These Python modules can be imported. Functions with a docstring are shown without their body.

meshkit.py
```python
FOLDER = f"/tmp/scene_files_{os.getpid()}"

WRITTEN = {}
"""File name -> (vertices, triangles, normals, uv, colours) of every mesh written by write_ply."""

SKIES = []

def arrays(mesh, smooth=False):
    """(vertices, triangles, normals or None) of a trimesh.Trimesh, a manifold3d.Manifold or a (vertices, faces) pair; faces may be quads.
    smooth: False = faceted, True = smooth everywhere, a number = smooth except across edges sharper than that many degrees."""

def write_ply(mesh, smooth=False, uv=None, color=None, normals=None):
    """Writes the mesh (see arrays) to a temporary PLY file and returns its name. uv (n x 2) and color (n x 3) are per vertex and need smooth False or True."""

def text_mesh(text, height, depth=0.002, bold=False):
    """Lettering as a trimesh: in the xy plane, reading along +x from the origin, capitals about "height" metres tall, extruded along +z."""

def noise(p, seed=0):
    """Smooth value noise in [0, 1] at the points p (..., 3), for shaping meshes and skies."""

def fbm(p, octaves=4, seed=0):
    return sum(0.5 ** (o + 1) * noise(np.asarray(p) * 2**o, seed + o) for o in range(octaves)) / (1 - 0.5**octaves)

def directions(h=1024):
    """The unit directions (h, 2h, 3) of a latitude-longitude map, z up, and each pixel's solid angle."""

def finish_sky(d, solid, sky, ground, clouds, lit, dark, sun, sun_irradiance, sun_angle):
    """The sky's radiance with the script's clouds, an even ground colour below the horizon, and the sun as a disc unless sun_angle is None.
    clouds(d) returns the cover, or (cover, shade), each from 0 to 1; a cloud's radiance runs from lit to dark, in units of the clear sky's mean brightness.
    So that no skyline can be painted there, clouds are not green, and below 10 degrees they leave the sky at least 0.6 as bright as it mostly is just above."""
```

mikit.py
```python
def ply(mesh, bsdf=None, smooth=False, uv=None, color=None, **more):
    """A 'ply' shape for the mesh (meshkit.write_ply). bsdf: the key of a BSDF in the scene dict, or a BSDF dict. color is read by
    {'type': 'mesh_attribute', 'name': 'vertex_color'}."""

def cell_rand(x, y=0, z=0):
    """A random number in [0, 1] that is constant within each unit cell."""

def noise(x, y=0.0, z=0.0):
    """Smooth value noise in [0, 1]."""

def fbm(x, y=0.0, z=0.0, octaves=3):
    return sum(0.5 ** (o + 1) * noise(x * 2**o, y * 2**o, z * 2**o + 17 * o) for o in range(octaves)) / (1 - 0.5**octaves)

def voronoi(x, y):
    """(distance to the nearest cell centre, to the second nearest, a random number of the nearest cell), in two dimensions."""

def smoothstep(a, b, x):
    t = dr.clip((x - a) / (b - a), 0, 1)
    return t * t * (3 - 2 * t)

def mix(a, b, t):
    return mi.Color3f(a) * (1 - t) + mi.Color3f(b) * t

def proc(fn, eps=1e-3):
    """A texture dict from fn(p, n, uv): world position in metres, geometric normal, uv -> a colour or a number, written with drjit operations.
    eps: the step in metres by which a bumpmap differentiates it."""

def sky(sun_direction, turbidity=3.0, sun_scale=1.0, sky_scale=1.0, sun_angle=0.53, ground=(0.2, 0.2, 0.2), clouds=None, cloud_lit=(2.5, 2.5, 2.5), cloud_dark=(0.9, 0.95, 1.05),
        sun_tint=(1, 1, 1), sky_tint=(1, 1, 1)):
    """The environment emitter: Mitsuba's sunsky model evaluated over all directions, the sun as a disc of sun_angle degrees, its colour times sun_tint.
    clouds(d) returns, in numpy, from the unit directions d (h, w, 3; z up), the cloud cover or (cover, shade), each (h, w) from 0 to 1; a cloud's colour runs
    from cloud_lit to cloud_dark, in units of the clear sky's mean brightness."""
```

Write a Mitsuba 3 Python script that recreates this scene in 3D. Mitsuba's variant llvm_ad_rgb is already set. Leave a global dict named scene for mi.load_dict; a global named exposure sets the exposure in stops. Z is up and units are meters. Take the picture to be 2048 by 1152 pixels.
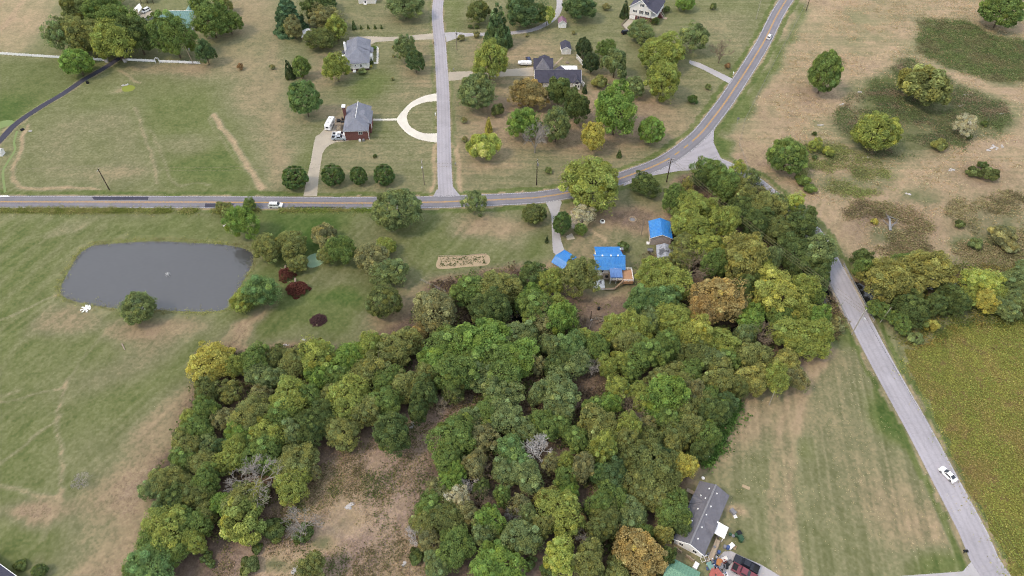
import math, numpy as np, shapely, mitsuba as mi, drjit as dr, mikit, meshkit
from scipy.ndimage import gaussian_filter
from shapely.geometry import Polygon, LineString
from mikit import noise, fbm, voronoi, cell_rand, smoothstep, mix
T = mi.ScalarTransform4f
scene, labels = {}, {}

# ---------------------------------------------------------------- camera, sky, exposure
PITCH, HEIGHT = math.radians(47.5), 166.0
scene['camera'] = {'type': 'perspective', 'fov': 2*math.degrees(math.atan(1024/1400)), 'fov_axis': 'x', 'near_clip': 1.0, 'far_clip': 9000.0,
    'to_world': T().look_at(origin=[0, 0, HEIGHT], target=[0, math.cos(PITCH)*100, HEIGHT-math.sin(PITCH)*100], up=[0, 0, 1])}
scene['sky_light'] = mikit.sky([-0.55, -0.25, 0.8], turbidity=4, sun_scale=0.3, sun_angle=12, clouds=lambda d: 1.0,
    cloud_lit=(1.98, 2.13, 2.38), sun_tint=(1.0, 0.985, 0.96))
exposure = 2.22

# ---------------------------------------------------------------- colours and materials
K = 1.45
def lin(r, g, b, k=K):
    c = np.array([r, g, b], float)/255
    c = np.where(c <= 0.04045, c/12.92, ((c+0.055)/1.055)**2.4)/k
    return np.clip(c, 0.004, 0.86)
def col3(*c, k=K): return [float(x) for x in lin(*c, k)]
def rgb(*c): return {'type': 'rgb', 'value': [float(x) for x in lin(*c)]}
def paint(name, c, rough=0.6, spec=0.3, metal=0.0, k=K):
    scene[name] = {'type': 'twosided', 'bsdf': {'type': 'principled', 'base_color': {'type': 'rgb', 'value': [float(x) for x in lin(*c, k)]}, 'roughness': rough, 'specular': spec, 'metallic': metal}}
    return name
def matte(name, tex, rough=0.9, spec=0.15):
    scene[name] = {'type': 'twosided', 'bsdf': {'type': 'principled', 'base_color': tex, 'roughness': rough, 'specular': spec}}
    return name
scene['leafy'] = {'type': 'twosided', 'bsdf': {'type': 'diffuse', 'reflectance': {'type': 'mesh_attribute', 'name': 'vertex_color'}}}
scene['leaf'] = {'type': 'principledthin', 'base_color': {'type': 'mesh_attribute', 'name': 'vertex_color'}, 'roughness': 0.7, 'diff_trans': 0.8, 'spec_trans': 0.0, 'eta': 1.3}
PAL = [col3(90, 118, 56), col3(123, 133, 82), col3(147, 146, 110), col3(182, 161, 132), col3(150, 130, 117)]
def ground_fn(p, n, uv):
    a = fbm(p.x*0.045, p.y*0.045, 3.0, 3); b = fbm(p.x*0.33, p.y*0.33, 7.0, 3); c = fbm(p.x*1.5, p.y*1.5, 1.0, 2)
    north = smoothstep(200, 206, p.y); east = smoothstep(30, 40, p.x)*(1 - north)*(1 - smoothstep(150, 175, p.y))
    s = (0.5 + (noise(p.x*0.06 + 0.25*a, p.y*1.0, 5.0) - 0.5)*(0.35 + 0.65*smoothstep(-96, -84, p.x)))*north
    s += (1 - north)*(1 - east)*noise((p.x*0.86 - p.y*0.51)*0.75 + 0.5*a, (p.x*0.51 + p.y*0.86)*0.05, 6.0)
    s += east*(0.5 + 1.0*(noise((p.x*0.985 - p.y*0.17)*1.35 + 0.4*a, (p.y*0.985 + p.x*0.17)*0.04, 8.0) - 0.5))
    t = uv.x - 0.02 + (a-0.5)*0.17 + (b-0.5)*0.10 + (s-0.5)*0.11 + (c-0.5)*0.17
    t = dr.clip(t, 0, 1)*4
    col = mi.Color3f(PAL[0])
    for i in range(4): col = mix(col, PAL[i+1], dr.clip(t-i, 0, 1))
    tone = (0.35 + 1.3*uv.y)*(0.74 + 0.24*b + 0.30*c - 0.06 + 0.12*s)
    dirt = smoothstep(0.62, 0.85, uv.x)
    tone = tone*(1 + dirt*(0.55*(fbm(p.x*0.9, p.y*0.9, 12.0, 3) - 0.5) + 0.40*(noise(p.x*3.3, p.y*3.3, 2.0) - 0.5))) + east*0.12*(s - 0.5)
    return col*tone
matte('ground_mat', mikit.proc(ground_fn))
def meadow_fn(p, n, uv):
    a = fbm(p.x*0.05, p.y*0.05, 2.0, 3); b = fbm(p.x*0.5, p.y*0.5, 4.0, 3); c = noise(p.x*2.2, p.y*2.2)
    col = mix(col3(120, 120, 62), col3(146, 138, 78), smoothstep(0.3, 0.7, a*0.6 + b*0.5 - 0.05))
    col = mix(col, col3(130, 114, 76), smoothstep(0.58, 0.75, b))
    return col*(0.72 + 0.5*c)
matte('meadow_mat', mikit.proc(meadow_fn))
def road_fn(base, spread):
    def fn(p, n, uv):
        a = fbm(p.x*0.25, p.y*0.25, 9.0, 3); g = noise(p.x*3.1, p.y*3.1)
        l = dr.abs(uv.x)                                   # 0 at the centre line, 1 at the edge
        track = dr.exp(-dr.square((l-0.28)/0.1)) + dr.exp(-dr.square((l-0.72)/0.1))
        edge = smoothstep(0.9, 1.0, l)
        m = noise(uv.x*1.1 + 7.0, uv.y*0.06, 3.0); crack = smoothstep(0.0, 0.05, dr.abs(noise(p.x*0.35, p.y*0.35, 8.0) - 0.5))
        k = (0.80 + 0.2*a + 0.10*g + 0.14*m + spread*track - 0.12*edge)*(0.93 + 0.07*crack)
        return mi.Color3f(base)*k
    return fn
matte('asphalt', mikit.proc(road_fn(col3(152, 150, 158), -0.11)))
matte('light_asphalt', mikit.proc(road_fn(col3(194, 190, 198), -0.10)))
matte('dark_asphalt', mikit.proc(road_fn(col3(84, 84, 98), 0.03)))
def slab_fn(base):
    def fn(p, n, uv):
        a = fbm(p.x*0.3, p.y*0.3, 2.0, 3); g = noise(p.x*2.4, p.y*2.4)
        return mi.Color3f(base)*(0.84 + 0.24*a + 0.08*g)
    return fn
matte('concrete', mikit.proc(slab_fn(col3(250, 244, 232))))
matte('old_concrete', mikit.proc(slab_fn(col3(204, 194, 178))))
matte('gravel_mat', mikit.proc(slab_fn(col3(202, 199, 202))))
def shingle_fn(base):
    def fn(p, n, uv):
        a = fbm(p.x*0.5, p.y*0.5, p.z, 3); c = cell_rand(dr.floor(p.x*1.6), dr.floor(p.y*1.6), dr.floor(p.z*3.4)); s = noise(p.x*4, p.y*0.4, p.z*0.4)
        return mi.Color3f(base)*(0.70 + 0.36*a + 0.12*c + 0.14*s)
    return fn
matte('shingle_grey', mikit.proc(shingle_fn(col3(146, 150, 164))))
matte('shingle_mid', mikit.proc(shingle_fn(col3(130, 129, 138))))
matte('shingle_dark', mikit.proc(shingle_fn(col3(92, 92, 108))))
def brick_fn(p, n, uv):
    h = p.x + p.y
    row = dr.floor(p.z/0.22); c = cell_rand(dr.floor(h/0.6 + 0.5*(row - 2*dr.floor(row/2))), row, 3)
    return mi.Color3f(col3(132, 92, 88))*(0.8 + 0.3*c + 0.15*fbm(p.x, p.y, p.z))
matte('brick', mikit.proc(brick_fn))
def rust_fn(p, n, uv):
    a = fbm(p.x*0.7, p.y*0.7, p.z, 3)
    return mix(col3(186, 190, 202), col3(110, 112, 118), smoothstep(0.56, 0.68, a))
matte('grey_metal', mikit.proc(rust_fn), 0.45, 0.4)
def water_fn(p, n, uv):
    a = fbm(p.x*1.2, p.y*2.2, 1.0, 3); b = fbm(p.x*0.05, p.y*0.05, 5.0, 2)
    return mi.Color3f(col3(82, 82, 85))*(0.84 + 0.14*a + 0.22*b)
scene['water'] = {'type': 'twosided', 'bsdf': {'type': 'bumpmap', 'scale': 0.08, 'tex': mikit.proc(lambda p, n, uv: fbm(p.x*1.1, p.y*1.7, 0.0, 2), 0.1),
    'bsdf': {'type': 'principled', 'base_color': mikit.proc(water_fn), 'roughness': 0.10, 'specular': 1.0, 'clearcoat': 1.0, 'clearcoat_gloss': 0.97}}}
scene['creek_water_mat'] = {'type': 'twosided', 'bsdf': {'type': 'principled', 'base_color': rgb(40, 42, 46), 'roughness': 0.08, 'specular': 0.8}}
paint('algae', (150, 160, 72), 0.8); paint('pale_algae', (142, 162, 104), 0.8); paint('mint_algae', (158, 190, 158), 0.7)
paint('white', (246, 246, 248), 0.5, k=1.15); paint('off_white', (244, 243, 242), 0.6, k=1.15); paint('trim_white', (250, 250, 250), 0.45, k=1.1)
matte('blue_roof', mikit.proc(lambda p, n, uv: mix(col3(64, 146, 230, k=1.3), col3(86, 160, 232, k=1.3), smoothstep(0.3, 0.8, fbm(p.x*0.5, p.y*0.5, p.z, 3)))*(0.90 + 0.14*noise(p.x*3.0, p.y*0.5, p.z*0.5))), 0.4, 0.4); paint('porch_blue', (112, 152, 216), 0.4, 0.4); paint('green_roof', (128, 168, 164), 0.45, 0.4)
paint('mint_roof', (126, 176, 150), 0.45, 0.4); paint('pink_roof', (160, 122, 142), 0.5); paint('tan_metal', (172, 160, 156), 0.5, 0.4, k=1.1)
paint('deck_wood', (206, 162, 128), 0.7); paint('grey_wood', (150, 138, 124), 0.8); paint('pale_wood', (196, 178, 156), 0.8); paint('dark_wood', (84, 72, 62), 0.8)
paint('pole_wood', (74, 64, 58), 0.85); paint('pale_pole', (190, 184, 172), 0.8); paint('wire_mat', (150, 140, 116), 0.6); paint('dark_wire', (60, 62, 62), 0.6)
paint('yellow_paint', (226, 172, 84), 0.7); paint('white_paint', (222, 222, 228), 0.7)
paint('pane_dark', (44, 50, 62), 0.12, 0.7); paint('shutter', (40, 58, 76), 0.6); paint('rubber', (36, 36, 40), 0.8)
paint('car_white', (244, 246, 250), 0.25, 0.6, k=1.1); paint('car_silver', (196, 204, 214), 0.25, 0.6); paint('car_black', (34, 38, 52), 0.25, 0.6); paint('car_red', (140, 70, 82), 0.3, 0.6); paint('car_blue', (44, 58, 108), 0.25, 0.6)
paint('lamp_clear', (224, 226, 230), 0.2, 0.6); paint('lamp_red', (150, 30, 30), 0.3, 0.6); paint('stone', (212, 208, 206), 0.9); paint('steel', (170, 172, 176), 0.4, 0.5)
paint('junk_orange', (200, 138, 84)); paint('junk_blue', (86, 108, 160)); paint('junk_black', (40, 42, 46)); paint('junk_grey', (150, 150, 156)); paint('junk_red', (196, 112, 104)); paint('junk_green', (60, 96, 70)); paint('junk_teal', (140, 180, 172))
paint('red_tail', (176, 60, 50)); paint('soil', (196, 176, 146), 0.95)

# ---------------------------------------------------------------- mesh helpers
def join(ms):
    v, f, k = [], [], 0
    for a, b in ms:
        a = np.asarray(a, float).reshape(-1, 3); b = np.asarray(b, int)
        if b.shape[1] == 4: b = np.vstack([b[:, [0, 1, 2]], b[:, [0, 2, 3]]])
        v.append(a); f.append(b+k); k += len(a)
    return np.vstack(v), np.vstack(f)
def hexa(b, t):                                            # 4 bottom points, 4 top points, both counter-clockwise from above
    return np.array(list(b)+list(t), float), np.array([[3, 2, 1, 0], [4, 5, 6, 7], [0, 1, 5, 4], [1, 2, 6, 5], [2, 3, 7, 6], [3, 0, 4, 7]])
def box(x0, x1, y0, y1, z0, z1, tx=0, ty=0):               # tx, ty: taper of the top
    return hexa([(x0, y0, z0), (x1, y0, z0), (x1, y1, z0), (x0, y1, z0)], [(x0+tx, y0+ty, z1), (x1-tx, y0+ty, z1), (x1-tx, y1-ty, z1), (x0+tx, y1-ty, z1)])
def extr(pts, d):                                          # convex planar loop extruded by the vector d
    p = np.array(pts, float); n = len(p); q = p+np.array(d, float); f = []
    for i in range(1, n-1): f += [[0, i+1, i], [n, n+i, n+i+1]]
    for i in range(n): j = (i+1) % n; f += [[i, j, n+j], [i, n+j, n+i]]
    return np.vstack([p, q]), np.array(f)
def slab(q, t=0.14):                                       # roof panel: upper loop, thickness t straight down
    return extr(q, (0, 0, -t))
def tube(a, b, r0, r1=None, n=6):
    a, b = np.array(a, float), np.array(b, float); r1 = r0 if r1 is None else r1
    z = b-a; z /= np.linalg.norm(z)+1e-9; x = np.cross(z, [0, 0, 1] if abs(z[2]) < 0.9 else [1, 0, 0]); x /= np.linalg.norm(x); y = np.cross(z, x)
    an = np.arange(n)*2*np.pi/n; ring = np.cos(an)[:, None]*x+np.sin(an)[:, None]*y
    v = np.vstack([a+ring*r0, b+ring*r1, [a], [b]]); i = np.arange(n); j = (i+1) % n
    return v, np.vstack([np.stack([i, j, j+n], 1), np.stack([i, j+n, i+n], 1), np.stack([j, i, i*0+2*n], 1), np.stack([i+n, j+n, i*0+2*n+1], 1)])
def path_tube(pts, r, n=4): return join([tube(a, b, r, r, n) for a, b in zip(pts[:-1], pts[1:])])
def disc(c, r, z0, z1, n=16, r1=None): return tube((c[0], c[1], z0), (c[0], c[1], z1), r, r if r1 is None else r1, n)
def moved(m, loc=(0, 0, 0), rot=0.0):
    v = np.asarray(m[0], float); c, s = math.cos(rot), math.sin(rot)
    return np.stack([v[:, 0]*c-v[:, 1]*s+loc[0], v[:, 0]*s+v[:, 1]*c+loc[1], v[:, 2]+(loc[2] if len(loc) > 2 else 0)], 1), m[1]
def sheet(poly, z):                                        # flat sheet from a polygon
    poly = Polygon(poly) if not hasattr(poly, 'exterior') else poly
    import trimesh
    v, f = trimesh.creation.triangulate_polygon(poly.buffer(0), engine='earcut')
    v3 = np.column_stack([v, np.full(len(v), z)]); f = np.array(f)
    a = np.cross(v[f[:, 1]]-v[f[:, 0]], v[f[:, 2]]-v[f[:, 0]]); f[a < 0] = f[a < 0][:, ::-1]
    return v3, f
def smooth_line(pts, step=2.0):
    p = np.array(pts, float); p = np.vstack([2*p[0]-p[1], p, 2*p[-1]-p[-2]]); out = []
    for i in range(1, len(p)-2):
        n = max(2, int(np.linalg.norm(p[i+1]-p[i])/step)); t = np.linspace(0, 1, n, endpoint=False)[:, None]
        out.append(0.5*(2*p[i]+(p[i+1]-p[i-1])*t+(2*p[i-1]-5*p[i]+4*p[i+1]-p[i+2])*t**2+(3*p[i]-p[i-1]-3*p[i+1]+p[i+2])*t**3))
    return np.vstack(out+[p[-2:-1]])
def offset(line, d):
    t = np.gradient(line, axis=0); t /= np.linalg.norm(t, axis=1, keepdims=True)+1e-9
    return line+np.stack([-t[:, 1], t[:, 0]], 1)*(d if np.ndim(d) == 0 else np.asarray(d)[:, None])
def ribbon(line, w0, w1, z):                               # strip between the offsets w0 < w1; uv = (-1..1 across, metres along)
    line = np.asarray(line); a, b = offset(line, w0), offset(line, w1); n = len(line)
    s = np.concatenate([[0], np.cumsum(np.linalg.norm(np.diff(line, axis=0), axis=1))])
    v = np.vstack([np.column_stack([a, np.full(n, z)]), np.column_stack([b, np.full(n, z)])])
    i = np.arange(n-1); f = np.vstack([np.stack([i, i+1, i+n+1], 1), np.stack([i, i+n+1, i+n], 1)])
    c = np.cross(v[f[:, 1]]-v[f[:, 0]], v[f[:, 2]]-v[f[:, 0]])[:, 2]; f[c < 0] = f[c < 0][:, ::-1]
    return (v, f), np.vstack([np.column_stack([np.full(n, -1.0), s]), np.column_stack([np.full(n, 1.0), s])])

def leaf_cards(pos, nrm, size, g):
    n = len(pos); nrm = nrm/(np.linalg.norm(nrm, axis=1, keepdims=True)+1e-9)
    r = g.normal(size=(n, 3)); a = np.cross(nrm, r); a /= np.linalg.norm(a, axis=1, keepdims=True)+1e-9; b = np.cross(nrm, a)
    s = (size*g.uniform(.65, 1.35, n))[:, None]
    v = np.stack([pos-a*s-b*s*.5, pos+a*s*1.1, pos-a*s*.2+b*s*1.1], 1).reshape(-1, 3)
    i = np.arange(n)*3; return v, np.stack([i, i+1, i+2], 1)

# ---------------------------------------------------------------- naming helpers
used = {}
def fresh(key):
    n = used.get(key, 0); used[key] = n+1
    return key if n == 0 else f'{key}_{n:03d}'
def put(key, mesh, mat, smooth=False, **kw):
    scene[key] = mikit.ply(mesh, mat, smooth=smooth, **kw); return key
def struct(name, mesh, mat, label, smooth=False, kind='structure', **kw):
    k = put(fresh(name), mesh, mat, smooth, **kw); labels[k] = {'label': label, 'category': name.replace('_', ' '), 'kind': kind}; return k
SPLIT = {'insulator', 'post', 'porch_post', 'corner_trim', 'barge_board', 'deck_post', 'step', 'step_rail', 'side_window', 'roof_rail', 'roof_hatch', 'deck_furniture', 'abutment', 'back_steps', 'log', 'box', 'branch', 'end_step', 'stone', 'bed_rail', 'arch', 'hitch', 'trailer_frame', 'wing_roof', 'roof_panel', 'ramp'}
class Thing:
    def __init__(s, name, label, cat, loc=(0, 0), rot=0.0, group=None):
        s.key = fresh(name); s.loc, s.rot = (loc[0], loc[1], loc[2] if len(loc) > 2 else 0.0), math.radians(rot)
        labels[s.key] = {'label': label, 'category': cat}
        if group: labels[s.key]['group'] = group
    def part(s, name, mesh, mat, label=None, parent=None, smooth=False):
        if isinstance(mesh, list) and name in SPLIT: return [s.part(name, m, mat, label, parent, smooth) for m in mesh][0]
        k = fresh(f'{parent or s.key}__{name}')
        put(k, moved(join(mesh) if isinstance(mesh, list) else mesh, s.loc, s.rot), mat, smooth)
        if label: labels[k] = {'label': label}
        return k
def single(name, label, cat, mesh, mat, group=None, smooth=False):
    k = put(fresh(name), join(mesh) if isinstance(mesh, list) else mesh, mat, smooth); labels[k] = {'label': label, 'category': cat}
    if group: labels[k]['group'] = group
    return k
# ---------------------------------------------------------------- the lie of the land (all in metres)
ROAD = smooth_line([(-900,197.9),(-500,197.9)]+[(-221.90,194.53),(-185.64,194.53),(-131.21,194.39),(-92.72,194.11),(-58.63,193.84),(-29.71,194.25),(0.00,196.06),(12.06,197.46),(26.98,201.73),(41.74,208.47),(58.83,218.56),(73.64,233.54),(84.90,250.05),(96.17,268.71),(117.92,307.58),(141.72,353.79)]+[(185,420),(245,560),(330,800)], 3)
SIDE = smooth_line([(-24.14,197.74),(-25.68,212.99),(-26.91,228.86),(-29.77,265.95),(-33.41,302.93),(-37.95,353.79)]+[(-32,420),(-30,700)], 3)
COUNTY = smooth_line([(73.72,219.82),(79.87,216.69),(86.39,210.57),(91.22,204.63),(94.90,197.74),(100.64,187.32),(104.78,175.95),(105.88,162.22),(107.00,144.44),(107.96,127.84),(109.01,114.91),(110.45,100.03),(111.37,86.57),(112.38,71.43),(112.94,60.87)]+[(122,40),(150,-20),(240,-200)], 3)
DRIVE = smooth_line([(-206.18,212.99),(-204.09,231.86),(-203.11,243.57),(-198.50,255.97),(-193.53,265.95),(-189.39,276.81),(-184.37,286.48),(-181.33,293.90),(-179.80,298.37),(-179.37,306.64),(-182.61,322.07),(-186.49,334.81)], 2)
CREEK = smooth_line([(199.47,142.78),(162.66,148.02),(143.18,155.64),(124.88,152.33),(111.50,150.81),(104.54,149.08),(100.43,148.66),(90.62,144.86),(73.02,136.71),(48.79,128.97),(26.34,128.97),(13.11,134.74),(1.09,142.37),(-9.88,138.71),(-18.56,128.97),(-20.91,119.81)], 3)
POND = smooth_line([(-142.88,171.74),(-145.52,167.87),(-145.65,162.22),(-145.43,155.19),(-144.15,150.38),(-140.33,147.80),(-133.12,145.69),(-123.03,144.02),(-110.73,143.40),(-97.54,142.78),(-90.01,143.82),(-88.68,149.94),(-87.42,158.11),(-86.80,164.09),(-89.07,169.07),(-98.33,171.99),(-110.05,172.97),(-122.27,173.71),(-135.08,172.73),(-142.88,171.74)], 1.5)
POND_POLY = Polygon(POND).buffer(0)
def seg_dist(X, Y, line, w):
    """distance to a polyline, only worked out near it"""
    L = LineString(line); x0, y0, x1, y1 = L.bounds; out = np.full(X.shape, 1e3)
    m = (X > x0-w) & (X < x1+w) & (Y > y0-w) & (Y < y1+w)
    out[m] = shapely.distance(shapely.points(X[m], Y[m]), L); return out
gx = np.concatenate([[-4000, -1800, -900, -560, -400, -330], np.arange(-285, 285.1, 0.85), [330, 400, 560, 900, 1800, 4000]])
ys = [40.0]
while ys[-1] < 372: ys.append(ys[-1]+0.55+0.65*(ys[-1]-40)/330)
gy = np.concatenate([[-2500, -900, -300, -60, 15], ys, [420, 520, 760, 1300, 2600, 5000]])
X, Y = np.meshgrid(gx, gy)
def n2(X, Y, s, seed): return meshkit.noise(np.stack([X/s, Y/s, np.full_like(X, 3.3)], -1), seed)
WX = X+(n2(X, Y, 9, 1)-.5)*7+(n2(X, Y, 2.5, 2)-.5)*2.4; WY = Y+(n2(X, Y, 9, 3)-.5)*7+(n2(X, Y, 2.5, 4)-.5)*2.4
U = np.full(X.shape, 0.46); B = np.full(X.shape, 0.46)
def blend(mask, u, b, w=1.0):
    global U, B
    m = np.clip(mask*w, 0, 1)
    if u is not None: U = U*(1-m)+u*m
    if b is not None: B = B*(1-m)+b*m
def area(pts, u, b, soft=2.0, w=1.0, rough=True, streak=None):
    P_ = Polygon(pts).buffer(0); x0, y0, x1, y1 = P_.bounds
    A, C = (WX, WY) if rough else (X, Y)
    m = np.zeros(X.shape); q = (A > x0) & (A < x1) & (C > y0) & (C < y1)
    m[q] = shapely.contains_xy(P_, A[q], C[q])
    m = gaussian_filter(m, soft/0.9)
    if streak: m = m*np.clip(streak, 0, 1)
    blend(m, u, b, w)
def line(pts, width, u, b, soft=0.5, w=1.0, sm=True):
    d = seg_dist(X+(n2(X, Y, 5, 9)-.5)*1.6, Y+(n2(X, Y, 5, 8)-.5)*1.6, smooth_line(pts, 3) if sm else pts, width+4)
    blend(1-np.clip((d-width/2+soft)/(2*soft), 0, 1), u, b, w*(0.65+0.35*n2(X, Y, 3, 12)))
def patch(c, rx, ry, u, b, w=1.0, ang=0.0):
    dx, dy = WX-c[0], WY-c[1]; a = math.radians(ang); ex, ey = dx*math.cos(a)+dy*math.sin(a), -dx*math.sin(a)+dy*math.cos(a)
    blend(np.exp(-((ex/rx)**2+(ey/ry)**2)**1.4), u, b, w)
# fields
area([(-441.88,461.88),(-244.93,389.78),(-224.38,322.07),(-224.34,301.10),(-331.39,301.10)], .68, .55, 3)
area([(-328.90,297.47),(-177.77,294.78),(-190.07,269.51),(-200.08,248.95),(-255.05,190.01)], .30, .40, 3)
area([(-233.27,264.77),(-204.22,262.44),(-202.02,244.28),(-217.10,233.88)], .08, .38, 3)
area([(-174.98,290.38),(-136.17,293.90),(-112.68,322.07),(-87.71,198.31),(-187.79,198.87),(-197.09,242.51),(-187.57,268.71)], .40, .44, 3)
area([(-189.23,247.87),(-162.99,255.22),(-142.11,225.59),(-134.58,204.05),(-174.28,205.51),(-187.25,225.59)], .62, .45, 6, .85)
area([(-155.80,264.77),(-127.82,264.77),(-97.40,204.05),(-119.53,203.47),(-138.18,225.59)], .24, .43, 5, .8)
area([(-192.38,264.77),(-173.91,272.72),(-161.58,257.10),(-179.63,249.68)], .28, .44, 5, .6)
area([(-180.19,246.07),(-160.99,239.01),(-146.49,201.16),(-166.78,201.16)], .28, .42, 5, .5)
area([(-126.41,225.59),(-108.74,225.59),(-98.15,206.99),(-115.99,204.05)], .16, .45, 5, .6)
area([(-165.48,264.77),(-157.26,262.83),(-136.22,225.59),(-126.03,203.47),(-115.82,203.47),(-118.75,206.99),(-129.20,216.07),(-143.93,242.51),(-155.12,262.83)], .10, .42, 4, .7); patch((-129.40,228.86), 14, 9, .72, .47, .6); patch((-155.18,211.47), 16, 6, .70, .47, .5); patch((-144.36,212.99), 12, 6, .7, .46, .5)
area([(-154.68,377.25),(-125.03,377.25),(-109.03,322.07),(-98.98,260.90),(-88.37,201.16),(-94.40,206.99),(-118.18,260.90),(-134.91,289.51)], .66, .46, 5, .85)
area([(-116.32,322.07),(-109.76,322.07),(-93.65,260.90),(-83.76,201.16),(-90.08,200.58),(-100.44,253.36)], .82, .47, 2.5, .7)
area([(-134.91,289.51),(-164.74,290.38),(-176.12,290.38),(-176.44,285.19),(-156.99,280.96),(-134.45,280.12)], .86, .42, 2.5, .6)
area([(-125.08,389.78),(-42.98,389.78),(-27.94,199.73),(-80.69,199.73),(-98.98,260.90)], .50, .43, 3)
area([(-78.33,264.77),(-33.43,268.71),(-31.60,249.68),(-47.78,260.90),(-60.58,260.90)], .60, .43, 3, .5)
patch((-63.58,274.76), 12, 14, .18, .42, .8); patch((-78.21,216.07), 5, 14, .2, .42, .7); patch((-55.24,239.71), 8, 7, .2, .42, .5)
area([(-53.08,309.93),(-36.97,309.93),(-33.43,268.71),(-49.50,276.81)], .72, .42, 3, .7)
area([(-92.57,246.07),(-85.35,246.07),(-81.28,216.07),(-85.69,209.97)], .66, .48, 4, .6)
patch((-72.01,252.62), 16, 6, .88, .45, .5); patch((-81.92,285.19), 12, 18, .86, .38, .6)
area([(-36.09,389.78),(-25.90,389.78),(-24.04,322.07),(-31.08,322.07)], .28, .45, 2, .8)
area([(-25.14,310.41),(8.54,310.41),(50.40,280.96),(92.77,280.96),(74.21,239.01),(42.99,212.99),(14.02,201.16),(-18.22,200.30),(-24.14,232.19)], .62, .43, 3)
area([(-13.65,260.90),(59.39,264.77),(62.04,239.01),(34.27,222.37),(-12.56,225.59)], .88, .40, 5, .75)
area([(-18.16,219.19),(16.88,225.59),(43.32,216.07),(12.13,199.73),(-18.20,199.73)], .50, .43, 3, .7)
patch((-7.48,216.07), 12, 6, .86, .5, .6); patch((7.31,307.58), 20, 14, .78, .46, .6); patch((56.26,257.10), 18, 9, .86, .45, .7)
area([(20.94,389.78),(147.67,389.78),(122.88,322.07),(88.74,260.90),(74.83,242.51),(65.28,260.90),(30.00,312.31)], .44, .43, 4, .9)
area([(88.19,332.21),(120.35,342.78),(112.26,307.58),(83.85,280.96)], .62, .46, 5, .7)
area([(72.44,293.90),(95.92,274.76),(76.87,242.51),(60.02,239.01)], .62, .43, 4, .6)
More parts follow.
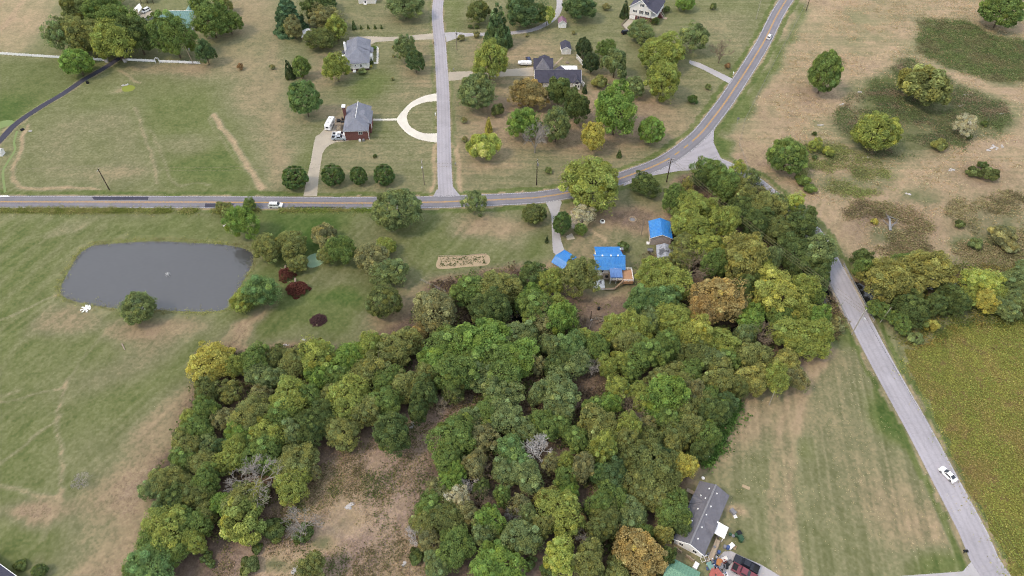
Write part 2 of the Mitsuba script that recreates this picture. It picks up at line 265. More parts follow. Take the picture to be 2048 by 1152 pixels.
# tan pasture to the right of the main road
area([(158.70,389.78),(351.55,389.78),(215.10,142.78),(119.62,155.64),(109.51,164.79),(94.49,198.31),(81.65,225.59)], .72, .51, 3)
PAST = (X > (81.65,225.59)[0]+0*Y) & (Y > 195)
U = np.where(PAST, U+(n2(X, Y, 16, 31)-.5)*.34*(U > .6)+(n2(X, Y, 5, 32)-.5)*.22*(U > .6), U); B = np.where(PAST & (U > .5), B+(n2(X, Y, 7, 33)-.5)*.12, B)
area([(180.19,371.20),(257.48,371.20),(234.47,327.09),(198.16,322.07),(178.06,327.09)], .72, .47, 5, .7)
area([(127.64,312.31),(152.60,332.21),(157.07,307.58),(122.87,260.90),(98.94,232.19)], .70, .50, 5, .6)
area([(202.56,333.25),(225.01,330.67),(230.18,315.20),(245.99,310.88),(277.35,307.58),(258.73,274.76),(211.81,275.57),(197.86,286.91),(188.32,300.64)], .32, .30, 3.0)
area([(182.53,295.23),(187.26,288.64),(196.25,272.72),(208.93,262.44),(206.93,248.95),(193.95,234.89),(168.37,221.73),(150.39,220.46),(135.74,223.01),(132.31,230.52),(131.75,246.78),(145.47,264.77),(159.25,278.46)], .44, .28, 3.5)
area([(111.99,228.86),(130.32,230.52),(141.08,216.07),(141.32,201.16),(123.79,198.31),(107.07,204.05)], .46, .38, 3, .8)
area([(144.58,268.71),(161.90,280.96),(179.74,280.96),(162.71,253.36),(144.70,249.68)], .16, .25, 3, .6)
area([(114.63,198.31),(244.59,216.07),(202.04,146.96),(154.54,146.96),(121.20,164.79)], .70, .45, 5, .8)
area([(156.90,190.01),(235.41,201.16),(202.04,146.96),(151.37,146.96),(146.24,164.79)], .50, .34, 6, .75)
patch((132.04,180.77), 17, 12, .92, .33, .9); patch((133.63,175.70), 10, 6, .30, .28, .7); patch((167.84,180.77), 9, 12, .55, .28, .7); patch((156.95,171.99), 6, 5, .3, .28, .7); patch((147.04,196.90), 10, 5, .3, .3, .6)
patch((179.24,211.47), 13, 9, .85, .36, .7); patch((185.20,228.86), 26, 5, .93, .66, .5, 12); patch((139.94,260.90), 15, 8, .92, .58, .5); patch((118.08,216.07), 20, 6, .96, .52, .6)
for q in ([(121.82,257.10),(138.14,255.22),(168.72,293.90),(195.73,322.07),(223.78,348.23)], [(110.50,246.07),(127.90,235.58),(131.63,222.37)], [(132.59,322.07),(154.16,337.44),(174.51,353.79)], [(189.36,293.90),(202.82,272.72),(218.63,264.77)], [(183.72,225.59),(156.50,211.47),(133.78,195.50),(113.09,187.32)]): line(q, 5, .80, .62, 2.5, .55)
# south of the main road
area([(-237.14,190.01),(-90.27,190.01),(-89.92,174.46),(-86.87,127.09),(-90.33,109.50),(-86.37,50.09),(-147.75,50.09)], .32, .43, 3)
area([(-218.44,188.66),(-104.22,188.66),(-102.73,183.37),(-215.31,183.37)], .40, .46, 3, .6); area([(-198.43,184.68),(-156.70,182.07),(-150.69,142.78),(-171.34,134.74)], .22, .44, 6, .6)
for i in range(7): line([(-133.76,176.96),(-142.05,155.64),(-146.95,134.74),(-150.09,111.17)] if i == 0 else [(x-7*i, y+1.5*i) for x, y in [(-136.25,178.98),(-142.99,157.88),(-147.87,136.71),(-150.96,112.85)]], 2.6, .62, .52, 1.2, .40)
area([(-90.27,190.01),(-49.97,190.01),(-50.75,164.79),(-77.46,164.79),(-86.49,174.46)], .06, .37, 4)
area([(-57.82,188.66),(-43.54,188.66),(-50.75,164.79),(-56.53,169.56)], .5, .42, 4, .8)
area([(-49.79,188.66),(13.21,188.66),(12.69,164.79),(-2.28,155.64),(-19.63,146.96),(-29.90,155.64),(-41.87,174.46)], .30, .42, 4)
area([(-25.70,188.66),(12.67,188.66),(11.33,174.46),(-7.60,176.96)], .55, .43, 5, .8); patch((-10.33,181.55), 12, 7, .84, .45, .7); patch((6.22,176.96), 10, 9, .86, .47, .6); patch((1.80,158.33), 9, 4, .92, .55, .9)
area([(-87.48,164.79),(-40.19,160.15),(-43.84,138.71),(-51.17,127.09),(-80.92,127.09),(-85.51,138.71)], .22, .38, 4); area([(-67.96,159.01),(-49.90,159.01),(-48.92,152.33),(-64.80,151.24)], .66, .38, 4, .7); patch((-51.14,145.90), 14, 4, .03, .42, .9, -8); patch((-57.82,130.87), 22, 5, .45, .36, .7)
area([(-46.55,146.96),(-16.90,155.64),(-15.47,127.09),(-39.51,128.97)], .82, .33, 5, .8)
area([(-104.67,155.64),(-80.80,164.79),(-80.19,176.96),(-89.92,174.46)], .6, .38, 3, .4)
blend(np.exp(-np.square((seg_dist(X, Y, POND, 12)-1.0)/2.2)), .44, .56, .75)
patch((-81.15,133.77), 4, 14, .92, .36, .8, -14); line([(-82.89,138.71),(-81.71,128.97)], .7, .8, .6, .4); line([(-80.78,138.31),(-79.72,128.22)], .7, .8, .6, .4)
patch((-137.56,137.71), 11, 6, .95, .33, .5); patch((-114.94,134.74), 13, 4, .92, .36, .45); patch((-103.83,135.73), 16, 6, .9, .35, .5)
area([(-124.02,116.29),(-111.34,128.97),(-102.49,138.71),(-93.23,138.71),(-101.39,121.59),(-111.88,114.56),(-123.29,111.17),(-123.28,104.60),(-127.50,109.50)], .86, .34, 4, .55)
area([(-96.18,114.56),(-91.14,117.69),(-87.52,109.50),(-92.08,99.87),(-89.13,90.86),(-93.05,85.17),(-92.40,79.71),(-85.98,71.93),(-84.14,50.09),(-100.88,50.09),(-109.46,78.38),(-103.67,89.42),(-103.61,99.87)], .92, .40, 4, .8)
area([(-101.83,87.99),(-95.33,87.99),(-90.22,77.07),(-96.71,74.48)], .97, .44, 2, .7); area([(-115.97,93.80),(-106.32,99.87),(-101.06,89.42),(-111.97,78.38)], .55, .42, 5, .5); patch((-118.58,76.42), 9, 4, .93, .36, .8); patch((-101.57,68.22), 8, 9, .5, .45, .6)
for pts, w in (([(-160.34,137.11),(-154.50,140.94),(-151.17,143.82),(-147.98,147.17),(-144.25,149.51)], 1.2), ([(-135.74,88.27),(-133.85,89.71),(-129.45,97.11),(-124.51,101.75),(-124.24,104.28)], 1.3), ([(-127.98,117.16),(-126.51,109.50),(-123.96,101.43),(-119.68,93.80),(-114.01,81.06),(-113.37,74.48),(-113.55,69.44)], 1.2), ([(-133.62,84.06),(-127.96,82.96),(-122.11,81.33),(-114.05,79.71)], 1.4), ([(-145.77,108.18),(-135.99,111.17),(-127.92,113.71)], .9), ([(-114.81,79.71),(-114.18,81.73)], 2.5)): line(pts, w*.75, .82, .55, .3, .6)
line([(-127.92,113.71),(-124.81,128.97),(-121.02,138.71)], .6, .75, .5, .5, .6); line([(-145.44,110.33),(-140.32,112.85)], .8, .8, .6, .5, .6)
patch((-155.27,180.77), 10, 3, .7, .55, .6, 35); area([(-114.45,64.37),(-114.00,67.00),(-112.70,66.76),(-112.00,63.66),(-109.00,62.26),(-108.21,59.95),(-114.49,59.95)], .8, .5, 1, .8)
# woods floor, clearing, mown field, yards
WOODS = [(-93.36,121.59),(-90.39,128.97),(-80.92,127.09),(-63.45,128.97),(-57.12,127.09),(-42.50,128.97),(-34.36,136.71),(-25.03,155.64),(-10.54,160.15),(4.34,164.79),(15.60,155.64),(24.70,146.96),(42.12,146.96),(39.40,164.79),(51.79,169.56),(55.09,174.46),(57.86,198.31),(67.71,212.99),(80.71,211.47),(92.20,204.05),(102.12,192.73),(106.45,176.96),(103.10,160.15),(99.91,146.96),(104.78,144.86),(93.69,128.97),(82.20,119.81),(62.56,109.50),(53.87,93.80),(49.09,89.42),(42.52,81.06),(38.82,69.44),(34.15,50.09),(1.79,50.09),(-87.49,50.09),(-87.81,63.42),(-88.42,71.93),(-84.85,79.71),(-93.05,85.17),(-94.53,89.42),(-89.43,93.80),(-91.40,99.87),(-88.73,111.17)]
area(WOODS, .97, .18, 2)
area([(-67.40,50.09),(-69.26,64.60),(-62.17,74.48),(-53.65,81.06),(-47.78,90.86),(-37.89,95.29),(-30.89,104.60),(-24.41,109.50),(-16.08,111.17),(-11.08,109.50),(-16.82,99.87),(-20.22,90.86),(-20.65,79.71),(-21.04,69.44),(-16.75,59.95),(-16.07,50.09)], .95, .66, 2.5)
area([(-22.81,107.03),(-13.22,110.33),(-16.82,99.87),(-20.43,93.80),(-23.65,85.17),(-33.93,85.17),(-37.68,93.80),(-27.36,96.80)], .93, .78, 4, .8); area([(-21.00,101.43),(-17.34,108.67),(-11.08,109.50),(-16.23,101.43),(-19.77,93.80)], .94, .85, 2, .9); area([(-62.75,67.00),(-51.27,69.44),(-45.76,65.80),(-47.32,50.09),(-60.71,50.09)], .90, .78, 4, .8)
area([(-53.77,87.99),(-39.69,89.42),(-40.58,78.38),(-52.04,73.20),(-58.11,78.38)], .60, .25, 4, .7); area([(-41.41,75.77),(-35.21,75.77),(-36.76,69.44),(-44.24,70.68)], .4, .25, 3, .6); area([(-29.36,68.22),(-23.69,71.93),(-19.42,50.09),(-28.34,50.09)], .5, .28, 4, .6); patch((-55.03,64.60), 5, 3, .4, .26, .8); patch((-44.79,67.00), 3, 2.5, .4, .26, .8)
area([(19.46,115.42),(27.89,113.71),(24.69,109.50),(19.80,99.87),(17.28,103.01)], 1.0, .28, 1.5); area([(0.72,67.00),(7.87,65.80),(8.48,50.09),(0.67,50.09)], .97, .42, 2)
area([(21.67,149.08),(39.59,152.33),(35.98,134.74),(23.63,132.80),(19.45,138.71)], .96, .34, 3)
area([(15.40,190.01),(47.64,190.01),(46.08,164.79),(39.46,151.24),(24.86,149.08),(12.69,164.79)], .60, .38, 3); area([(28.89,179.49),(48.03,179.49),(46.08,164.79),(39.98,155.64),(37.07,174.46)], .34, .38, 3, .7); area([(24.36,190.01),(48.17,194.11),(46.62,182.07),(27.15,179.49)], .90, .32, 4, .7); patch((42.58,184.94), 9, 6, 1.0, .22, .8)
area([(1.04,176.96),(12.00,184.68),(12.02,164.79),(4.28,160.15)], .16, .42, 3, .8); area([(10.18,164.79),(14.36,164.79),(13.98,155.64),(7.48,155.64)], .95, .48, 2, .7)
area([(48.53,196.90),(58.65,203.47),(56.67,184.68),(50.49,184.68)], .55, .42, 2); area([(52.74,190.55),(56.57,192.19),(55.59,183.37),(49.96,183.37)], .95, .52, 1.2, .9)
FIELD = [(62.56,109.50),(81.96,118.92),(95.18,128.97),(104.91,128.97),(107.44,109.50),(110.28,79.71),(110.95,65.80),(106.50,61.10),(75.44,50.09),(39.73,50.09),(52.10,78.38),(48.83,87.99),(52.54,93.80)]
area(FIELD, .50, .42, 2.5)
for a, w in ((.55, .8), (.0, .7), (.3, .5)): line([(p[0]+a*8, p[1]) for p in [(91.63,127.09),(81.24,116.29),(72.69,99.87),(65.59,79.71),(62.60,60.87)]], 2.0, .86, .55, 1.0, w)
area([(64.33,111.17),(76.05,112.85),(68.62,99.87),(56.52,93.80),(49.87,86.57),(57.37,104.60)], .86, .46, 4, .8); patch((97.19,78.38), 9, 8, .8, .48, .5); patch((99.89,69.44), 10, 8, .8, .48, .5); area([(89.21,109.50),(103.23,109.50),(100.31,93.80),(86.88,85.17),(81.73,93.80)], .56, .45, 6, .5)
patch((104.34,101.12), 5, 9, .02, .42, .9, 20); area([(99.03,65.80),(112.09,67.00),(109.03,62.84),(99.60,59.95),(90.29,59.95)], .06, .40, 2.5, .8); area([(76.76,99.87),(79.47,99.87),(77.19,90.86),(74.56,90.86)], .1, .42, 2, .7); area([(100.94,137.71),(104.91,128.97),(99.07,127.09),(95.18,128.97)], .16, .38, 2, .9); area([(98.80,145.90),(104.64,144.44),(101.53,134.74),(93.69,128.97)], .86, .36, 2, .8)
area([(45.61,77.07),(53.63,79.71),(56.91,71.93),(54.61,67.00),(45.03,67.00)], .62, .40, 2, .7); area([(37.37,71.93),(47.65,68.22),(44.17,62.26),(36.29,64.60)], .66, .38, 2, .8); patch((56.13,77.33), 2.4, 1.5, .86, .62, .9); area([(53.17,74.48),(56.91,71.93),(59.11,65.80),(53.67,68.22)], .2, .40, 2, .7)
# road verges
def verge(ln, d0, d1, u, b, w=1.0):
    d = seg_dist(X, Y, ln, d1+6)+(n2(X, Y, 4, 21)-.5)*2
    blend(((d > d0) & (d < d1)).astype(float), u, b, w)
U0, B0 = U.copy(), B.copy()
verge(ROAD, 0, 6.0, .18, .42, .8); verge(ROAD, 0, 3.9, .9, .56, .75)
verge(SIDE, 0, 4.5, .34, .44, .7); verge(SIDE, 0, 3.2, .85, .5, .5)
verge(COUNTY, 0, 6.5, .16, .40, .75); verge(COUNTY, 0, 4.6, .85, .5, .65)
verge(DRIVE, 0, 2.2, .8, .5, .5)
area([(147.15,348.23),(150.21,348.23),(121.74,289.51),(98.96,249.68),(85.67,235.58),(84.70,240.76),(103.34,268.71),(126.41,307.58)], .10, .42, 1.5, .85); area([(81.65,235.58),(88.96,232.19),(85.54,220.77),(80.88,221.73)], .06, .40, 1.5, .9)
area([(95.96,196.90),(103.17,190.01),(108.38,171.99),(105.95,169.56),(101.69,184.68)], .26, .42, 1.5, .8)
area([(-219.55,190.55),(-104.75,190.55),(-104.22,188.66),(-218.44,188.66)], .5, .30, 1.2, .8); area([(-225.14,200.01),(-85.09,198.87),(-84.84,197.74),(-223.80,197.74)], .3, .36, 1, .7)
area([(49.26,209.97),(70.16,216.07),(70.29,211.47),(50.73,199.73),(47.52,203.47)], .2, .40, 1.5, .9)
# thin tracks, ditches and soil strips in the fields
line([(-123.91,249.68),(-109.44,228.20),(-92.38,201.73)], 2.4, .86, .60, .6); line([(-123.91,249.68),(-125.36,247.50),(-122.87,243.22),(-107.20,219.82),(-97.81,209.37)], .7, .8, .58, .4, .6)
line([(-158.78,255.22),(-148.01,235.58),(-142.70,225.59),(-136.86,216.07),(-132.38,205.22)], .9, .82, .54, .5, .8); line([(-146.56,238.32),(-136.70,222.37),(-131.25,213.61),(-126.70,205.51),(-122.78,203.18),(-117.37,205.51),(-112.11,203.47)], .7, .8, .54, .4, .7); line([(-176.89,285.19),(-168.70,277.63),(-163.54,274.35)], 1.2, .85, .58, .5, .8)
line([(-198.11,242.51),(-196.28,233.88),(-192.75,225.59),(-190.92,216.07),(-188.26,209.37),(-184.03,204.05),(-178.25,202.02),(-161.85,202.60),(-152.25,201.73)], 1.5, .88, .58, .5, .9)
line([(-248.67,322.07),(-248.73,332.21),(-252.72,353.79)], 3, .84, .6, 1, .8)
line([(-30.47,228.86),(-29.67,212.99),(-29.43,200.01)], 1.3, .9, .7, .4, .8); line([(-20.97,228.86),(-21.59,225.59),(-20.20,209.97),(-18.58,200.01)], 1.6, .9, .72, .4, .8)
line([(27.15,179.49),(29.07,177.46),(30.85,175.95),(31.83,173.46)], 1.3, .78, .66, .3, 1)
line([(-74.31,200.01),(-73.61,216.07),(-73.12,223.97),(-66.46,231.19)], .5, .4, .4, .3, .3)
patch((-171.59,269.51), 3, 4, .9, .7, .5)
# relief: creek bed and pond basin
dc = seg_dist(X, Y, CREEK, 14); dp = np.where(shapely.contains_xy(POND_POLY.buffer(8), X, Y), 1, 0)
ip = np.where(dp > 0)
sd = np.full(X.shape, 9.0); pd = shapely.distance(shapely.points(X[ip], Y[ip]), POND_POLY.exterior); ins = shapely.contains_xy(POND_POLY, X[ip], Y[ip]); sd[ip] = np.where(ins, -pd, pd)
bp = np.minimum(np.hypot((X-(111.00,151.24)[0])/6, (Y-(111.00,151.24)[1])/7), np.hypot((X-(100.77,148.23)[0])/6, (Y-(100.77,148.23)[1])/6))
Z = -2.6*np.maximum(np.exp(-np.square(dc/3.6)), np.exp(-bp**4)) - 1.5*np.clip((1.2-sd)/4.0, 0, 1)
blend(np.maximum(np.exp(-np.square(dc/4.5)), np.exp(-bp**4)), .95, .14, .95)
V3 = np.stack([X, Y, Z], -1).reshape(-1, 3); ny, nx = X.shape
ii = (np.arange(ny-1)[:, None]*nx+np.arange(nx-1)[None]).ravel()
F3 = np.vstack([np.stack([ii, ii+1, ii+nx+1], 1), np.stack([ii, ii+nx+1, ii+nx], 1)])
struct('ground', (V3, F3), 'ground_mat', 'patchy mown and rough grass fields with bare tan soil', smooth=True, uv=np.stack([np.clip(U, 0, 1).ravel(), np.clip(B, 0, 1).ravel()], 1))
MEADOW = Polygon([(114.78,120.70),(117.66,127.09),(123.62,128.97),(135.14,136.71),(158.06,138.71),(233.70,146.96),(164.71,50.09),(115.61,50.09),(117.05,59.95),(117.37,71.93),(116.17,83.10),(116.83,96.80),(116.16,114.56)]).buffer(0)
mv, mf = sheet(Polygon([(x+0.8*math.sin(i*1.7), y+0.8*math.cos(i*2.3)) for i, (x, y) in enumerate(np.array(MEADOW.segmentize(3).exterior.coords)[:-1])]), 0.012)
struct('meadow', (mv, mf), 'meadow_mat', 'golden olive weedy meadow right of the county road')

# ---------------------------------------------------------------- roads, drives, water
def road(name, ln, w, z, mat, label, w1=None):
    m, uv = ribbon(ln, -w, w if w1 is None else w1, z); return struct(name, m, mat, label, uv=uv)
road('main_road', ROAD, 3.35, 0.034, 'asphalt', 'two-lane asphalt road with yellow centre lines crossing the photo')
road('side_road', SIDE, 2.75, 0.028, 'light_asphalt', 'pale asphalt side road running up to the top edge')
road('county_road', COUNTY, 3.55, 0.030, 'light_asphalt', 'pale asphalt county road crossing the bridge to the lower right')
road('asphalt_drive', DRIVE, 1.45, 0.026, 'dark_asphalt', 'dark asphalt driveway curving up to the white fence')
def marks(ln, off, w, z, mat, a=0, b=1, dash=None):
    n = len(ln); s = ln[int(a*n):int(b*n)]
    if dash is None: return ribbon(s, off-w/2, off+w/2, z)[0]
    return join([ribbon(s[i:i+2], off-w/2, off+w/2, z)[0] for i in range(0, len(s)-1, dash)])
iv = np.argmin(np.hypot(ROAD[:, 0]-(59.70,219.19)[0], ROAD[:, 1]-(59.70,219.19)[1])); iw = np.argmin(np.hypot(ROAD[:, 0]-(73.12,232.87)[0], ROAD[:, 1]-(73.12,232.87)[1]))
yl = [ribbon(s, o-.1, o+.1, 0.046)[0] for s in (ROAD[:iv+1], ROAD[iw:]) for o in (-.17, .17)]+[ribbon(ROAD[i:i+2], -.2, .2, 0.046)[0] for i in range(iv, iw, 2)]
struct('centre_line', join(yl), 'yellow_paint', 'double yellow line along the main road')
struct('edge_line', join([marks(ROAD, o, .16, 0.046, '') for o in (-3.05, 3.05)]+[marks(COUNTY, 3.3, .12, 0.044, '', .02, 1)]), 'white_paint', 'white edge lines of the main and county roads')
for nm, poly, lab in (('road_patch', [(-153.42,197.32),(-132.78,197.32),(-132.32,195.50),(-151.95,195.50)], 'dark asphalt repair patch in the far lane at the left'), ('road_patch', [(-110.85,193.56),(-100.18,193.56),(-101.00,191.26),(-110.52,191.26)], 'dark asphalt repair patch beside the olive bush'), ('road_patch', [(-81.52,190.93),(-78.10,191.75),(-69.12,191.86),(-58.20,191.09),(-59.95,190.82),(-76.09,190.71)], 'thin dark asphalt strip on the near edge')):
    struct(nm, sheet(poly, 0.040), 'dark_asphalt', lab)
struct('junction_apron', sheet([(85.91,246.78),(83.82,242.51),(81.78,238.32),(80.06,230.52),(80.81,221.41),(82.04,216.07),(76.39,213.61),(63.24,212.39),(52.01,209.37),(41.39,203.47),(42.66,209.97),(59.21,219.82),(73.48,234.89)], 0.020), 'light_asphalt', 'pale triangular apron where the county road joins the main road')
struct('side_road_mouth', sheet([(-28.87,197.46),(-27.86,201.16),(-22.49,204.05),(-18.83,197.74)], 0.022), 'light_asphalt', 'flared mouth of the side road')
struct('road_shoulder_patch', sheet([(-192.86,198.02),(-184.44,198.02),(-183.30,197.18),(-192.43,197.18)], 0.042), 'off_white', 'pale gravel mouth at the left end of the main road')
def ring(outer, inner): return list(outer)+list(inner)[::-1]
struct('circular_driveway', sheet(ring(smooth_line([(-31.96,266.34),(-35.32,265.16),(-38.42,263.60),(-42.90,258.99),(-45.84,252.62),(-47.41,247.87),(-47.30,244.99),(-44.48,239.71),(-41.23,235.58),(-36.93,232.53),(-32.22,231.02),(-29.40,230.52)], 1), smooth_line([(-31.52,260.14),(-34.89,259.75),(-37.99,258.61),(-41.91,255.22),(-43.53,250.41),(-43.37,246.78),(-41.64,241.81),(-38.26,238.32),(-34.67,236.60),(-29.85,236.77)], 1)), 0.018), 'concrete', 'bright concrete half-circle driveway off the side road')
struct('front_walk', sheet([(-58.46,246.93),(-52.47,246.93),(-46.94,247.32),(-46.76,245.71),(-52.32,245.71),(-58.29,245.64)], 0.014), 'concrete', 'concrete walk from the brick house to the half-circle driveway')
struct('brick_house_driveway', sheet([(-76.25,197.74),(-77.09,208.47),(-77.66,219.19),(-78.67,230.52),(-78.70,234.89),(-77.35,236.26),(-76.08,240.41),(-76.69,246.07),(-72.81,247.50),(-66.80,238.32),(-65.12,231.52),(-69.99,230.85),(-72.22,228.86),(-73.53,226.24),(-73.98,223.33),(-73.42,216.07),(-72.49,206.99),(-71.31,197.74)], 0.018), 'old_concrete', 'concrete driveway widening beside the brick house')
struct('upper_driveway', sheet([(-37.64,318.85),(-44.29,317.63),(-54.88,315.44),(-60.84,315.20),(-68.36,315.93),(-78.08,315.20),(-77.48,311.36),(-69.21,306.64),(-66.98,307.58),(-64.52,310.41),(-58.23,311.36),(-43.84,312.55),(-37.20,313.03)], 0.018), 'old_concrete', 'concrete driveway from the side road to the white house')
struct('white_house_walk', sheet([(-63.79,306.64),(-62.55,305.24),(-60.90,290.60),(-63.29,290.60),(-63.46,291.91),(-61.99,292.00),(-62.89,300.64)], 0.014), 'concrete', 'narrow concrete walk along the white house front')
struct('gravel_apron', sheet([(-32.62,319.59),(-27.09,320.08),(-22.69,319.10),(-13.76,319.10),(-13.69,316.65),(-22.54,315.68),(-26.75,313.75),(-31.07,310.41)], 0.019), 'gravel_mat', 'gravel apron of the track right of the side road')
g = smooth_line([(-16.62,317.87),(-5.78,318.12),(1.69,319.59),(8.73,321.57),(14.93,326.08),(20.62,333.77),(23.82,343.86),(24.47,358.32),(23.69,389.78)], 2)
struct('gravel_track', ribbon(g, -1.5, 1.5, 0.017)[0], 'gravel_mat', 'pale gravel track curving up between evergreens', uv=ribbon(g, -1.5, 1.5, 0.017)[1])
struct('concrete_drive', sheet([(-28.48,283.49),(-16.85,284.34),(0.00,286.05),(9.73,287.77),(9.79,280.12),(0.00,280.12),(-14.21,278.87),(-28.02,275.98)], 0.018), 'old_concrete', 'concrete drive from the side road to the dark-roofed house')
struct('gravel_lane', sheet([(81.38,293.90),(85.72,291.25),(90.41,286.05),(95.00,280.96),(97.86,277.63),(95.31,273.94),(92.18,278.04),(86.79,284.77),(80.63,290.81)], 0.018), 'gravel_mat', 'short grey gravel lane off the main road bend')
struct('gravel_drive', sheet(smooth_line([(12.14,194.39),(17.80,195.22),(17.02,190.01),(16.48,182.07),(16.82,174.46),(17.60,169.56),(16.11,166.68),(14.00,168.35),(13.83,176.96),(13.87,187.32),(12.14,194.39)], 1.5), 0.018), 'gravel_mat', 'pale gravel drive to the blue-roofed house')
struct('concrete_slab', sheet([(20.94,189.74),(25.42,189.74),(25.24,184.68),(22.85,180.26),(20.75,180.26)], 0.02), 'old_concrete', 'grey concrete slab beside the gravel drive')
struct('concrete_slab', sheet([(18.64,176.45),(20.80,177.97),(21.65,174.95),(18.88,174.46)], 0.021), 'old_concrete', 'small concrete pad below the dense dark tree')
struct('gravel_mouth', sheet([(90.63,60.87),(99.04,61.44),(105.68,61.91),(108.66,64.13),(109.95,64.37),(110.39,59.38),(89.02,56.57)], 0.016), 'gravel_mat', 'pale gravel turn-in at the bottom of the county road')
struct('gravel_yard', sheet([(50.70,66.64),(52.40,66.76),(54.53,65.56),(58.60,63.66),(62.60,60.87),(66.08,56.57),(47.72,56.57),(47.23,61.10),(48.39,64.60)], 0.016), 'gravel_mat', 'grey gravel yard with parked pickups at the grey-roofed house')
struct('garage_apron', sheet([(57.84,333.25),(60.94,332.21),(59.24,326.08),(57.31,322.07),(54.88,322.07),(54.45,327.09)], 0.016), 'old_concrete', 'concrete apron at the big white house garage')
struct('parking_pad', sheet([(-189.74,341.70),(-181.41,341.70),(-178.62,332.21),(-186.67,333.25)], 0.016), 'old_concrete', 'pale parking pad by the left grove')
struct('pond_water', sheet(POND_POLY.buffer(0.5), -0.30), 'water', 'grey rippled pond water')
struct('creek_water', ribbon(CREEK, -3.2, 3.2, -1.75)[0], 'creek_water_mat', 'dark creek water under the bridge and trees', uv=ribbon(CREEK, -3.2, 3.2, -1.7)[1])
for q in ((111.00,151.24), (100.77,148.23)): struct('creek_pool', sheet(np.array([[q[0]+7*math.cos(a), q[1]+7*math.sin(a)] for a in np.linspace(0, 6.2, 20)]), -1.745 if q[0] > (106.14,149.08)[0] else -1.74), 'creek_water_mat', 'dark creek pool on the '+('right' if q[0] > (106.14,149.08)[0] else 'left')+' side of the bridge')
def blob(c, rx, ry, z, seed, n=26, rough=.35):
    r = np.random.default_rng(seed); a = np.arange(n)*2*np.pi/n; k = 1+rough*(np.interp(a, np.linspace(0, 2*np.pi, 8), np.append(q := r.uniform(-1, 1, 7), q[0])))
    return sheet(np.stack([c[0]+rx*k*np.cos(a), c[1]+ry*k*np.sin(a)], 1), z)
struct('small_pond', blob((-166.95,269.91), 3.1, 2.6, 0.015, 3, rough=.15), 'algae', 'small pond covered in yellow-green algae', kind='structure')
struct('algae_pool', blob((-66.35,164.32), 3.2, 3.4, 0.015, 5), 'mint_algae', 'mint green algae pool among the trees')
struct('algae_pool', blob((-208.10,242.86), 3.6, 2.6, 0.015, 7), 'pale_algae', 'pale green algae patch left of the asphalt drive')
struct('algae_ditch', ribbon(smooth_line([(-200.40,238.32),(-197.87,230.52),(-195.10,225.59),(-194.17,217.62),(-192.88,211.47),(-186.37,199.73)], 1.5), -.4, .4, 0.015)[0], 'pale_algae', 'algae-green ditch at the left edge', uv=None)
# ---------------------------------------------------------------- buildings
def gable_walls(x0, x1, y0, y1, ze, zr, axis='y', z0=0.0):
    if axis == 'y': m = (x0+x1)/2; return extr([(x0, y0, z0), (x1, y0, z0), (x1, y0, ze), (m, y0, zr), (x0, y0, ze)], (0, y1-y0, 0))
    m = (y0+y1)/2; return extr([(x0, y0, z0), (x0, y0, ze), (x0, m, zr), (x0, y1, ze), (x0, y1, z0)], (x1-x0, 0, 0))
def gable_roof(x0, x1, y0, y1, ze, zr, axis='y', oh=.45, t=.16, ribs=0):
    """two panels meeting at the ridge, overhanging by oh"""
    if axis == 'x':
        v = [(y, -x, z) for x, y, z in ()]
        ps, rb = gable_roof(y0, y1, -x1, -x0, ze, zr, 'y', oh, t, ribs); turn = lambda m: (np.stack([-m[0][:, 1], m[0][:, 0], m[0][:, 2]], 1), m[1])
        return [turn(p) for p in ps], [turn(p) for p in rb]
    m = (x0+x1)/2; k = (zr-ze)/(m-x0); u = .06+t
    a, b = y0-oh, y1+oh
    L = slab([(x0-oh, a, ze-k*oh+u), (m, a, zr+u), (m, b, zr+u), (x0-oh, b, ze-k*oh+u)], t)
    R = slab([(m, a, zr+u), (x1+oh, a, ze-k*oh+u), (x1+oh, b, ze-k*oh+u), (m, b, zr+u)], t)
    rb = []
    for y in (np.arange(a+.3, b, ribs) if ribs else ()):
        for sx, xe in ((-1, x0-oh), (1, x1+oh)):
            rb.append(hexa(*[[(p, q, z+d) for p, q, z in ((min(xe, m), y-.04, (ze-k*oh if xe < m else zr)+u), (max(xe, m), y-.04, (zr if xe < m else ze-k*oh)+u), (max(xe, m), y+.04, (zr if xe < m else ze-k*oh)+u), (min(xe, m), y+.04, (ze-k*oh if xe < m else zr)+u))] for d in (-.02, .07)]))
    return [L, R], rb
def hip_roof(x0, x1, y0, y1, ze, zr, r0, r1, oh=.45, t=.16):
    """ridge along y from r0 to r1 (y); ends beyond the ridge are hips"""
    a, b, c, d = x0-oh, x1+oh, y0-oh, y1+oh; m = (x0+x1)/2
    E = lambda x, y: (x, y, ze)
    fs = [slab([E(a, c), (m, r0, zr), (m, r1, zr), E(a, d)], t), slab([E(b, c), E(b, d), (m, r1, zr), (m, r0, zr)], t)]
    if r0 > c+.1: fs.append(slab([E(a, c), E(b, c), (m, r0, zr)], t))
    if r1 < d-.1: fs.append(slab([E(b, d), E(a, d), (m, r1, zr)], t))
    return fs
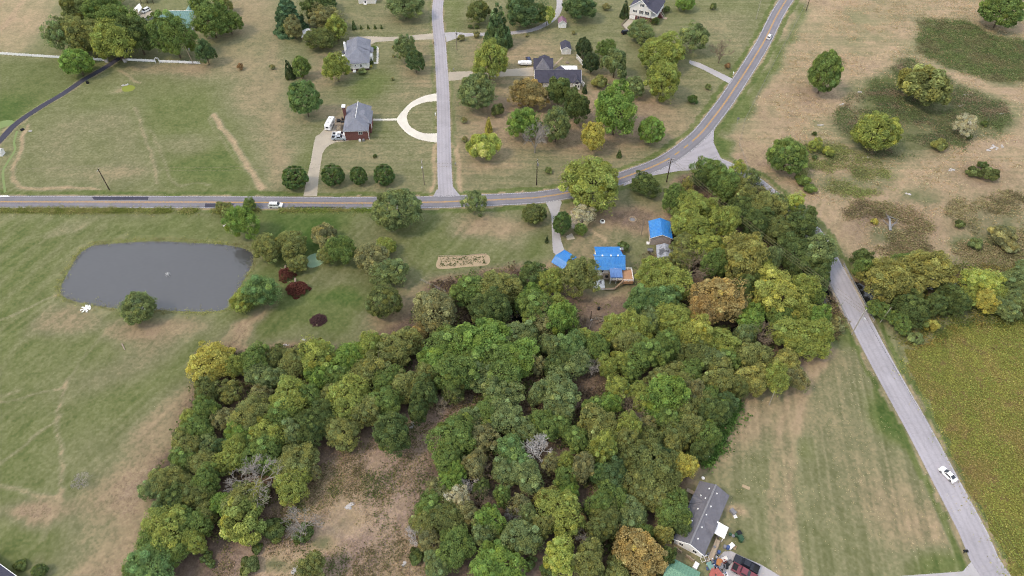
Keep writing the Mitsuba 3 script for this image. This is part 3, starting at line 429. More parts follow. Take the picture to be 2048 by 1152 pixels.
def window(t, x, y, z, w, h, face, frame='trim_white', pane='pane_dark', name='window', shutters=False, holder=None):
    """a window, door or vent proud of the wall; face is -y, +y, -x or +x"""
    def b(w, h, d0, d1, cx=0, cz=0):
        if face in ('-y', '+y'):
            s = -1 if face == '-y' else 1; y0, y1 = sorted((y+s*d0, y+s*d1)); return box(x+cx-w/2, x+cx+w/2, y0, y1, z+cz-h/2, z+cz+h/2)
        s = -1 if face == '-x' else 1; x0, x1 = sorted((x+s*d0, x+s*d1)); return box(x0, x1, y+cx-w/2, y+cx+w/2, z+cz-h/2, z+cz+h/2)
    k = t.part(name, b(w, h, -.02, .06), frame, parent=holder)
    t.part('pane' if name == 'window' else 'panel', [b(w*.40, h*.42, .062, .08, sx*w*.22, sz*h*.23) for sx in (-1, 1) for sz in (-1, 1)] if name == 'window' else b(w*.8, h*.88, .062, .08), pane, parent=k)
    if shutters:
        for s in (-1, 1): t.part('shutter', b(w*.42, h*1.05, .0, .05, s*w*.74), 'shutter', parent=k)
    return k
def posts_rail(pts, z0, z1, r=.06, step=2.0):
    out = []
    for (ax, ay), (bx, by) in zip(pts[:-1], pts[1:]):
        L = math.hypot(bx-ax, by-ay); n = max(1, round(L/step))
        for i in range(n+1): x, y = ax+(bx-ax)*i/n, ay+(by-ay)*i/n; out.append(box(x-r, x+r, y-r, y+r, z0, z1))
        for z in (z1, (z0+z1)/2): out.append(tube((ax, ay, z), (bx, by, z), r*1.1, None, 4))
        out += [tube((ax+(bx-ax)*i/(4*n), ay+(by-ay)*i/(4*n), z0), (ax+(bx-ax)*i/(4*n), ay+(by-ay)*i/(4*n), z1), .035, None, 4) for i in range(4*n)]
    return out

# brick house with a grey hip roof, by the half-circle driveway
t = Thing('brick_house', 'red brick house with grey hip roof and brick chimney by the half-circle driveway', 'house', (-62.1, 240.3), 3.6)
w = t.part('wall', box(-4.6, 4.6, -8.1, 8.1, 0, 4.45), 'brick'); t.part('wing_wall', box(4.4, 5.3, -3.8, 4.4, 0, 4.2), 'brick')
t.part('eave_trim', box(-4.95, 4.95, -8.45, 8.3, 4.22, 4.42), 'trim_white')
r = t.part('roof', hip_roof(-4.6, 4.6, -8.1, 8.1, 4.62, 7.5, -3.9, 7.4), 'shingle_grey')
t.part('wing_roof', [slab([(5.9, -4.3, 4.75), (5.9, 5.0, 4.75), (3.2, 2.0, 7.0), (3.2, -1.4, 7.0)]), slab([(5.9, -4.3, 4.75), (3.2, -1.4, 7.0), (-.2, -1.2, 7.02), (-.2, -3.9, 6.9)]), slab([(5.9, 5.0, 4.75), (-.2, 4.6, 6.9), (-.2, 1.9, 7.02), (3.2, 2.0, 7.0)]), slab([(3.2, -1.4, 7.0), (3.2, 2.0, 7.0), (-.2, 1.9, 7.02), (-.2, -1.2, 7.02)])], 'shingle_grey')
t.part('ridge_cap', tube((0, -3.9, 7.52), (0, 8.0, 7.52), .14, None, 5), 'off_white')
for i in range(5): t.part('roof_vent', box(-.42, -.12, -3.2+i*2.4, -2.9+i*2.4, 7.2, 7.62), 'junk_black', parent=r)
c = t.part('chimney', box(-5.75, -4.75, 2.3, 3.9, 0, 8.3), 'brick'); t.part('chimney_cap', box(-5.95, -4.55, 2.1, 4.1, 8.3, 8.75), 'trim_white', parent=c)
window(t, 1.6, -8.1, 3.2, 1.5, 1.3, '-y'); window(t, 4.6, -6.2, 2.6, 1.2, 1.4, '+x'); window(t, 5.3, 2.2, 2.6, 1.4, 1.5, '+x'); window(t, 5.3, -1.2, 2.0, 1.3, 2.3, '+x', pane='off_white', name='door')
t.part('corner_trim', [box(-4.72, -4.56, -8.2, -8.0, 0, 4.2), box(4.56, 4.72, -8.2, -8.0, 0, 4.2)], 'trim_white')
d = t.part('deck', box(-9.3, -4.62, -1.2, 3.8, 2.3, 2.5), 'grey_wood'); t.part('railing', posts_rail([(-4.8, 3.7), (-9.2, 3.7), (-9.2, -1.1), (-4.8, -1.1)], 2.5, 3.45), 'pale_wood', parent=d)
t.part('deck_post', [box(x-.1, x+.1, y-.1, y+.1, 0, 2.3) for x in (-9.1, -7) for y in (-1, 3.6)], 'grey_wood', parent=d)
t.part('deck_furniture', [box(-8.6, -7.4, 1, 2.4, 2.5, 3.1), box(-6.9, -6.2, 2.2, 3.2, 2.5, 3.2), box(-7, -5.4, .2, 1.2, 2.5, 3.0)], 'junk_black')
t.part('carport_slab', box(-9.0, -4.65, -5.2, -1.3, 0.02, .10), 'grey_wood')
for x, y, nm in ((1.1, -8.9, 'white'), (2.5, -8.8, 'grey')):
    single('air_conditioner', f'{nm} air conditioner unit at the foot of the red brick wall', 'air conditioner', [moved(box(-.4, .4, -.4, .4, .05, .85), (-62.1+x+.5, 240.3+y)), moved(disc((0, 0), .3, .85, .9), (-62.1+x+.5, 240.3+y))], 'off_white' if nm == 'white' else 'junk_grey')

# white house with grey roof above it
t = Thing('white_house', 'white house with mottled grey roof and white chimney on the upper driveway', 'house', (-70.2, 294.6), 6.0)
t.part('wall', box(-5.1, 5.1, -10.0, 10.0, .9, 3.5), 'off_white'); t.part('foundation', box(-5.05, 5.05, -9.95, 9.95, 0, .9), 'dark_wood')
t.part('eave_trim', box(-5.45, 5.45, -10.3, 10.3, 3.42, 3.62), 'trim_white')
t.part('roof', hip_roof(-5.1, 5.1, -10, 10, 3.8, 6.5, -1.5, 8.8), 'shingle_grey')
t.part('porch_wall', box(5.1, 6.4, -3.4, 3.2, 0, 2.9), 'off_white'); t.part('porch_roof', slab([(3.4, -.4, 4.75), (6.9, -.2, 3.3), (6.9, 3.9, 3.3), (3.4, 3.7, 4.75)]), 'shingle_grey')
t.part('cross_roof', [slab([(0, -1.2, 6.55), (5.6, -5.8, 3.95), (5.7, -.6, 4.2)]), slab([(0, .8, 6.55), (5.7, -.55, 4.2), (5.7, 4.6, 3.95)])], 'shingle_grey')
c = t.part('chimney', box(-6.05, -5.15, 1.5, 2.9, 0, 7.2), 'trim_white'); t.part('chimney_pot', box(-5.8, -5.4, 1.9, 2.5, 7.2, 7.7), 'trim_white', parent=c)
t.part('back_porch_wall', box(-7.6, -6.1, .4, 3.6, 0, 2.6), 'trim_white'); t.part('back_porch_roof', box(-7.8, -6.08, .2, 3.8, 2.6, 2.8), 'shingle_dark')
t.part('sunroom_wall', box(-10.6, -5.2, -2.6, -.3, 0, 2.5), 'trim_white'); t.part('sunroom_roof', box(-10.8, -5.15, -2.8, .0, 2.5, 2.7), 'trim_white')
window(t, 1.6, -10, 2.4, 1.0, 1.3, '-y'); window(t, -.8, -10, 2.5, .5, .6, '-y'); window(t, 6.4, -1, 1.6, 1.2, 1.4, '+x'); window(t, 6.4, 1.6, 1.6, 1.0, 2.0, '+x', name='door')
window(t, -1.6, -10.0, .5, 1.2, .7, '-y'); t.part('end_step', [box(-2.3, -.9, -11.4, -10.1, 0, .25), box(-2.1, -1.1, -10.8, -10.1, .25, .5)], 'trim_white')
t.part('side_fence', posts_rail([(-8.6, -12), (-8.4, -3), (-8.2, 4)], 0, 1.2, .05, 2.4), 'pale_wood')

# long dark-roofed house
t = Thing('dark_roofed_house', 'long white house with dark shingle roof and L-shaped wing', 'house', (20.0, 275.0), 0)
t.part('wall', gable_walls(-9.7, 9.7, -4.4, 4.2, 2.9, 5.9, 'x'), 'off_white')
p, _ = gable_roof(-9.7, 9.7, -4.4, 4.2, 2.9, 5.9, 'x', .55); t.part('roof', p, 'shingle_dark'); t.part('ridge_cap', tube((-10.2, -.1, 6.14), (10.2, -.1, 6.14), .11, None, 5), 'junk_grey')
t.part('barge_board', [tube((sx*10.22, -4.95, 2.68), (sx*10.22, -.1, 6.05), .1, None, 4) for sx in (-1, 1)], 'trim_white')
def front_gable(nm, x, hw, y0, y1, ze, zr):
    t.part(nm, [slab([(x-hw, y0, ze), (x, y0, zr), (x, y1, zr), (x-hw, y0+.25*(y1-y0), ze)]), slab([(x, y0, zr), (x+hw, y0, ze), (x+hw, y0+.25*(y1-y0), ze), (x, y1, zr)])], 'shingle_dark')
front_gable('front_gable_roof', -1.9, 2.5, -5.6, -.8, 3.0, 5.6); front_gable('portico_roof', 8.0, 1.9, -6.3, -.9, 3.1, 5.2)
t.part('front_bay_wall', gable_walls(-3.9, .1, -5.3, -4.2, 2.9, 5.0, 'y'), 'trim_white')
t.part('portico_wall', gable_walls(6.5, 9.5, -6.0, -4.2, 2.9, 4.7, 'y'), 'trim_white'); t.part('portico_shade', slab([(6.9, -6.5, 3.6), (8.0, -6.5, 4.3), (9.1, -6.5, 3.6), (8.0, -6.45, 3.0)], .1), 'shingle_dark')
window(t, 7.6, -6.0, 1.4, 1.1, 1.9, '-y', name='door', pane='pane_dark'); window(t, 8.8, -6.0, 1.6, .6, 1.3, '-y'); window(t, -1.9, -5.3, 1.6, 1.3, 1.4, '-y'); window(t, -7, -4.4, 1.6, 1.2, 1.3, '-y')
t.part('garden_arch', posts_rail([(10.6, -2.2), (11.4, -4.4)], 0, 2.2, .09, 1.2), 'trim_white')
t.part('wing_wall', gable_walls(-10, -2.2, 6.6, 14.0, 2.9, 5.6, 'x'), 'off_white'); p, _ = gable_roof(-10, -2.2, 6.6, 14.0, 2.9, 5.6, 'x', .5); t.part('wing_roof', p, 'shingle_dark')
t.part('wing_link_wall', box(-9.6, -2.6, 4.2, 6.6, 0, 2.9), 'off_white'); t.part('wing_link_roof', slab([(-10.2, 3.4, 3.35), (-2.0, 3.4, 3.35), (-2.0, 6.7, 3.0), (-10.2, 6.7, 3.0)]), 'shingle_dark')
t.part('wing_hip_roof', [slab([(-9.3, 4.4, 3.3), (-3.4, 4.4, 3.3), (-6.3, 8.6, 5.95)]), slab([(-9.3, 4.4, 3.3), (-6.3, 8.6, 5.95), (-6.3, 10.4, 5.9), (-9.3, 7.0, 3.3)]), slab([(-6.3, 8.6, 5.95), (-3.4, 4.4, 3.3), (-3.4, 7.0, 3.3), (-6.3, 10.4, 5.9)])], 'shingle_mid')
t.part('back_gable_roof', [slab([(-2.4, 4.2, 3.1), (1.2, 4.4, 5.5), (1.2, .2, 6.0), (-1.6, .6, 5.6)]), slab([(1.2, 4.4, 5.5), (4.4, 4.2, 3.1), (3.4, .6, 5.6), (1.2, .2, 6.0)])], 'shingle_dark')
t.part('porch_roof', box(1.6, 9.0, 4.25, 8.8, 2.75, 2.95), 'trim_white'); t.part('porch_post', [box(x-.1, x+.1, 8.5, 8.7, 0, 2.75) for x in (1.9, 5.2, 8.7)], 'trim_white')
t.part('store_wall', box(-7.6, -3.2, 14.2, 17.2, 0, 2.4), 'off_white'); t.part('store_roof', hip_roof(-7.6, -3.2, 14.2, 17.2, 2.5, 3.9, 15.2, 16.6, .3), 'shingle_dark')
t.part('walkway', slab([(-1.9, 13.0, .1), (-1.2, 12.4, .1), (3.6, 21.0, .1), (3.0, 21.4, .1)], .09), 'pale_wood')

# big white house with dark roof at the top
t = Thing('big_white_house', 'big white house with shuttered windows and dark blue-grey roof at the top', 'house', (63.5, 331.2), -24.0)
X0, X1, D = -6.0, 4.6, 15.0
t.part('basement_wall', box(X0+.1, X1-.1, .1, D, 0, 2.4), 'brick'); t.part('wall', extr([(X0, 0, 2.4), (X1, 0, 2.4), (X1, 0, 5.6), (-.6, 0, 10.3), (X0, 0, 6.4)], (0, D, 0)), 'off_white')
t.part('roof', [slab([(X0-.5, -.4, 6.2), (-.6, -.4, 10.55), (-.6, D+.4, 10.55), (X0-.5, D+.4, 6.2)]), slab([(-.6, -.4, 10.55), (3.2, -.4, 7.1), (3.2, D+.4, 7.1), (-.6, D+.4, 10.55)]), slab([(3.2, -.4, 7.1), (7.7, -.4, 5.0), (7.7, D+.4, 5.0), (3.2, D+.4, 7.1)])], 'shingle_dark')
t.part('barge_board', [tube((X0-.5, -.45, 6.15), (-.6, -.45, 10.5), .13, None, 4), tube((-.6, -.45, 10.5), (3.2, -.45, 7.05), .13, None, 4), tube((3.2, -.45, 7.05), (7.7, -.45, 4.95), .13, None, 4)], 'trim_white')
for y in (3.0, 8.5):
    dm = t.part('dormer', extr([(1.7, y-1.1, 7.2), (1.7, y+1.1, 7.2), (1.7, y+1.1, 8.6), (1.7, y, 9.5), (1.7, y-1.1, 8.6)], (-1.6, 0, 0)), 'trim_white')
    t.part('dormer_roof', [slab([(1.9, y-1.3, 8.6), (1.9, y, 9.75), (-.6, y, 9.75), (-.6, y-1.3, 8.7)], .12), slab([(1.9, y, 9.75), (1.9, y+1.3, 8.6), (-.6, y+1.3, 8.7), (-.6, y, 9.75)], .12)], 'shingle_dark', parent=dm)
window(t, -.2, 0, 7.9, 1.0, 1.3, '-y', shutters=True)
for x, h in ((-3.4, 1.0), (-.2, 1.6), (2.7, 1.6)): window(t, x, 0, 4.4, 1.0, h, '-y', shutters=True)
window(t, -4.4, .1, 1.15, 3.0, 2.1, '-y', pane='trim_white', name='garage_door'); window(t, -1.3, .1, 1.1, 1.0, 2.0, '-y', pane='pane_dark', name='door')
pf = t.part('porch_floor', box(X1, 7.3, .4, D, 2.2, 2.45), 'off_white'); t.part('porch_base', box(X1+.1, 7.1, .6, D, 0, 2.2), 'brick'); t.part('porch_post', [box(7.0, 7.25, y-.12, y+.12, 2.45, 4.95) for y in (.6, 4.2, 8, 12, 14.6)], 'trim_white', parent=pf); t.part('railing', posts_rail([(X1, .5), (7.1, .5), (7.1, 6.6)], 2.45, 3.4, .05, 1.8)+posts_rail([(7.1, 8.6), (7.1, D)], 2.45, 3.4, .05, 1.8), 'trim_white', parent=pf)
for y in (2.5, 6, 10, 13): window(t, X1, y, 3.9, .9, 1.7, '+x')
t.part('step', [box(7.3+i*.36, 7.66+i*.36, 6.7, 8.5, 0, 2.2-i*.36) for i in range(6)], 'brick'); t.part('step_rail', [tube((7.3, y, 3.3), (9.5, y, 1.0), .06, None, 4) for y in (6.7, 8.5)]+[tube((9.5, y, 0), (9.5, y, 1.0), .06, None, 4) for y in (6.7, 8.5)], 'trim_white'); t.part('landing', box(9.5, 11.4, 6.6, 8.6, .02, .12), 'pale_wood')
single('retaining_wall', 'low dark timber retaining wall beside the big white house garage', 'retaining wall', [tube((*(58.01,334.81), .5), (*(53.71,327.09), .2), .3, None, 5), tube((*(53.71,327.09), .2), (*(54.99,323.06), .2), .3, None, 5)], 'grey_wood')

# sheds on the north side
def shed(name, label, loc, rot, w, d, ze, zr, wall, roof, door='trim_white', ribs=0, win=True):
    t = Thing(name, label, 'shed', loc, rot)
    t.part('wall', gable_walls(-w/2, w/2, 0, d, ze, zr), wall); p, rb = gable_roof(-w/2, w/2, 0, d, ze, zr, 'y', .28, .12, ribs); t.part('roof', p+rb, roof)
    if win: window(t, 0, 0, 1.0, 1.6, 1.9, '-y', frame=wall, pane=door, name='door'); t.part('corner_trim', [box(sx*w/2-.07, sx*w/2+.07, -.05, .05, 0, ze) for sx in (-1, 1)], 'trim_white')
    t.part('barge_board', [tube((sx*(w/2+.28), -.3, ze-.1), (0, -.3, zr+.14), .07, None, 4) for sx in (-1, 1)], 'trim_white' if wall != 'grey_metal' else 'junk_grey')
    return t
shed('gable_shed', 'white gable shed with dark grey roof behind the dark-roofed house', (25.1, 298.9), 3, 4.2, 6.2, 2.5, 3.7, 'off_white', 'shingle_dark')
shed('gable_shed', 'small cream shed with pink-purple roof near the gravel track', (24.50,324.06), 2, 3.6, 4.4, 2.6, 3.7, 'off_white', 'pink_roof')
t = Thing('white_cottage', 'white walled building with pale roof cut off by the top edge', 'house', (-74.15,349.61), 0)
t.part('wall', gable_walls(-4.3, 4.3, 0, 9, 3.0, 4.4, 'x'), 'off_white'); p, _ = gable_roof(-4.3, 4.3, 0, 9, 3.0, 4.4, 'x', .4); t.part('roof', p, 'off_white'); window(t, -.9, 0, .9, .9, 1.4, '-y', name='door', pane='pane_dark'); t.part('end_step', box(-1.6, -.2, -1.4, -.05, 0, .35), 'off_white')
shed('gable_shed', 'beige shed hidden behind the low dark olive tree', (-96.55,310.41), 8, 5.0, 6.0, 2.6, 3.6, 'pale_wood', 'off_white', win=False)
t = Thing('pump_house', 'tiny white hut cut off by the left edge', 'shed', (-199.56,222.69), 0)
t.part('wall', box(-1.6, 1.6, -1.2, 1.2, 0, 1.9), 'off_white'); t.part('roof', gable_roof(-1.6, 1.6, -1.2, 1.2, 1.9, 2.6, 'x', .2, .1)[0], 'off_white')

# blue-roofed house
t = Thing('blue_roofed_house', 'house with bright blue metal roof and orange deck amid the woods', 'house', (31.7, 160.6), 0)
t.part('wall', gable_walls(-4.5, 4.5, -2.9, 3.2, 3.3, 5.75, 'x'), 'off_white')
p, rb = gable_roof(-4.5, 4.5, -2.9, 3.2, 3.3, 5.75, 'x', .5, .14, .62); t.part('roof', p+rb, 'blue_roof')
t.part('rear_wall', box(-4.0, 4.0, 3.2, 6.6, 0, 2.9), 'off_white'); t.part('rear_roof', [slab([(-4.3, .36, 5.93), (4.3, .36, 5.93), (4.3, 7.3, 3.15), (-4.3, 7.3, 3.15)])]+[hexa([(x-.04, .4, 5.9), (x+.04, .4, 5.9), (x+.04, 7.25, 3.15), (x-.04, 7.25, 3.15)], [(x-.04, .4, 6.0), (x+.04, .4, 6.0), (x+.04, 7.25, 3.23), (x-.04, 7.25, 3.23)]) for x in np.arange(-4, 4.2, .62)], 'blue_roof')
t.part('ridge_cap', box(-5.0, 5.0, -.05, .35, 5.88, 6.02), 'blue_roof')
for x in (-2.45, .3, 2.6): t.part('roof_vent', box(x-.22, x+.22, -.12, .42, 6.0, 6.22), 'trim_white')
c = t.part('chimney', box(4.1, 4.75, 3.6, 4.5, 0, 5.3), 'brick'); t.part('chimney_cap', box(4.0, 4.85, 3.5, 4.6, 5.3, 5.45), 'junk_grey', parent=c); t.part('satellite_dish', moved(disc((0, 0), .4, -.05, .05, 12, .35), (4.3, 5.1, 4.3)), 'trim_white')
d = t.part('deck', box(3.9, 7.2, -7.7, -2.4, 2.0, 2.2), 'deck_wood', 'orange-brown sun deck'); t.part('railing', posts_rail([(4.0, -7.6), (7.1, -7.6), (7.1, -2.5), (4.6, -2.5)], 2.2, 3.15, .07, 1.6), 'trim_white', parent=d); t.part('deck_post', [box(x-.1, x+.1, y-.1, y+.1, 0, 2.0) for x in (4.2, 6.9) for y in (-7.4, -4.8)], 'grey_wood', parent=d)
t.part('deck_skirt', box(3.95, 7.15, -7.72, -7.66, 1.1, 2.0), 'deck_wood', parent=d)
pr = t.part('porch_roof', [slab([(-.2, -6.8, 3.2), (3.75, -6.8, 3.2), (3.75, -3.1, 3.55), (-.2, -3.1, 3.55)])]+[box(x-.03, x+.03, -6.75, -3.2, 3.2, 3.45) for x in (.9, 1.9, 2.9)], 'porch_blue', 'pale blue porch roof'); t.part('porch_post', [box(x-.08, x+.08, -6.7, -6.54, 0, 3.05) for x in (-.05, 1.8, 3.6)], 'trim_white', parent=pr); t.part('porch_rail', posts_rail([(-.1, -7.0), (3.7, -7.0)], 1.9, 2.7, .06, 1.8), 'trim_white', parent=pr); t.part('porch_floor', box(-.3, 3.85, -7.1, -2.95, 1.7, 1.9), 'grey_wood', parent=pr)
t.part('side_landing', box(-2.2, -.35, -5.6, -2.95, .9, 1.05), 'grey_wood'); t.part('grill', box(-1.5, -.7, -5.0, -4.4, 1.05, 1.9), 'junk_black')
pt = t.part('patio', box(-5.6, -1.95, -9.2, -4.9, .02, .16), 'off_white'); t.part('patio_rail', posts_rail([(-5.5, -5), (-5.5, -9.1), (-2.0, -9.1), (-2.0, -5.6)], .16, .9, .04, 1.8), 'trim_white', parent=pt)
t.part('ramp', [slab([(-2.0, -9.6, .35), (1.1, -9.6, .55), (1.1, -8.9, .55), (-2.0, -8.9, .35)]), slab([(1.1, -9.6, .55), (3.9, -7.6, 2.1), (3.9, -6.9, 2.1), (1.1, -8.9, .55)])], 'pale_wood'); t.part('ramp_rail', [tube((-5, -9.7, .9), (1.1, -9.7, 1.3), .09, None, 4), tube((1.1, -9.7, 1.3), (3.9, -7.7, 3.0), .09, None, 4)]+[tube((1.1+2.8*i/5, -9.7+2.0*i/5, .4), (1.1+2.8*i/5, -9.7+2.0*i/5, 1.3+1.7*i/5), .07, None, 4) for i in range(6)], 'deck_wood')
window(t, -2.5, -2.9, 2.2, 1.2, 1.4, '-y'); window(t, 1.8, -2.9, 2.6, 1.2, 1.8, '-y', name='door', pane='pane_dark')
single('patio_chair', 'grey chair on the white patio of the blue-roofed house', 'chair', [moved(box(-.3, .3, -.3, .3, .5, .6), (28.6, 154.0)), moved(box(-.3, .3, .24, .3, .6, 1.2), (28.6, 154.0))]+[moved(box(x-.03, x+.03, y-.03, y+.03, .16, .5), (28.6, 154.0)) for x in (-.26, .26) for y in (-.26, .26)], 'junk_grey')
# octagonal blue-roofed outbuilding
t = Thing('blue_roofed_garage', 'angled outbuilding with bright blue roof beside the gravel drive', 'outbuilding', (17.0, 162.3), -42)
t.part('wall', extr([(-2.3, -2.5, 0), (2.3, -2.5, 0), (2.3, 2.6, 0), (-2.3, 2.6, 0)], (0, 0, 2.6)), 'pale_wood')
t.part('roof', [slab([(-2.6, -1.3, 3.9), (2.6, -1.3, 3.9), (2.6, 3.6, 2.9), (-2.6, 3.6, 2.9)], .12), slab([(-2.6, -3.3, 2.3), (2.6, -3.3, 2.3), (2.6, -1.3, 3.9), (-2.6, -1.3, 3.9)], .12)]+[box(x-.03, x+.03, -1.2, 3.5, 2.9, 2.95, 0, 0) for x in ()]+[hexa([(x-.04, -1.3, 3.88), (x+.04, -1.3, 3.88), (x+.04, 3.6, 2.9), (x-.04, 3.6, 2.9)], [(x-.04, -1.3, 3.97), (x+.04, -1.3, 3.97), (x+.04, 3.6, 2.98), (x-.04, 3.6, 2.98)]) for x in np.arange(-2.4, 2.5, .6)], 'blue_roof')
t.part('door_step', box(-1.2, 1.2, 3.4, 4.8, 0, .3), 'pale_wood'); window(t, 0, 2.6, 1.2, 1.4, 2.0, '+y', name='door')
# barn and metal shed
t = shed('blue_roofed_barn', 'tan metal barn with bright blue roof at the woods edge', (50.4, 171.9), -3, 6.9, 8.0, 3.4, 4.9, 'tan_metal', 'blue_roof', ribs=.7, win=False); labels[t.key]['category'] = 'barn'
t.part('wall_rib', [box(x-.03, x+.03, -.04, -.002, .1, 3.3) for x in np.arange(-3.2, 3.4, .8)], 'tan_metal'); window(t, -3.45, 2.0, 1.1, 1.0, 2.0, '-x', frame='tan_metal', pane='off_white', name='door'); t.part('door_step', box(-4.5, -3.5, .1, 1.2, 0, .35), 'off_white')
t = shed('metal_shed', 'weathered grey metal shed in front of the blue barn', (50.8, 163.6), -4, 5.0, 5.6, 2.1, 3.1, 'grey_metal', 'grey_metal', ribs=.9)
single('utility_trailer', 'small grey trailer parked between barn and metal shed', 'trailer', [moved(box(-.9, .9, -.6, .6, .5, .62), (46.6, 168.9)), moved(box(-.9, .9, -.6, -.5, .62, 1.0), (46.6, 168.9)), moved(box(-.9, .9, .5, .6, .62, 1.0), (46.6, 168.9)), moved(tube((.2, -.75, .35), (.2, .75, .35), .35, None, 10), (46.6, 168.9))], 'junk_grey')
single('white_tarp', 'white tarp covered stack between barn and metal shed', 'tarp', [moved(box(-1.7, 1.7, -.5, .5, 0, 1.5, .3, .2), (51.3, 170.4))], 'off_white')

# long grey-roofed house at the bottom
t = Thing('grey_roofed_house', 'long low house with grey shingle roof and white gable at the bottom', 'house', (46.4, 74.3), -31)
t.part('wall', gable_walls(-3.5, 3.5, -8.6, 8.2, 2.5, 4.2), 'off_white'); p, _ = gable_roof(-3.5, 3.5, -8.6, 8.2, 2.5, 4.2, 'y', .4); t.part('roof', p, 'shingle_mid')
t.part('ridge_cap', box(-.22, .22, -8.9, 8.6, 4.36, 4.46), 'junk_grey')
for i, (x, y) in enumerate(((-1.1, 6.9), (1.0, 6.6), (-2.2, 4.4), (-1.0, 4.0), (.9, 2.6), (-1.6, .6), (.7, .0), (-1.7, -3.0), (.9, -3.5), (-1.4, -6.6), (1.1, -6.6))): t.part('roof_vent', disc((x, y), .17, 4.2-.5*abs(x), 4.62-.45*abs(x), 8), 'trim_white')
t.part('cross_gable_roof', [slab([(3.95, -3.6, 2.55), (3.95, -1.6, 3.6), (.9, -1.6, 4.05), (2.2, -3.4, 3.4)]), slab([(3.95, -1.6, 3.6), (3.95, .4, 2.55), (2.2, .2, 3.4), (.9, -1.6, 4.05)])], 'shingle_mid')
t.part('side_gable_roof', [slab([(-3.95, 1.4, 2.6), (-.9, 3.0, 4.1), (-3.95, 3.0, 3.6)]), slab([(-3.95, 3.0, 3.6), (-.9, 3.0, 4.1), (-3.95, 4.6, 2.6)])], 'shingle_mid')
t.part('barge_board', [tube((sx*3.9, -9.0, 2.4), (0, -9.0, 4.35), .12, None, 4) for sx in (-1, 1)], 'trim_white')
window(t, -1.8, -8.6, 1.4, 1.1, 1.0, '-y'); window(t, 1.6, -8.6, 1.4, 1.1, 1.0, '-y'); window(t, 3.5, 4, 1.5, 1.2, 1.1, '+x'); window(t, -3.5, 5, 1.5, 1.0, 1.0, '-x')
pr = t.part('porch_roof', slab([(3.6, -2.6, 2.75), (6.5, -2.6, 2.5), (6.5, .6, 2.5), (3.6, .6, 2.75)]), 'trim_white', 'flat white porch roof'); t.part('porch_post', [box(6.2, 6.35, y-.08, y+.08, 0, 2.35) for y in (-2.4, .4)], 'trim_white', parent=pr)
t.part('ramp', slab([(4.9, -9.3, .25), (6.0, -9.3, .25), (6.0, -2.7, .8), (4.9, -2.7, .8)], .15), 'pale_wood'); t.part('ramp_rail', [tube((x, -9.2, 1.1), (x, -2.7, 1.7), .05, None, 4) for x in (4.85, 6.05)]+[tube((x, y, .2), (x, y, 1.4), .05, None, 4) for x in (4.85, 6.05) for y in (-9, -7, -5, -3)], 'grey_wood')
t.part('back_steps', [slab([(-5.9, 5.2, .7), (-3.6, 5.2, .7), (-3.6, 6.2, .7), (-5.9, 6.2, .7)]), slab([(-5.4, 2.8, .5), (-3.8, 2.8, .5), (-3.8, 3.3, .5), (-5.4, 3.3, .5)])], 'pale_wood')
for i, x in enumerate((-3.0, -2.0, .2, 1.2)): t.part('wood_pallet', [box(x, x+1.1, -9.9-.2*i, -9.75-.2*i, 0, 1.2)]+[box(x+.1*j*3, x+.1*j*3+.1, -10.0-.2*i, -9.9-.2*i, .05, 1.25) for j in range(4)], 'pale_wood')
t = Thing('green_roofed_shed', 'mint green metal roof cut off by the bottom edge', 'shed', (39.4, 60.6), -30)
t.part('wall', gable_walls(-3.4, 3.2, -3.0, 2.0, 2.2, 3.3, 'x'), 'off_white'); p, rb = gable_roof(-3.4, 3.2, -3.0, 2.0, 2.2, 3.3, 'x', .3, .12, .7); t.part('roof', p+rb, 'mint_roof')
# bottom left house
t = Thing('bottom_left_house', 'dark blue-grey roofed brick house cut off at the lower left corner', 'house', (-119.0, 57.2), -28)
t.part('wall', gable_walls(-10, 6.8, -4.2, 4.2, 2.7, 4.8, 'x'), 'brick'); p, _ = gable_roof(-10, 6.8, -4.2, 4.2, 2.7, 4.8, 'x', .5); t.part('roof', p, 'shingle_dark'); t.part('barge_board', [tube((7.35, s*4.7, 2.5), (7.35, 0, 5.0), .14, None, 4) for s in (-1, 1)], 'trim_white'); t.part('gutter', box(-10.2, 7.2, 4.7, 4.85, 2.5, 2.62), 'trim_white'); window(t, 6.8, 1, 1.6, 1.2, 1.3, '+x')
# green-roofed house in the left grove
t = Thing('green_roofed_house', 'house with pale green metal roofs half hidden by trees at the upper left', 'house', (-161.5, 322.0), 0)
t.part('wall', box(-8.5, 6.2, 0.2, 8.6, 0, 3.4), 'off_white'); t.part('roof', [slab([(-9.0, -.6, 3.4), (6.8, -.6, 3.4), (6.3, 8.6, 5.4), (-9.0, 8.6, 5.4)])]+[hexa([(x-.05, -.6, 3.38), (x+.05, -.6, 3.38), (x+.05, 8.6, 5.4), (x-.05, 8.6, 5.4)], [(x-.05, -.6, 3.48), (x+.05, -.6, 3.48), (x+.05, 8.6, 5.5), (x-.05, 8.6, 5.5)]) for x in np.arange(-8.5, 6.5, .9)], 'green_roof', 'darker green main roof slope'); t.part('ridge_trim', box(-9, 6.4, 8.55, 8.8, 5.4, 5.55), 'trim_white')
t.part('wing_wall', box(.3, 5.0, 8.8, 22, 0, 3.2), 'off_white'); t.part('wing_roof', gable_roof(.3, 5.0, 8.9, 22, 3.4, 4.6, 'y', .4, .14, 1.0)[0], 'green_roof')
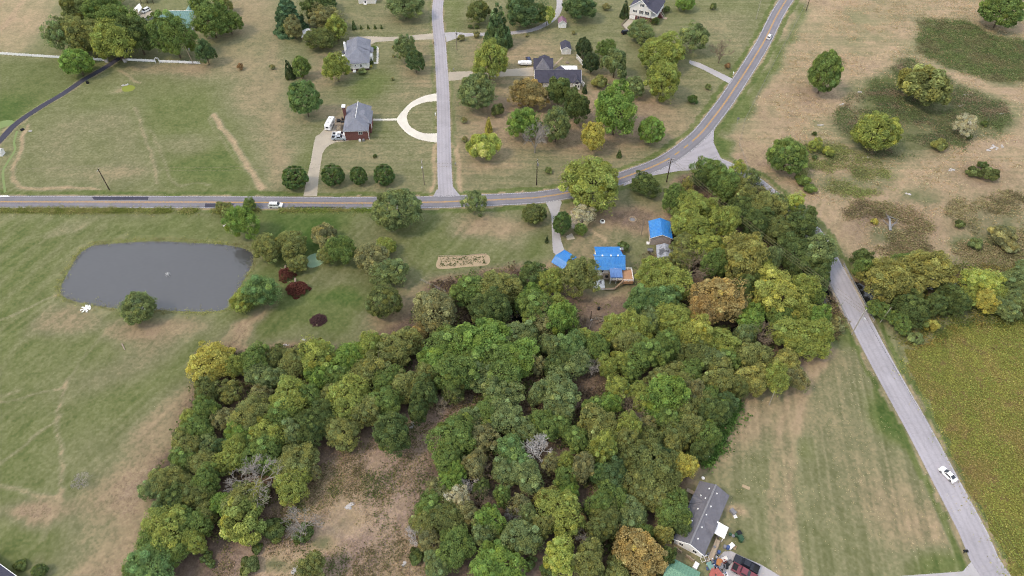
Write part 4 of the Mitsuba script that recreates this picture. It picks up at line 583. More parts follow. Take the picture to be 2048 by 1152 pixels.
t.part('left_wing_wall', box(-10.5, -8.6, -6, 8.4, 0, 2.7), 'off_white'); t.part('left_wing_roof', slab([(-11.0, -8.5, 2.9), (-8.0, -8.5, 3.2), (-8.0, 9.3, 3.4), (-11.6, 9.3, 3.0)]), 'green_roof'); t.part('left_wing_gutter', tube((-11.05, -8.6, 2.85), (-11.65, 9.3, 2.95), .14, None, 4), 'trim_white')
t.part('porch_rail', posts_rail([(6.0, -4.6), (6.9, -1.2), (7.4, .6)], 0, 1.1, .07, 1.4), 'trim_white'); t.part('side_porch_roof', slab([(3.6, -3.6, 2.7), (6.2, -3.4, 2.6), (6.6, -.5, 3.0), (3.6, -.5, 3.0)]), 'green_roof')
t.part('carport_roof', slab([(-18.6, 4.2, 2.6), (-12.8, 5.4, 2.6), (-12.0, 9.8, 2.6), (-17.8, 8.8, 2.6)]), 'shingle_dark')
t = Thing('open_shelter', 'dark roofed open shelter at the top edge by the white pickup', 'shelter', (-186.50,350.44), 0)
t.part('roof', slab([(-3.6, -1, 2.7), (3.2, -1, 2.7), (3.2, 3, 3.2), (-3.6, 3, 3.2)]), 'shingle_dark'); t.part('post', [box(x-.12, x+.12, -.8, -.6, 0, 2.6) for x in (-3.3, 0, 2.9)], 'dark_wood')
single('white_canopy', 'white pitched canopy beside the white pickup at the top', 'canopy', [slab([(-188.2, 334.6, 2.4), (-186.6, 338.0, 3.2), (-187.4, 343.5, 3.2), (-189.0, 340.5, 2.4)], .08), slab([(-186.6, 338.0, 3.2), (-185.0, 334.8, 2.4), (-185.4, 340.6, 2.4), (-187.4, 343.5, 3.2)], .08)]+[tube((x, y, 0), (x, y, 2.4), .06, None, 5) for x, y in ((-188.1, 335), (-185.2, 335.2), (-188.7, 340), (-185.6, 340))], 'off_white')
single('propane_tank', 'white propane tank beside the green-roofed house', 'tank', [tube((-176.2, 332.4, .8), (-173.6, 333.6, .8), .75, None, 12)], 'off_white', smooth=30)

# ---------------------------------------------------------------- bridge
t = Thing('road_bridge', 'concrete road bridge with pale rails over the dark creek', 'bridge', (0, 0), 0)
ib = [i for i in range(len(COUNTY)) if (103.19,165.97)[1] > COUNTY[i, 1] > (107.07,136.71)[1] and COUNTY[i, 0] > 60]
bl = COUNTY[ib[0]:ib[-1]+1]
def thick(line_, w0, w1, z0, z1):
    a, b = offset(line_, w0), offset(line_, w1)
    return join([hexa([(*a[i], z0), (*a[i+1], z0), (*b[i+1], z0), (*b[i], z0)], [(*a[i], z1), (*a[i+1], z1), (*b[i+1], z1), (*b[i], z1)]) for i in range(len(line_)-1)])
t.part('deck', thick(bl, -4.3, 4.3, -.7, -.02), 'old_concrete')
for s, lab in ((1, 'right'), (-1, 'left')):
    k = t.part('parapet', thick(bl, 3.82*s, 4.05*s, -.02, .18), 'old_concrete'); t.part('rail', [path_tube([(*p, .95) for p in offset(bl, 3.95*s)], .08, 4), path_tube([(*p, .55) for p in offset(bl, 3.95*s)], .05, 4)], 'steel', parent=k); t.part('post', [tube((*p, .2), (*p, .95), .07, None, 5) for p in offset(bl, 3.95*s)[::2]], 'steel', parent=k)
m_ = len(bl)//2
t.part('abutment', [thick(bl[2:4], -4.2, 4.2, -2.6, -.7), thick(bl[-5:-3], -4.2, 4.2, -2.6, -.7)], 'old_concrete'); t.part('pier', [thick(bl[m_:m_+2], -4.0, 4.0, -2.6, -.7)], 'grey_wood')
for nm, pts in (('upper', [(109.90,161.30),(110.12,155.42)]), ('lower', [(110.60,144.86),(111.08,140.33)])):
    t = Thing('guardrail', f'pale steel guardrail at the {nm} right corner of the bridge', 'guardrail'); t.part('rail', path_tube([(*p, .7) for p in pts], .16, 4), 'steel'); t.part('post', [tube((*q, 0), (*q, .75), .08, None, 5) for q in (pts[0], ((pts[0][0]+pts[1][0])/2, (pts[0][1]+pts[1][1])/2), pts[1])], 'grey_wood')
t = Thing('guardrail', 'pale guardrail at the lower left corner of the bridge', 'guardrail'); pts = [(103.07,144.44),(102.91,139.52)]; t.part('rail', path_tube([(*p, .7) for p in pts], .16, 4), 'steel'); t.part('post', [tube((*q, 0), (*q, .75), .08, None, 5) for q in pts], 'grey_wood')
for i, (a, b, z) in enumerate((((99.53,147.80), (101.58,145.69), -1.2), ((100.54,146.96), (100.56,144.44), -1.0), ((100.54,142.37), (102.82,144.65), -.4))):
    single('driftwood_log', ['grey driftwood log lying across the creek left of the bridge', 'short pale driftwood log under the bridge edge', 'pale driftwood pole leaning on the creek bank by the bridge'][i], 'log', [tube((*a, z), (*b, z+.5), .16, .10, 6)], 'pale_wood')

# ---------------------------------------------------------------- white fence and gate
def white_fence(pts, label):
    t = Thing('white_fence', label, 'fence')
    P_ = np.array(LineString(pts).segmentize(2.45).coords)
    for a, b in zip(P_[:-1], P_[1:]):
        d = (b-a)/np.linalg.norm(b-a); nrm = np.array([-d[1], d[0]])
        pk = []
        for z in (.35, .75, 1.15): pk.append(hexa([(*(a+nrm*.02), z-.09), (*(b+nrm*.02), z-.09), (*(b+nrm*.06), z-.09), (*(a+nrm*.06), z-.09)], [(*(a+nrm*.02), z+.09), (*(b+nrm*.02), z+.09), (*(b+nrm*.06), z+.09), (*(a+nrm*.06), z+.09)]))
        for s in np.linspace(.08, .92, 9): q = a+(b-a)*s; pk.append(box(q[0]-.12, q[0]+.12, q[1]-.02, q[1]+.015, .12, 1.22))
        t.part('panel', join(pk), 'trim_white')
        t.part('post', box(a[0]-.08, a[0]+.08, a[1]-.08, a[1]+.08, 0, 1.45), 'trim_white')
white_fence([(-246.91,299.73),(-237.18,298.82),(-222.44,297.02),(-206.67,295.23),(-193.48,293.90),(-184.80,292.79)], 'white picket fence left of the asphalt drive gate')
white_fence([(-176.19,293.01),(-168.94,292.57),(-162.54,291.91)], 'white picket fence between the drive and the white arch')
white_fence([(-160.87,291.69),(-153.65,291.25),(-141.76,290.38)], 'white picket fence right of the white arch')
t = Thing('garden_arch', 'white arched gate in the white fence', 'gate', (-161.40,291.25)); an = np.linspace(0, np.pi, 9)
t.part('arch', [path_tube([(-.9, y, 0)]+[(-.9*math.cos(a), y, 1.7+.9*math.sin(a)) for a in an]+[(.9, y, 0)], .09, 4) for y in (-.25, .25)]+[tube((-.9*math.cos(a), -.25, 1.7+.9*math.sin(a)), (-.9*math.cos(a), .25, 1.7+.9*math.sin(a)), .06, None, 4) for a in an], 'trim_white')
for x, lab in (((-185.00,292.13), 'left'), ((-176.55,292.13), 'right')):
    t = Thing('gate_pillar', f'stone gate pillar on the {lab} side of the asphalt drive', 'pillar', x); t.part('pillar', box(-.6, .6, -.6, .6, 0, 1.8), 'stone'); t.part('cap', box(-.75, .75, -.75, .75, 1.8, 2.0), 'grey_wood')

# ---------------------------------------------------------------- poles and wires
def pole(base, h, label, arms=((9.0, 0),), mat='pole_wood', lamp=False, lean=(0, 0), box_=False, r=.17):
    t = Thing('utility_pole', label, 'utility pole', base); top = (lean[0], lean[1], h)
    t.part('pole', tube((0, 0, 0), top, r, r*.65, 8), mat)
    for z, a in arms:
        f = z/h; c, s = math.cos(math.radians(a)), math.sin(math.radians(a)); q = (lean[0]*f, lean[1]*f)
        k = t.part('cross_arm', tube((q[0]-1.2*c, q[1]-1.2*s, z), (q[0]+1.2*c, q[1]+1.2*s, z), .09, None, 4), mat)
        t.part('insulator', [tube((q[0]+e*c, q[1]+e*s, z), (q[0]+e*c, q[1]+e*s, z+.28), .07, None, 5) for e in (-1.1, -.5, .5, 1.1)], 'off_white', parent=k)
    if lamp: k = t.part('lamp_arm', tube((lean[0]*.8, lean[1]*.8, h*.8), (lean[0]*.8, lean[1]*.8-1.4, h*.8+.3), .06, None, 4), 'steel'); t.part('lamp_head', box(lean[0]*.8-.2, lean[0]*.8+.2, lean[1]*.8-2.0, lean[1]*.8-1.3, h*.8+.2, h*.8+.42), 'lamp_clear', parent=k)
    if box_: t.part('transformer', disc((.35, 0), .28, h*.78, h*.78+.95, 10), 'junk_grey')
    return t
PB = [(-225.48,200.58), (-148.52,201.16), (-32.53,204.05), (9.11,204.05), (57.70,205.81), (102.93,132.99), (115.23,44.96)]
pole(PB[1], 9.8, 'dark leaning utility pole in the field left of the main road', ((9.3, 90),), r=.2); pole(PB[2], 11.3, 'grey utility pole with lamp beside the side road', ((10.8, 90),), 'grey_wood', lamp=True); pole(PB[3], 11.4, 'dark utility pole with transformer between side road and large wide tree', ((10.9, 90),), box_=True, r=.2); pole(PB[4], 10.7, 'dark utility pole with two cross-arms at the road junction', ((10.3, 20), (9.2, 20)), r=.22)
pole(PB[5], 11.3, 'pale utility pole with lamp reaching over the county road', ((10.6, 40),), 'pale_pole', lamp=True)
pole((-25.70,302.93), 9.7, 'grey utility pole beside the side road near the gravel apron', ((9.2, 90),), 'grey_wood', box_=True); pole((-144.45,289.51), 9.3, 'pale pole with box at the right end of the white fence', (), 'pale_wood', box_=True, lean=(-1.0, 0))
pole((44.52,176.45), 7.6, 'slim grey pole beside the blue barn', (), 'grey_wood', r=.12); pole((121.14,333.25), 10, 'pale pole at the top left of the main road', (), 'pale_pole', r=.13); pole((148.36,341.70), 9.5, 'dark pole at the top of the tan pasture', (), 'pole_wood', r=.2)
pole((113.25,137.71), 6.7, 'leaning bare grey pole right of the bridge', (), 'pale_pole', lean=(.9, .3), r=.13); pole((71.68,107.85), 6.8, 'leaning pale post at the edge of the mown field', (), 'pale_pole', lean=(-.4, -.2), r=.12)
def wire(a, b, za, zb, sag, label, mat='wire_mat', off=(0, 0), r=.035):
    s = np.linspace(0, 1, 13); pts = [(a[0]+off[0]+(b[0]-a[0])*q, a[1]+off[1]+(b[1]-a[1])*q, za+(zb-za)*q-4*sag*q*(1-q)) for q in s]
    single('overhead_wire', label, 'wire', path_tube(pts, r, 3), mat, 'overhead wires between the utility poles')
wl = ['overhead wires along the main road, far line', 'overhead wire along the main road, near line']
for i in (0, 1, 2, 3):
    for j, o in enumerate((.9, -.9)): wire(PB[i], PB[i+1], 9.5 if i else 9.5, 10.6, 1.0, f"thin {'far' if j == 0 else 'near'} overhead wire of the main road {['left of the dark leaning pole', 'over the ball-shaped trees', 'above the bare grey tree', 'by the large wide tree'][i]}", off=(0, o))
for j, o in enumerate((-1.0, 0, 1.0)): wire(PB[4], PB[5], 10.4, 10.8, 1.6, f"{['left', 'middle', 'right'][j]} of three overhead wires running down over the upper woods", 'wire_mat', off=(o*.8, o*.8))
for j, o in enumerate((-1.0, 1.0)): wire(PB[5], PB[6], 10.8, 10.8, 1.6, f"{['left', 'right'][j]} overhead wire above the county road", 'dark_wire', off=(o*.7, o*.5), r=.025)

# ---------------------------------------------------------------- vehicles
def wheels(t, xs, w, r, y_out=.02):
    for x in xs:
        for s in (-1, 1):
            k = t.part('wheel', tube((x, s*(w/2-.22), r), (x, s*(w/2+y_out), r), r, None, 12), 'rubber'); t.part('rim', tube((x, s*(w/2+y_out-.04), r), (x, s*(w/2+y_out+.02), r), r*.55, None, 8), 'steel', parent=k)
def side_prof(prof, w, tw): # profile (x, z) counter-clockwise; extruded across with the top tucked in
    n = len(prof); zt = max(p[1] for p in prof); zb = min(p[1] for p in prof)
    k = [1-(1-tw)*((z-zb)/(zt-zb))**1.5 for _, z in prof]
    v = [(x, -w/2*q, z) for (x, z), q in zip(prof, k)]+[(x, w/2*q, z) for (x, z), q in zip(prof, k)]
    f = []
    import shapely.ops
    import trimesh
    pv, pf = trimesh.creation.triangulate_polygon(Polygon(prof), engine='earcut')
    from scipy.spatial import cKDTree
    ix = cKDTree(np.array(prof)).query(np.array(pv))[1]
    for a, b, c in pf: f += [[ix[a], ix[b], ix[c]], [n+ix[a], n+ix[c], n+ix[b]]]
    for i in range(n): j = (i+1) % n; f += [[i, n+i, n+j], [i, n+j, j]]
    return np.array(v), np.array(f)
def lights(t, xf, xr, w, z):
    for s in (-1, 1): t.part('headlight', box(xf-.06, xf+.03, s*w*.36-.2, s*w*.36+.2, z-.1, z+.1), 'lamp_clear'); t.part('tail_light', box(xr-.03, xr+.06, s*w*.38-.16, s*w*.38+.16, z-.05, z+.2), 'lamp_red')
def car(name, label, cat, loc, heading, kind, mat, group=None):
    """+x is the front of the vehicle"""
    t = Thing(name, label, cat, loc, heading, group)
    if kind == 'sedan':
        L, w = 2.35, 1.8; t.part('body', side_prof([(-L, .35), (-L+.1, .25), (L-.15, .25), (L, .45), (L-.05, .68), (L-1.25, .92), (-1.35, .98), (-L+.05, .92)], w, .92), mat)
        t.part('cabin', side_prof([(1.15, .90), (.25, 1.38), (-.75, 1.42), (-1.75, .97)], w*.9, .72), mat)
        t.part('windscreen', slab([(1.12, -.68, .98), (1.12, .68, .98), (.34, .55, 1.385), (.34, -.55, 1.385)][::1], .03), 'pane_dark'); t.part('rear_window', slab([(-.86, -.53, 1.41), (-.86, .53, 1.41), (-1.66, .62, 1.045), (-1.66, -.62, 1.045)], .03), 'pane_dark')
        for s in (-1, 1): t.part('side_window', extr([(.85, s*.80, 1.0), (.25, s*.70, 1.33), (-.7, s*.69, 1.35), (-1.35, s*.79, 1.02)], (0, s*.03, 0)), 'pane_dark')
        wheels(t, (1.45, -1.4), w, .33); lights(t, L-.12, -L+.02, w, .62)
    elif kind in ('minivan', 'suv'):
        L, w, h = (2.5, 1.95, 1.72) if kind == 'minivan' else (2.35, 1.9, 1.75)
        t.part('body', side_prof([(-L, .4), (-L+.1, .28), (L-.15, .28), (L, .5), (L-.05, .82), (L-1.0, 1.02), (-L+.02, 1.06)], w, .95), mat)
        t.part('cabin', side_prof([(L-.95, .98), (L-1.75, h-.06), (-L+.5, h), (-L+.1, 1.04)], w*.93, .80), mat)
        t.part('windscreen', slab([(L-.98, -.78, 1.06), (L-.98, .78, 1.06), (L-1.72, .66, h-.06), (L-1.72, -.66, h-.06)], .03), 'pane_dark'); t.part('rear_window', extr([(-L+.14, -.7, 1.1), (-L+.14, .7, 1.1), (-L+.42, .62, h-.12), (-L+.42, -.62, h-.12)], (-.06, 0, .02)), 'pane_dark')
        for s in (-1, 1): t.part('side_window', [extr([(a, s*.89, 1.08), (b, s*.89, 1.08), (b-(.35 if a > .5 else 0), s*.78, h-.2), (a, s*.78, h-.2)], (0, s*.03, 0)) for a, b in ((.55, 1.35), (-.5, .45), (-1.9, -.6))], 'pane_dark')
        t.part('roof_rail', [tube((-1.7, s*.62, h+.06), (.4, s*.62, h+.04), .03, None, 4) for s in (-1, 1)], 'junk_black'); wheels(t, (1.5, -1.5), w, .34); lights(t, L-.1, -L+.02, w, .75)
    else:
        L, w, h = 2.95, 2.0, 1.85
        t.part('body', side_prof([(-L, .5), (L-.2, .45), (L, .6), (L-.02, 1.0), (L-.2, 1.12), (1.25, 1.2), (-L, 1.1)], w, .97), mat)
        t.part('cab', side_prof([(1.3, 1.16), (.6, h), (-.75, h), (-.95, 1.12)], w*.92, .82), mat)
        t.part('windscreen', slab([(1.28, -.78, 1.24), (1.28, .78, 1.24), (.64, .68, h-.03), (.64, -.68, h-.03)], .03), 'pane_dark'); t.part('rear_window', extr([(-.97, -.6, 1.3), (-.97, .6, 1.3), (-.83, .55, h-.15), (-.83, -.55, h-.15)], (-.04, 0, 0)), 'pane_dark')
        for s in (-1, 1): t.part('side_window', extr([(.95, s*.89, 1.22), (.5, s*.80, h-.15), (-.6, s*.80, h-.15), (-.75, s*.89, 1.22)], (0, s*.03, 0)), 'pane_dark')
        t.part('cargo_bed', box(-L+.12, -1.05, -.82, .82, 1.095, 1.13), 'junk_black'); t.part('bed_rail', [box(-L, -.98, s*.95-.07, s*.95+.07, 1.08, 1.34) for s in (-1, 1)]+[box(-L, -L+.1, -.9, .9, 1.05, 1.34)], mat)
        wheels(t, (1.9, -1.75), w, .4); lights(t, L-.12, -L+.02, w, .85)
    return t
car('minivan', 'white minivan driving on the main road', 'minivan', (*(-84.97,191.91), .034), 0, 'minivan', 'car_white')
car('sedan_car', 'white sedan with dark windows on the county road', 'car', (*(112.34,86.43), .03), 118, 'sedan', 'car_white')
car('suv_car', 'white suv driving up the main road at the top', 'suv', (*(122.88,314.23), .034), 60, 'suv', 'car_white')
car('pickup_truck', 'white pickup truck parked nearest the brick house deck', 'pickup truck', (-69.0, 234.9, .02), 0, 'pickup', 'car_white'); car('pickup_truck', 'silver pickup truck parked in front of the white one', 'pickup truck', (-68.9, 232.6, .02), 0, 'pickup', 'car_silver')
car('pickup_truck', 'black pickup truck on the gravel yard at the bottom', 'pickup truck', (*(55.09,63.31), .02), 149, 'pickup', 'car_black'); car('pickup_truck', 'red pickup truck beside the black one at the bottom edge', 'pickup truck', (*(54.18,61.33), .02), -32, 'pickup', 'car_red')
car('pickup_truck', 'white pickup truck with blue front at the top left parking pad', 'pickup truck', (-184.4, 341.0, .02), -120, 'suv', 'car_white')
car('parked_car', 'black car half hidden by the grey-green tree at the big white house', 'car', (*(54.99,318.61), .02), 20, 'suv', 'car_black'); car('parked_car', 'dark blue car parked behind the white boat at the dark-roofed house', 'car', (*(7.55,293.01), .02), 100, 'suv', 'car_blue')
t = Thing('camper_trailer', 'white camper trailer parked left of the brick house deck', 'camper', (-74.0, 241.6, .02), 82)
t.part('body', side_prof([(-3.6, .7), (-3.5, .5), (3.2, .5), (3.7, .9), (3.55, 1.9), (3.0, 2.75), (-3.3, 2.8), (-3.6, 2.4)], 2.4, .94), 'car_white'); t.part('roof_hatch', [box(-1.5, -1.0, -.3, .3, 2.74, 2.9), box(1.0, 1.4, -.2, .2, 2.74, 2.88)], 'junk_grey'); t.part('front_window', slab([(3.57, -.8, 2.0), (3.57, .8, 2.0), (3.15, .7, 2.62), (3.15, -.7, 2.62)], .03), 'pane_dark')
for s in (-1, 1): t.part('side_window', [box(x-.5, x+.5, min(s*1.14, s*1.2), max(s*1.14, s*1.2), 1.5, 2.0) for x in (-2, .6)], 'pane_dark')
t.part('rear_window', box(-3.66, -3.58, -.5, .5, 1.5, 2.1), 'pane_dark'); wheels(t, (-.5, .4), 2.4, .36); t.part('hitch', [tube((3.5, s*.5, .5), (4.9, 0, .5), .06, None, 4) for s in (-1, 1)], 'junk_black')
t = Thing('boat', 'white boat with dark stripe on its trailer at the dark-roofed house', 'boat', (5.9, 289.6, .02), 178)
t.part('hull', side_prof([(-3.0, .6), (1.8, .6), (3.2, 1.35), (-3.0, 1.4)], 2.3, 1.0), 'car_white'); t.part('stripe', box(-2.9, 2.3, -1.17, 1.17, 1.0, 1.2), 'junk_black'); t.part('cover', side_prof([(-3.0, 1.4), (3.0, 1.38), (1.2, 1.9), (-2.6, 1.8)], 2.1, .7), 'car_white'); t.part('trailer_frame', [tube((-3, s*.8, .45), (3.4, s*.5, .45), .07, None, 4) for s in (-1, 1)], 'steel'); wheels(t, (-.8,), 2.5, .34); t.part('mast', tube((.6, 0, 1.8), (.6, 0, 3.6), .05, None, 5), 'steel')

# ---------------------------------------------------------------- small things in the fields
rs = np.random.default_rng(11)
def rock(c, rx, ry, h, seed):
    import trimesh
    r = np.random.default_rng(seed); m = trimesh.creation.icosphere(2); v = m.vertices*(0.75+0.6*meshkit.noise(m.vertices*1.6+seed, seed)[:, None]); v = v*[rx, ry, h]; v[:, 2] = np.clip(v[:, 2], -.2, None); return v+[c[0], c[1], 0], m.faces
for (u, ang, n, L, lab) in (((150.78,267.13), 0, 4, 1.6, 'small pale limestone outcrop at the top of the weedy patch'), ((139.49,257.47), 30, 4, 2.5, 'pale limestone outcrop on the weedy patch left edge'), ((196.25,264.77), 10, 6, 3.5, 'white limestone outcrop right of the broad olive tree'), ((189.59,256.34), 10, 4, 2.2, 'lower pale outcrop right of the broad olive tree'), ((203.89,250.41), 10, 3, 1.8, 'pale outcrop at the weedy patch right edge'), ((131.04,226.57), 5, 4, 1.6, 'white outcrop right of the sparse small tree'), ((136.93,220.77), 8, 5, 3.4, 'flat pale ledge below the yellow-green rounded tree'), ((190.37,227.22), 22, 12, 9.0, 'long pale rock ledge in the right pasture'), ((166.62,212.99), 20, 5, 3.0, 'grey rocks below the weedy patch'), ((145.06,198.87), 10, 4, 1.8, 'white rock in the lower tan pasture'), ((125.94,242.51), 15, 3, 2.0, 'pale rocks left of the yellow-green rounded tree'), ((-50.79,62.49), 60, 7, 2.4, 'white rock heap at the bottom of the clearing'), ((55.00,103.80), 62, 9, 4.2, 'white rocks showing through the woods edge'), ((-40.54,78.12), 40, 5, 2.2, 'scattered pale rocks in the clearing'), ((-27.14,101.43), 80, 5, 1.8, 'white rocks at the clearing edge below the trees'), ((-100.12,181.55), 20, 4, 1.2, 'grey rocks under the bright green tree by the road'), ((-25.41,63.78), 60, 3, 1.0, 'white stone near the bottom of the clearing'), ((-115.46,138.71), 15, 5, 2.8, 'pale rocks below the pond bush'), ((-169.31,272.72), 25, 9, 2.6, 'ring of pale boulders round the small pond'), ((51.80,91.30), 40, 2, .5, 'white drum-like rock at the mown field edge'), ((31.96,140.33), 10, 6, 3.0, 'pale stones on the dirt bank'), ((24.85,138.71), 0, 3, 1.0, 'pale stones left on the dirt bank'), ((-195.14,238.32), 30, 4, 1.3, 'boulders at the culvert by the asphalt drive'), ((-67.50,128.97), 20, 2, .8, 'pale stone on the lawn above the lower woods'), ((-62.64,130.87), 20, 2, .5, 'second pale stone on the lawn above the lower woods')):
    t = Thing('rock_outcrop', lab, 'rocks'); c_, s_ = math.cos(math.radians(ang)), math.sin(math.radians(ang))
    for i in range(n):
        q = rs.uniform(-L/2, L/2); e = rs.normal()*L*.09; t.part('rock', rock((u[0]+q*c_-e*s_, u[1]+q*s_+e*c_), rs.uniform(.28, .75), rs.uniform(.22, .5), rs.uniform(.15, .35), int(rs.integers(1e6))), 'stone', smooth=35)
t = Thing('fountain', 'white fountain spray in the middle of the pond', 'fountain', (-112.64,158.11))
t.part('float', disc((0, 0), .3, -.32, -.2, 14), 'junk_grey'); t.part('spray', [tube((0, 0, -.2), (.5*math.cos(a)*k, .5*math.sin(a)*k, 1.0-.4*k), .02, .05, 4) for a in np.linspace(0, 6.28, 7)[:-1] for k in (.5, 1)]+[tube((.5*math.cos(a), .5*math.sin(a), .6), (1.0*math.cos(a+.2), 1.0*math.sin(a+.2), -.28), .04, .02, 4) for a in np.linspace(0, 6.28, 7)[:-1]], 'off_white')
t = Thing('windmill_wheel', 'white star-shaped windmill wheel lying by the pond', 'windmill wheel', (-133.36,143.19))
for i in range(7): a = i*2*math.pi/7; t.part('blade', moved(hexa([(.3, -.16, .18), (1.5, -.42, .10), (1.6, .36, .34), (.3, .16, .26)], [(.3, -.16, .22), (1.5, -.42, .14), (1.6, .36, .38), (.3, .16, .30)]), (0, 0), a), 'trim_white')
t.part('hub', disc((0, 0), .35, .05, .4, 12), 'trim_white'); t.part('stand', tube((.3, -.2, .1), (1.0, -1.6, .1), .08, None, 5), 'off_white')
# fallen tree and brush piles
def twig_heap(rx, ry, h, n, seed, r=.03, up=.5):
    g = np.random.default_rng(seed); out = []
    for i in range(n):
        a = g.uniform(0, 6.28); q = math.sqrt(g.uniform()); c = np.array([rx*q*math.cos(a), ry*q*math.sin(a), h*(1-q*q)*g.uniform(.2, 1)]); d = g.normal(size=3); d[2] = abs(d[2])*up; d /= np.linalg.norm(d); L = g.uniform(.5, 1.5); out.append(tube(c-d*L/2*[1, 1, .3], c+d*L/2, r, r*.5, 3))
    return join(out)
t = Thing('brush_pile', 'round purple-brown brush pile alone on the lower lawn', 'brush pile', (-59.70,138.51)); paint('brush_brown', (98, 72, 74), .9); t.part('twigs', twig_heap(2.5, 2.3, 1.6, 900, 5, .05), 'brush_brown'); t.part('stump', tube((0, -2.2, 0), (.1, -2.3, .9), .18, .14, 6), 'pale_wood')
paint('dead_red', (118, 70, 60), .9); paint('dead_wood', (190, 172, 160), .9)
for i, (c, rx, ry, lab) in enumerate((((-68.56,150.81), 3.6, 2.9, 'fallen tree with red-brown dead foliage on the lower lawn'), ((-73.48,157.20), 2.6, 2.6, 'smaller fallen tree top with red-brown foliage and pale trunk'))):
    t = Thing('fallen_tree', lab, 'fallen tree', c); gd = np.random.default_rng(21+i); n_ = 5200 if i == 0 else 2400; a_ = gd.uniform(0, 6.28, n_); q_ = np.sqrt(gd.uniform(size=n_))*(1+.14*np.sin(3*a_+i)+.10*np.sin(7*a_)); h_ = 3.2*np.sqrt(np.clip(1-np.clip(q_, 0, 1)**2, 0, 1))*gd.uniform(.55, 1.05, n_)*(.75+.5*meshkit.noise(np.stack([q_*np.cos(a_)*3, q_*np.sin(a_)*3, a_*0], 1), 3))
    t.part('dead_foliage', leaf_cards(np.stack([rx*q_*np.cos(a_), ry*q_*np.sin(a_), h_+.1], 1), gd.normal(0, .7, (n_, 3))+[0, 0, .6], .17, gd), 'dead_red')
    t.part('trunk', [tube((-.2*rx, .4*ry, 1.5), (-.5*rx, 1.7*ry, .6), .22, .3, 7)]+[tube((-.2*rx, .4*ry, 1.5), (dx, dy, 2.1), .15, .05, 5) for dx, dy in ((-.7*rx, .1*ry), (.3*rx, .3*ry), (-.1*rx, -.4*ry), (-.8*rx, .8*ry), (.5*rx, .8*ry))], 'dead_wood')
t = Thing('fallen_deadwood', 'silver-grey fallen dead trunk in the brown hollow of the pasture', 'dead trunk', (132.34,182.07)); g = np.random.default_rng(4)
t.part('trunk', [tube((-1.0, -3.2, .3), (.6, 2.6, .9), .5, .28, 7)], 'steel'); t.part('branch', [tube((.3*i-1, -2.5+.9*i, .6), (g.uniform(-3, 3), g.uniform(-2, 4), g.uniform(.8, 2.2)), .2, .05, 5) for i in range(8)], 'junk_grey')
single('fallen_branch', 'white fallen branch on the clearing below the dark rounded tree', 'branch', [tube((*(-27.23,95.44), .1), (*(-26.05,94.25), .5), .1, .05, 5), tube((*(-26.65,94.99), .2), (*(-27.13,94.40), .6), .07, .03, 5)], 'dead_wood')
single('fallen_log', 'pale log on the left field below the pond', 'log', [tube((*(-116.87,129.35), .15), (*(-115.13,127.09), .15), .16, .12, 6)], 'dead_wood')
t = Thing('log_heap', 'grey logs and branches on the dirt bank behind the house', 'log heap', (28.40,138.71)); t.part('log', [tube((g.uniform(-4, 4), g.uniform(-1.5, 1.5), .2), (g.uniform(-5, 5), g.uniform(-2, 2), .4), .16, .1, 5) for _ in range(14)], 'grey_wood')
single('snag', 'tall thin dead trunk standing on the dirt bank', 'dead trunk', [tube((*(24.23,138.71), 0), ((24.23,138.71)[0], (24.23,138.71)[1], 4.2), .18, .1, 6)], 'dark_wood')
single('burn_barrel', 'small black barrel on the dirt behind the blue-roofed house', 'barrel', [disc((27.06,142.99), .42, 0, 1.0, 12)], 'junk_black')
single('forked_branch', 'pale forked branch below the dirt bank', 'branch', [tube((*(23.32,134.74), 0), (*(24.24,136.71), 1.0), .12, .08, 5), tube((*(24.24,136.71), 1.0), (*(24.73,137.11), 1.8), .08, .04, 5), tube((*(24.24,136.71), 1.0), (*(23.82,137.31), 1.7), .08, .04, 5)], 'dead_wood')
# garden plot
struct('garden_plot', sheet(smooth_line([(-24.81,166.21),(-15.78,166.68),(-8.41,167.40),(-7.96,162.69),(-15.54,161.53),(-24.43,160.84),(-24.81,166.21)], 1), .02), 'soil', 'rectangular plot of bare sandy soil on the lawn')
t = Thing('garden_pipe', 'long pale pipe lying along the top of the garden plot', 'pipe'); t.part('pipe', path_tube([(*p, .12) for p in [(-24.67,166.56),(-20.48,166.68),(-16.61,166.56),(-12.44,167.28),(-8.58,167.63)]], .11, 5), 'pale_wood')
gp = Polygon([(-24.11,165.73),(-9.06,166.68),(-8.63,162.92),(-23.81,161.53)]); gb = gp.bounds; k = 0; gr = np.random.default_rng(3); sm = []
while k < 170:
    q = (gr.uniform(gb[0], gb[2]), gr.uniform(gb[1], gb[3]))
    if shapely.contains_xy(gp, *q): k += 1; sm += [tube((*q, 0), (q[0]+gr.normal()*.25, q[1]+gr.normal()*.25, .35), .09, .02, 3) for _ in range(3)]
paint('seedling_green', (96, 112, 66), .9); single('garden_seedlings', 'rows of small green seedlings in the sandy garden plot', 'seedlings', sm, 'seedling_green'); labels['garden_seedlings']['kind'] = 'stuff'
t = Thing('fire_ring', 'pale stone fire ring on the dark bare yard', 'fire ring', (42.58,184.94)); t.part('stone', [moved(box(-.28, .28, -.18, .18, 0, .3, .05, .05), (1.25*math.cos(a), 1.25*math.sin(a)), a+1.57) for a in np.linspace(0, 6.28, 13)[:-1]], 'pale_wood'); t.part('ash', disc((0, 0), .9, .01, .04, 14), 'junk_grey')
single('planter_tub', 'round white tub with dark centre in the yard', 'tub', [disc((31.87,183.76), .95, 0, .45, 18, .8)], 'trim_white'); single('tub_soil', 'dark soil in the round white tub', 'soil', [disc((31.87,183.76), .55, .45, .47, 14)], 'junk_black'); labels['tub_soil']['kind'] = 'stuff'
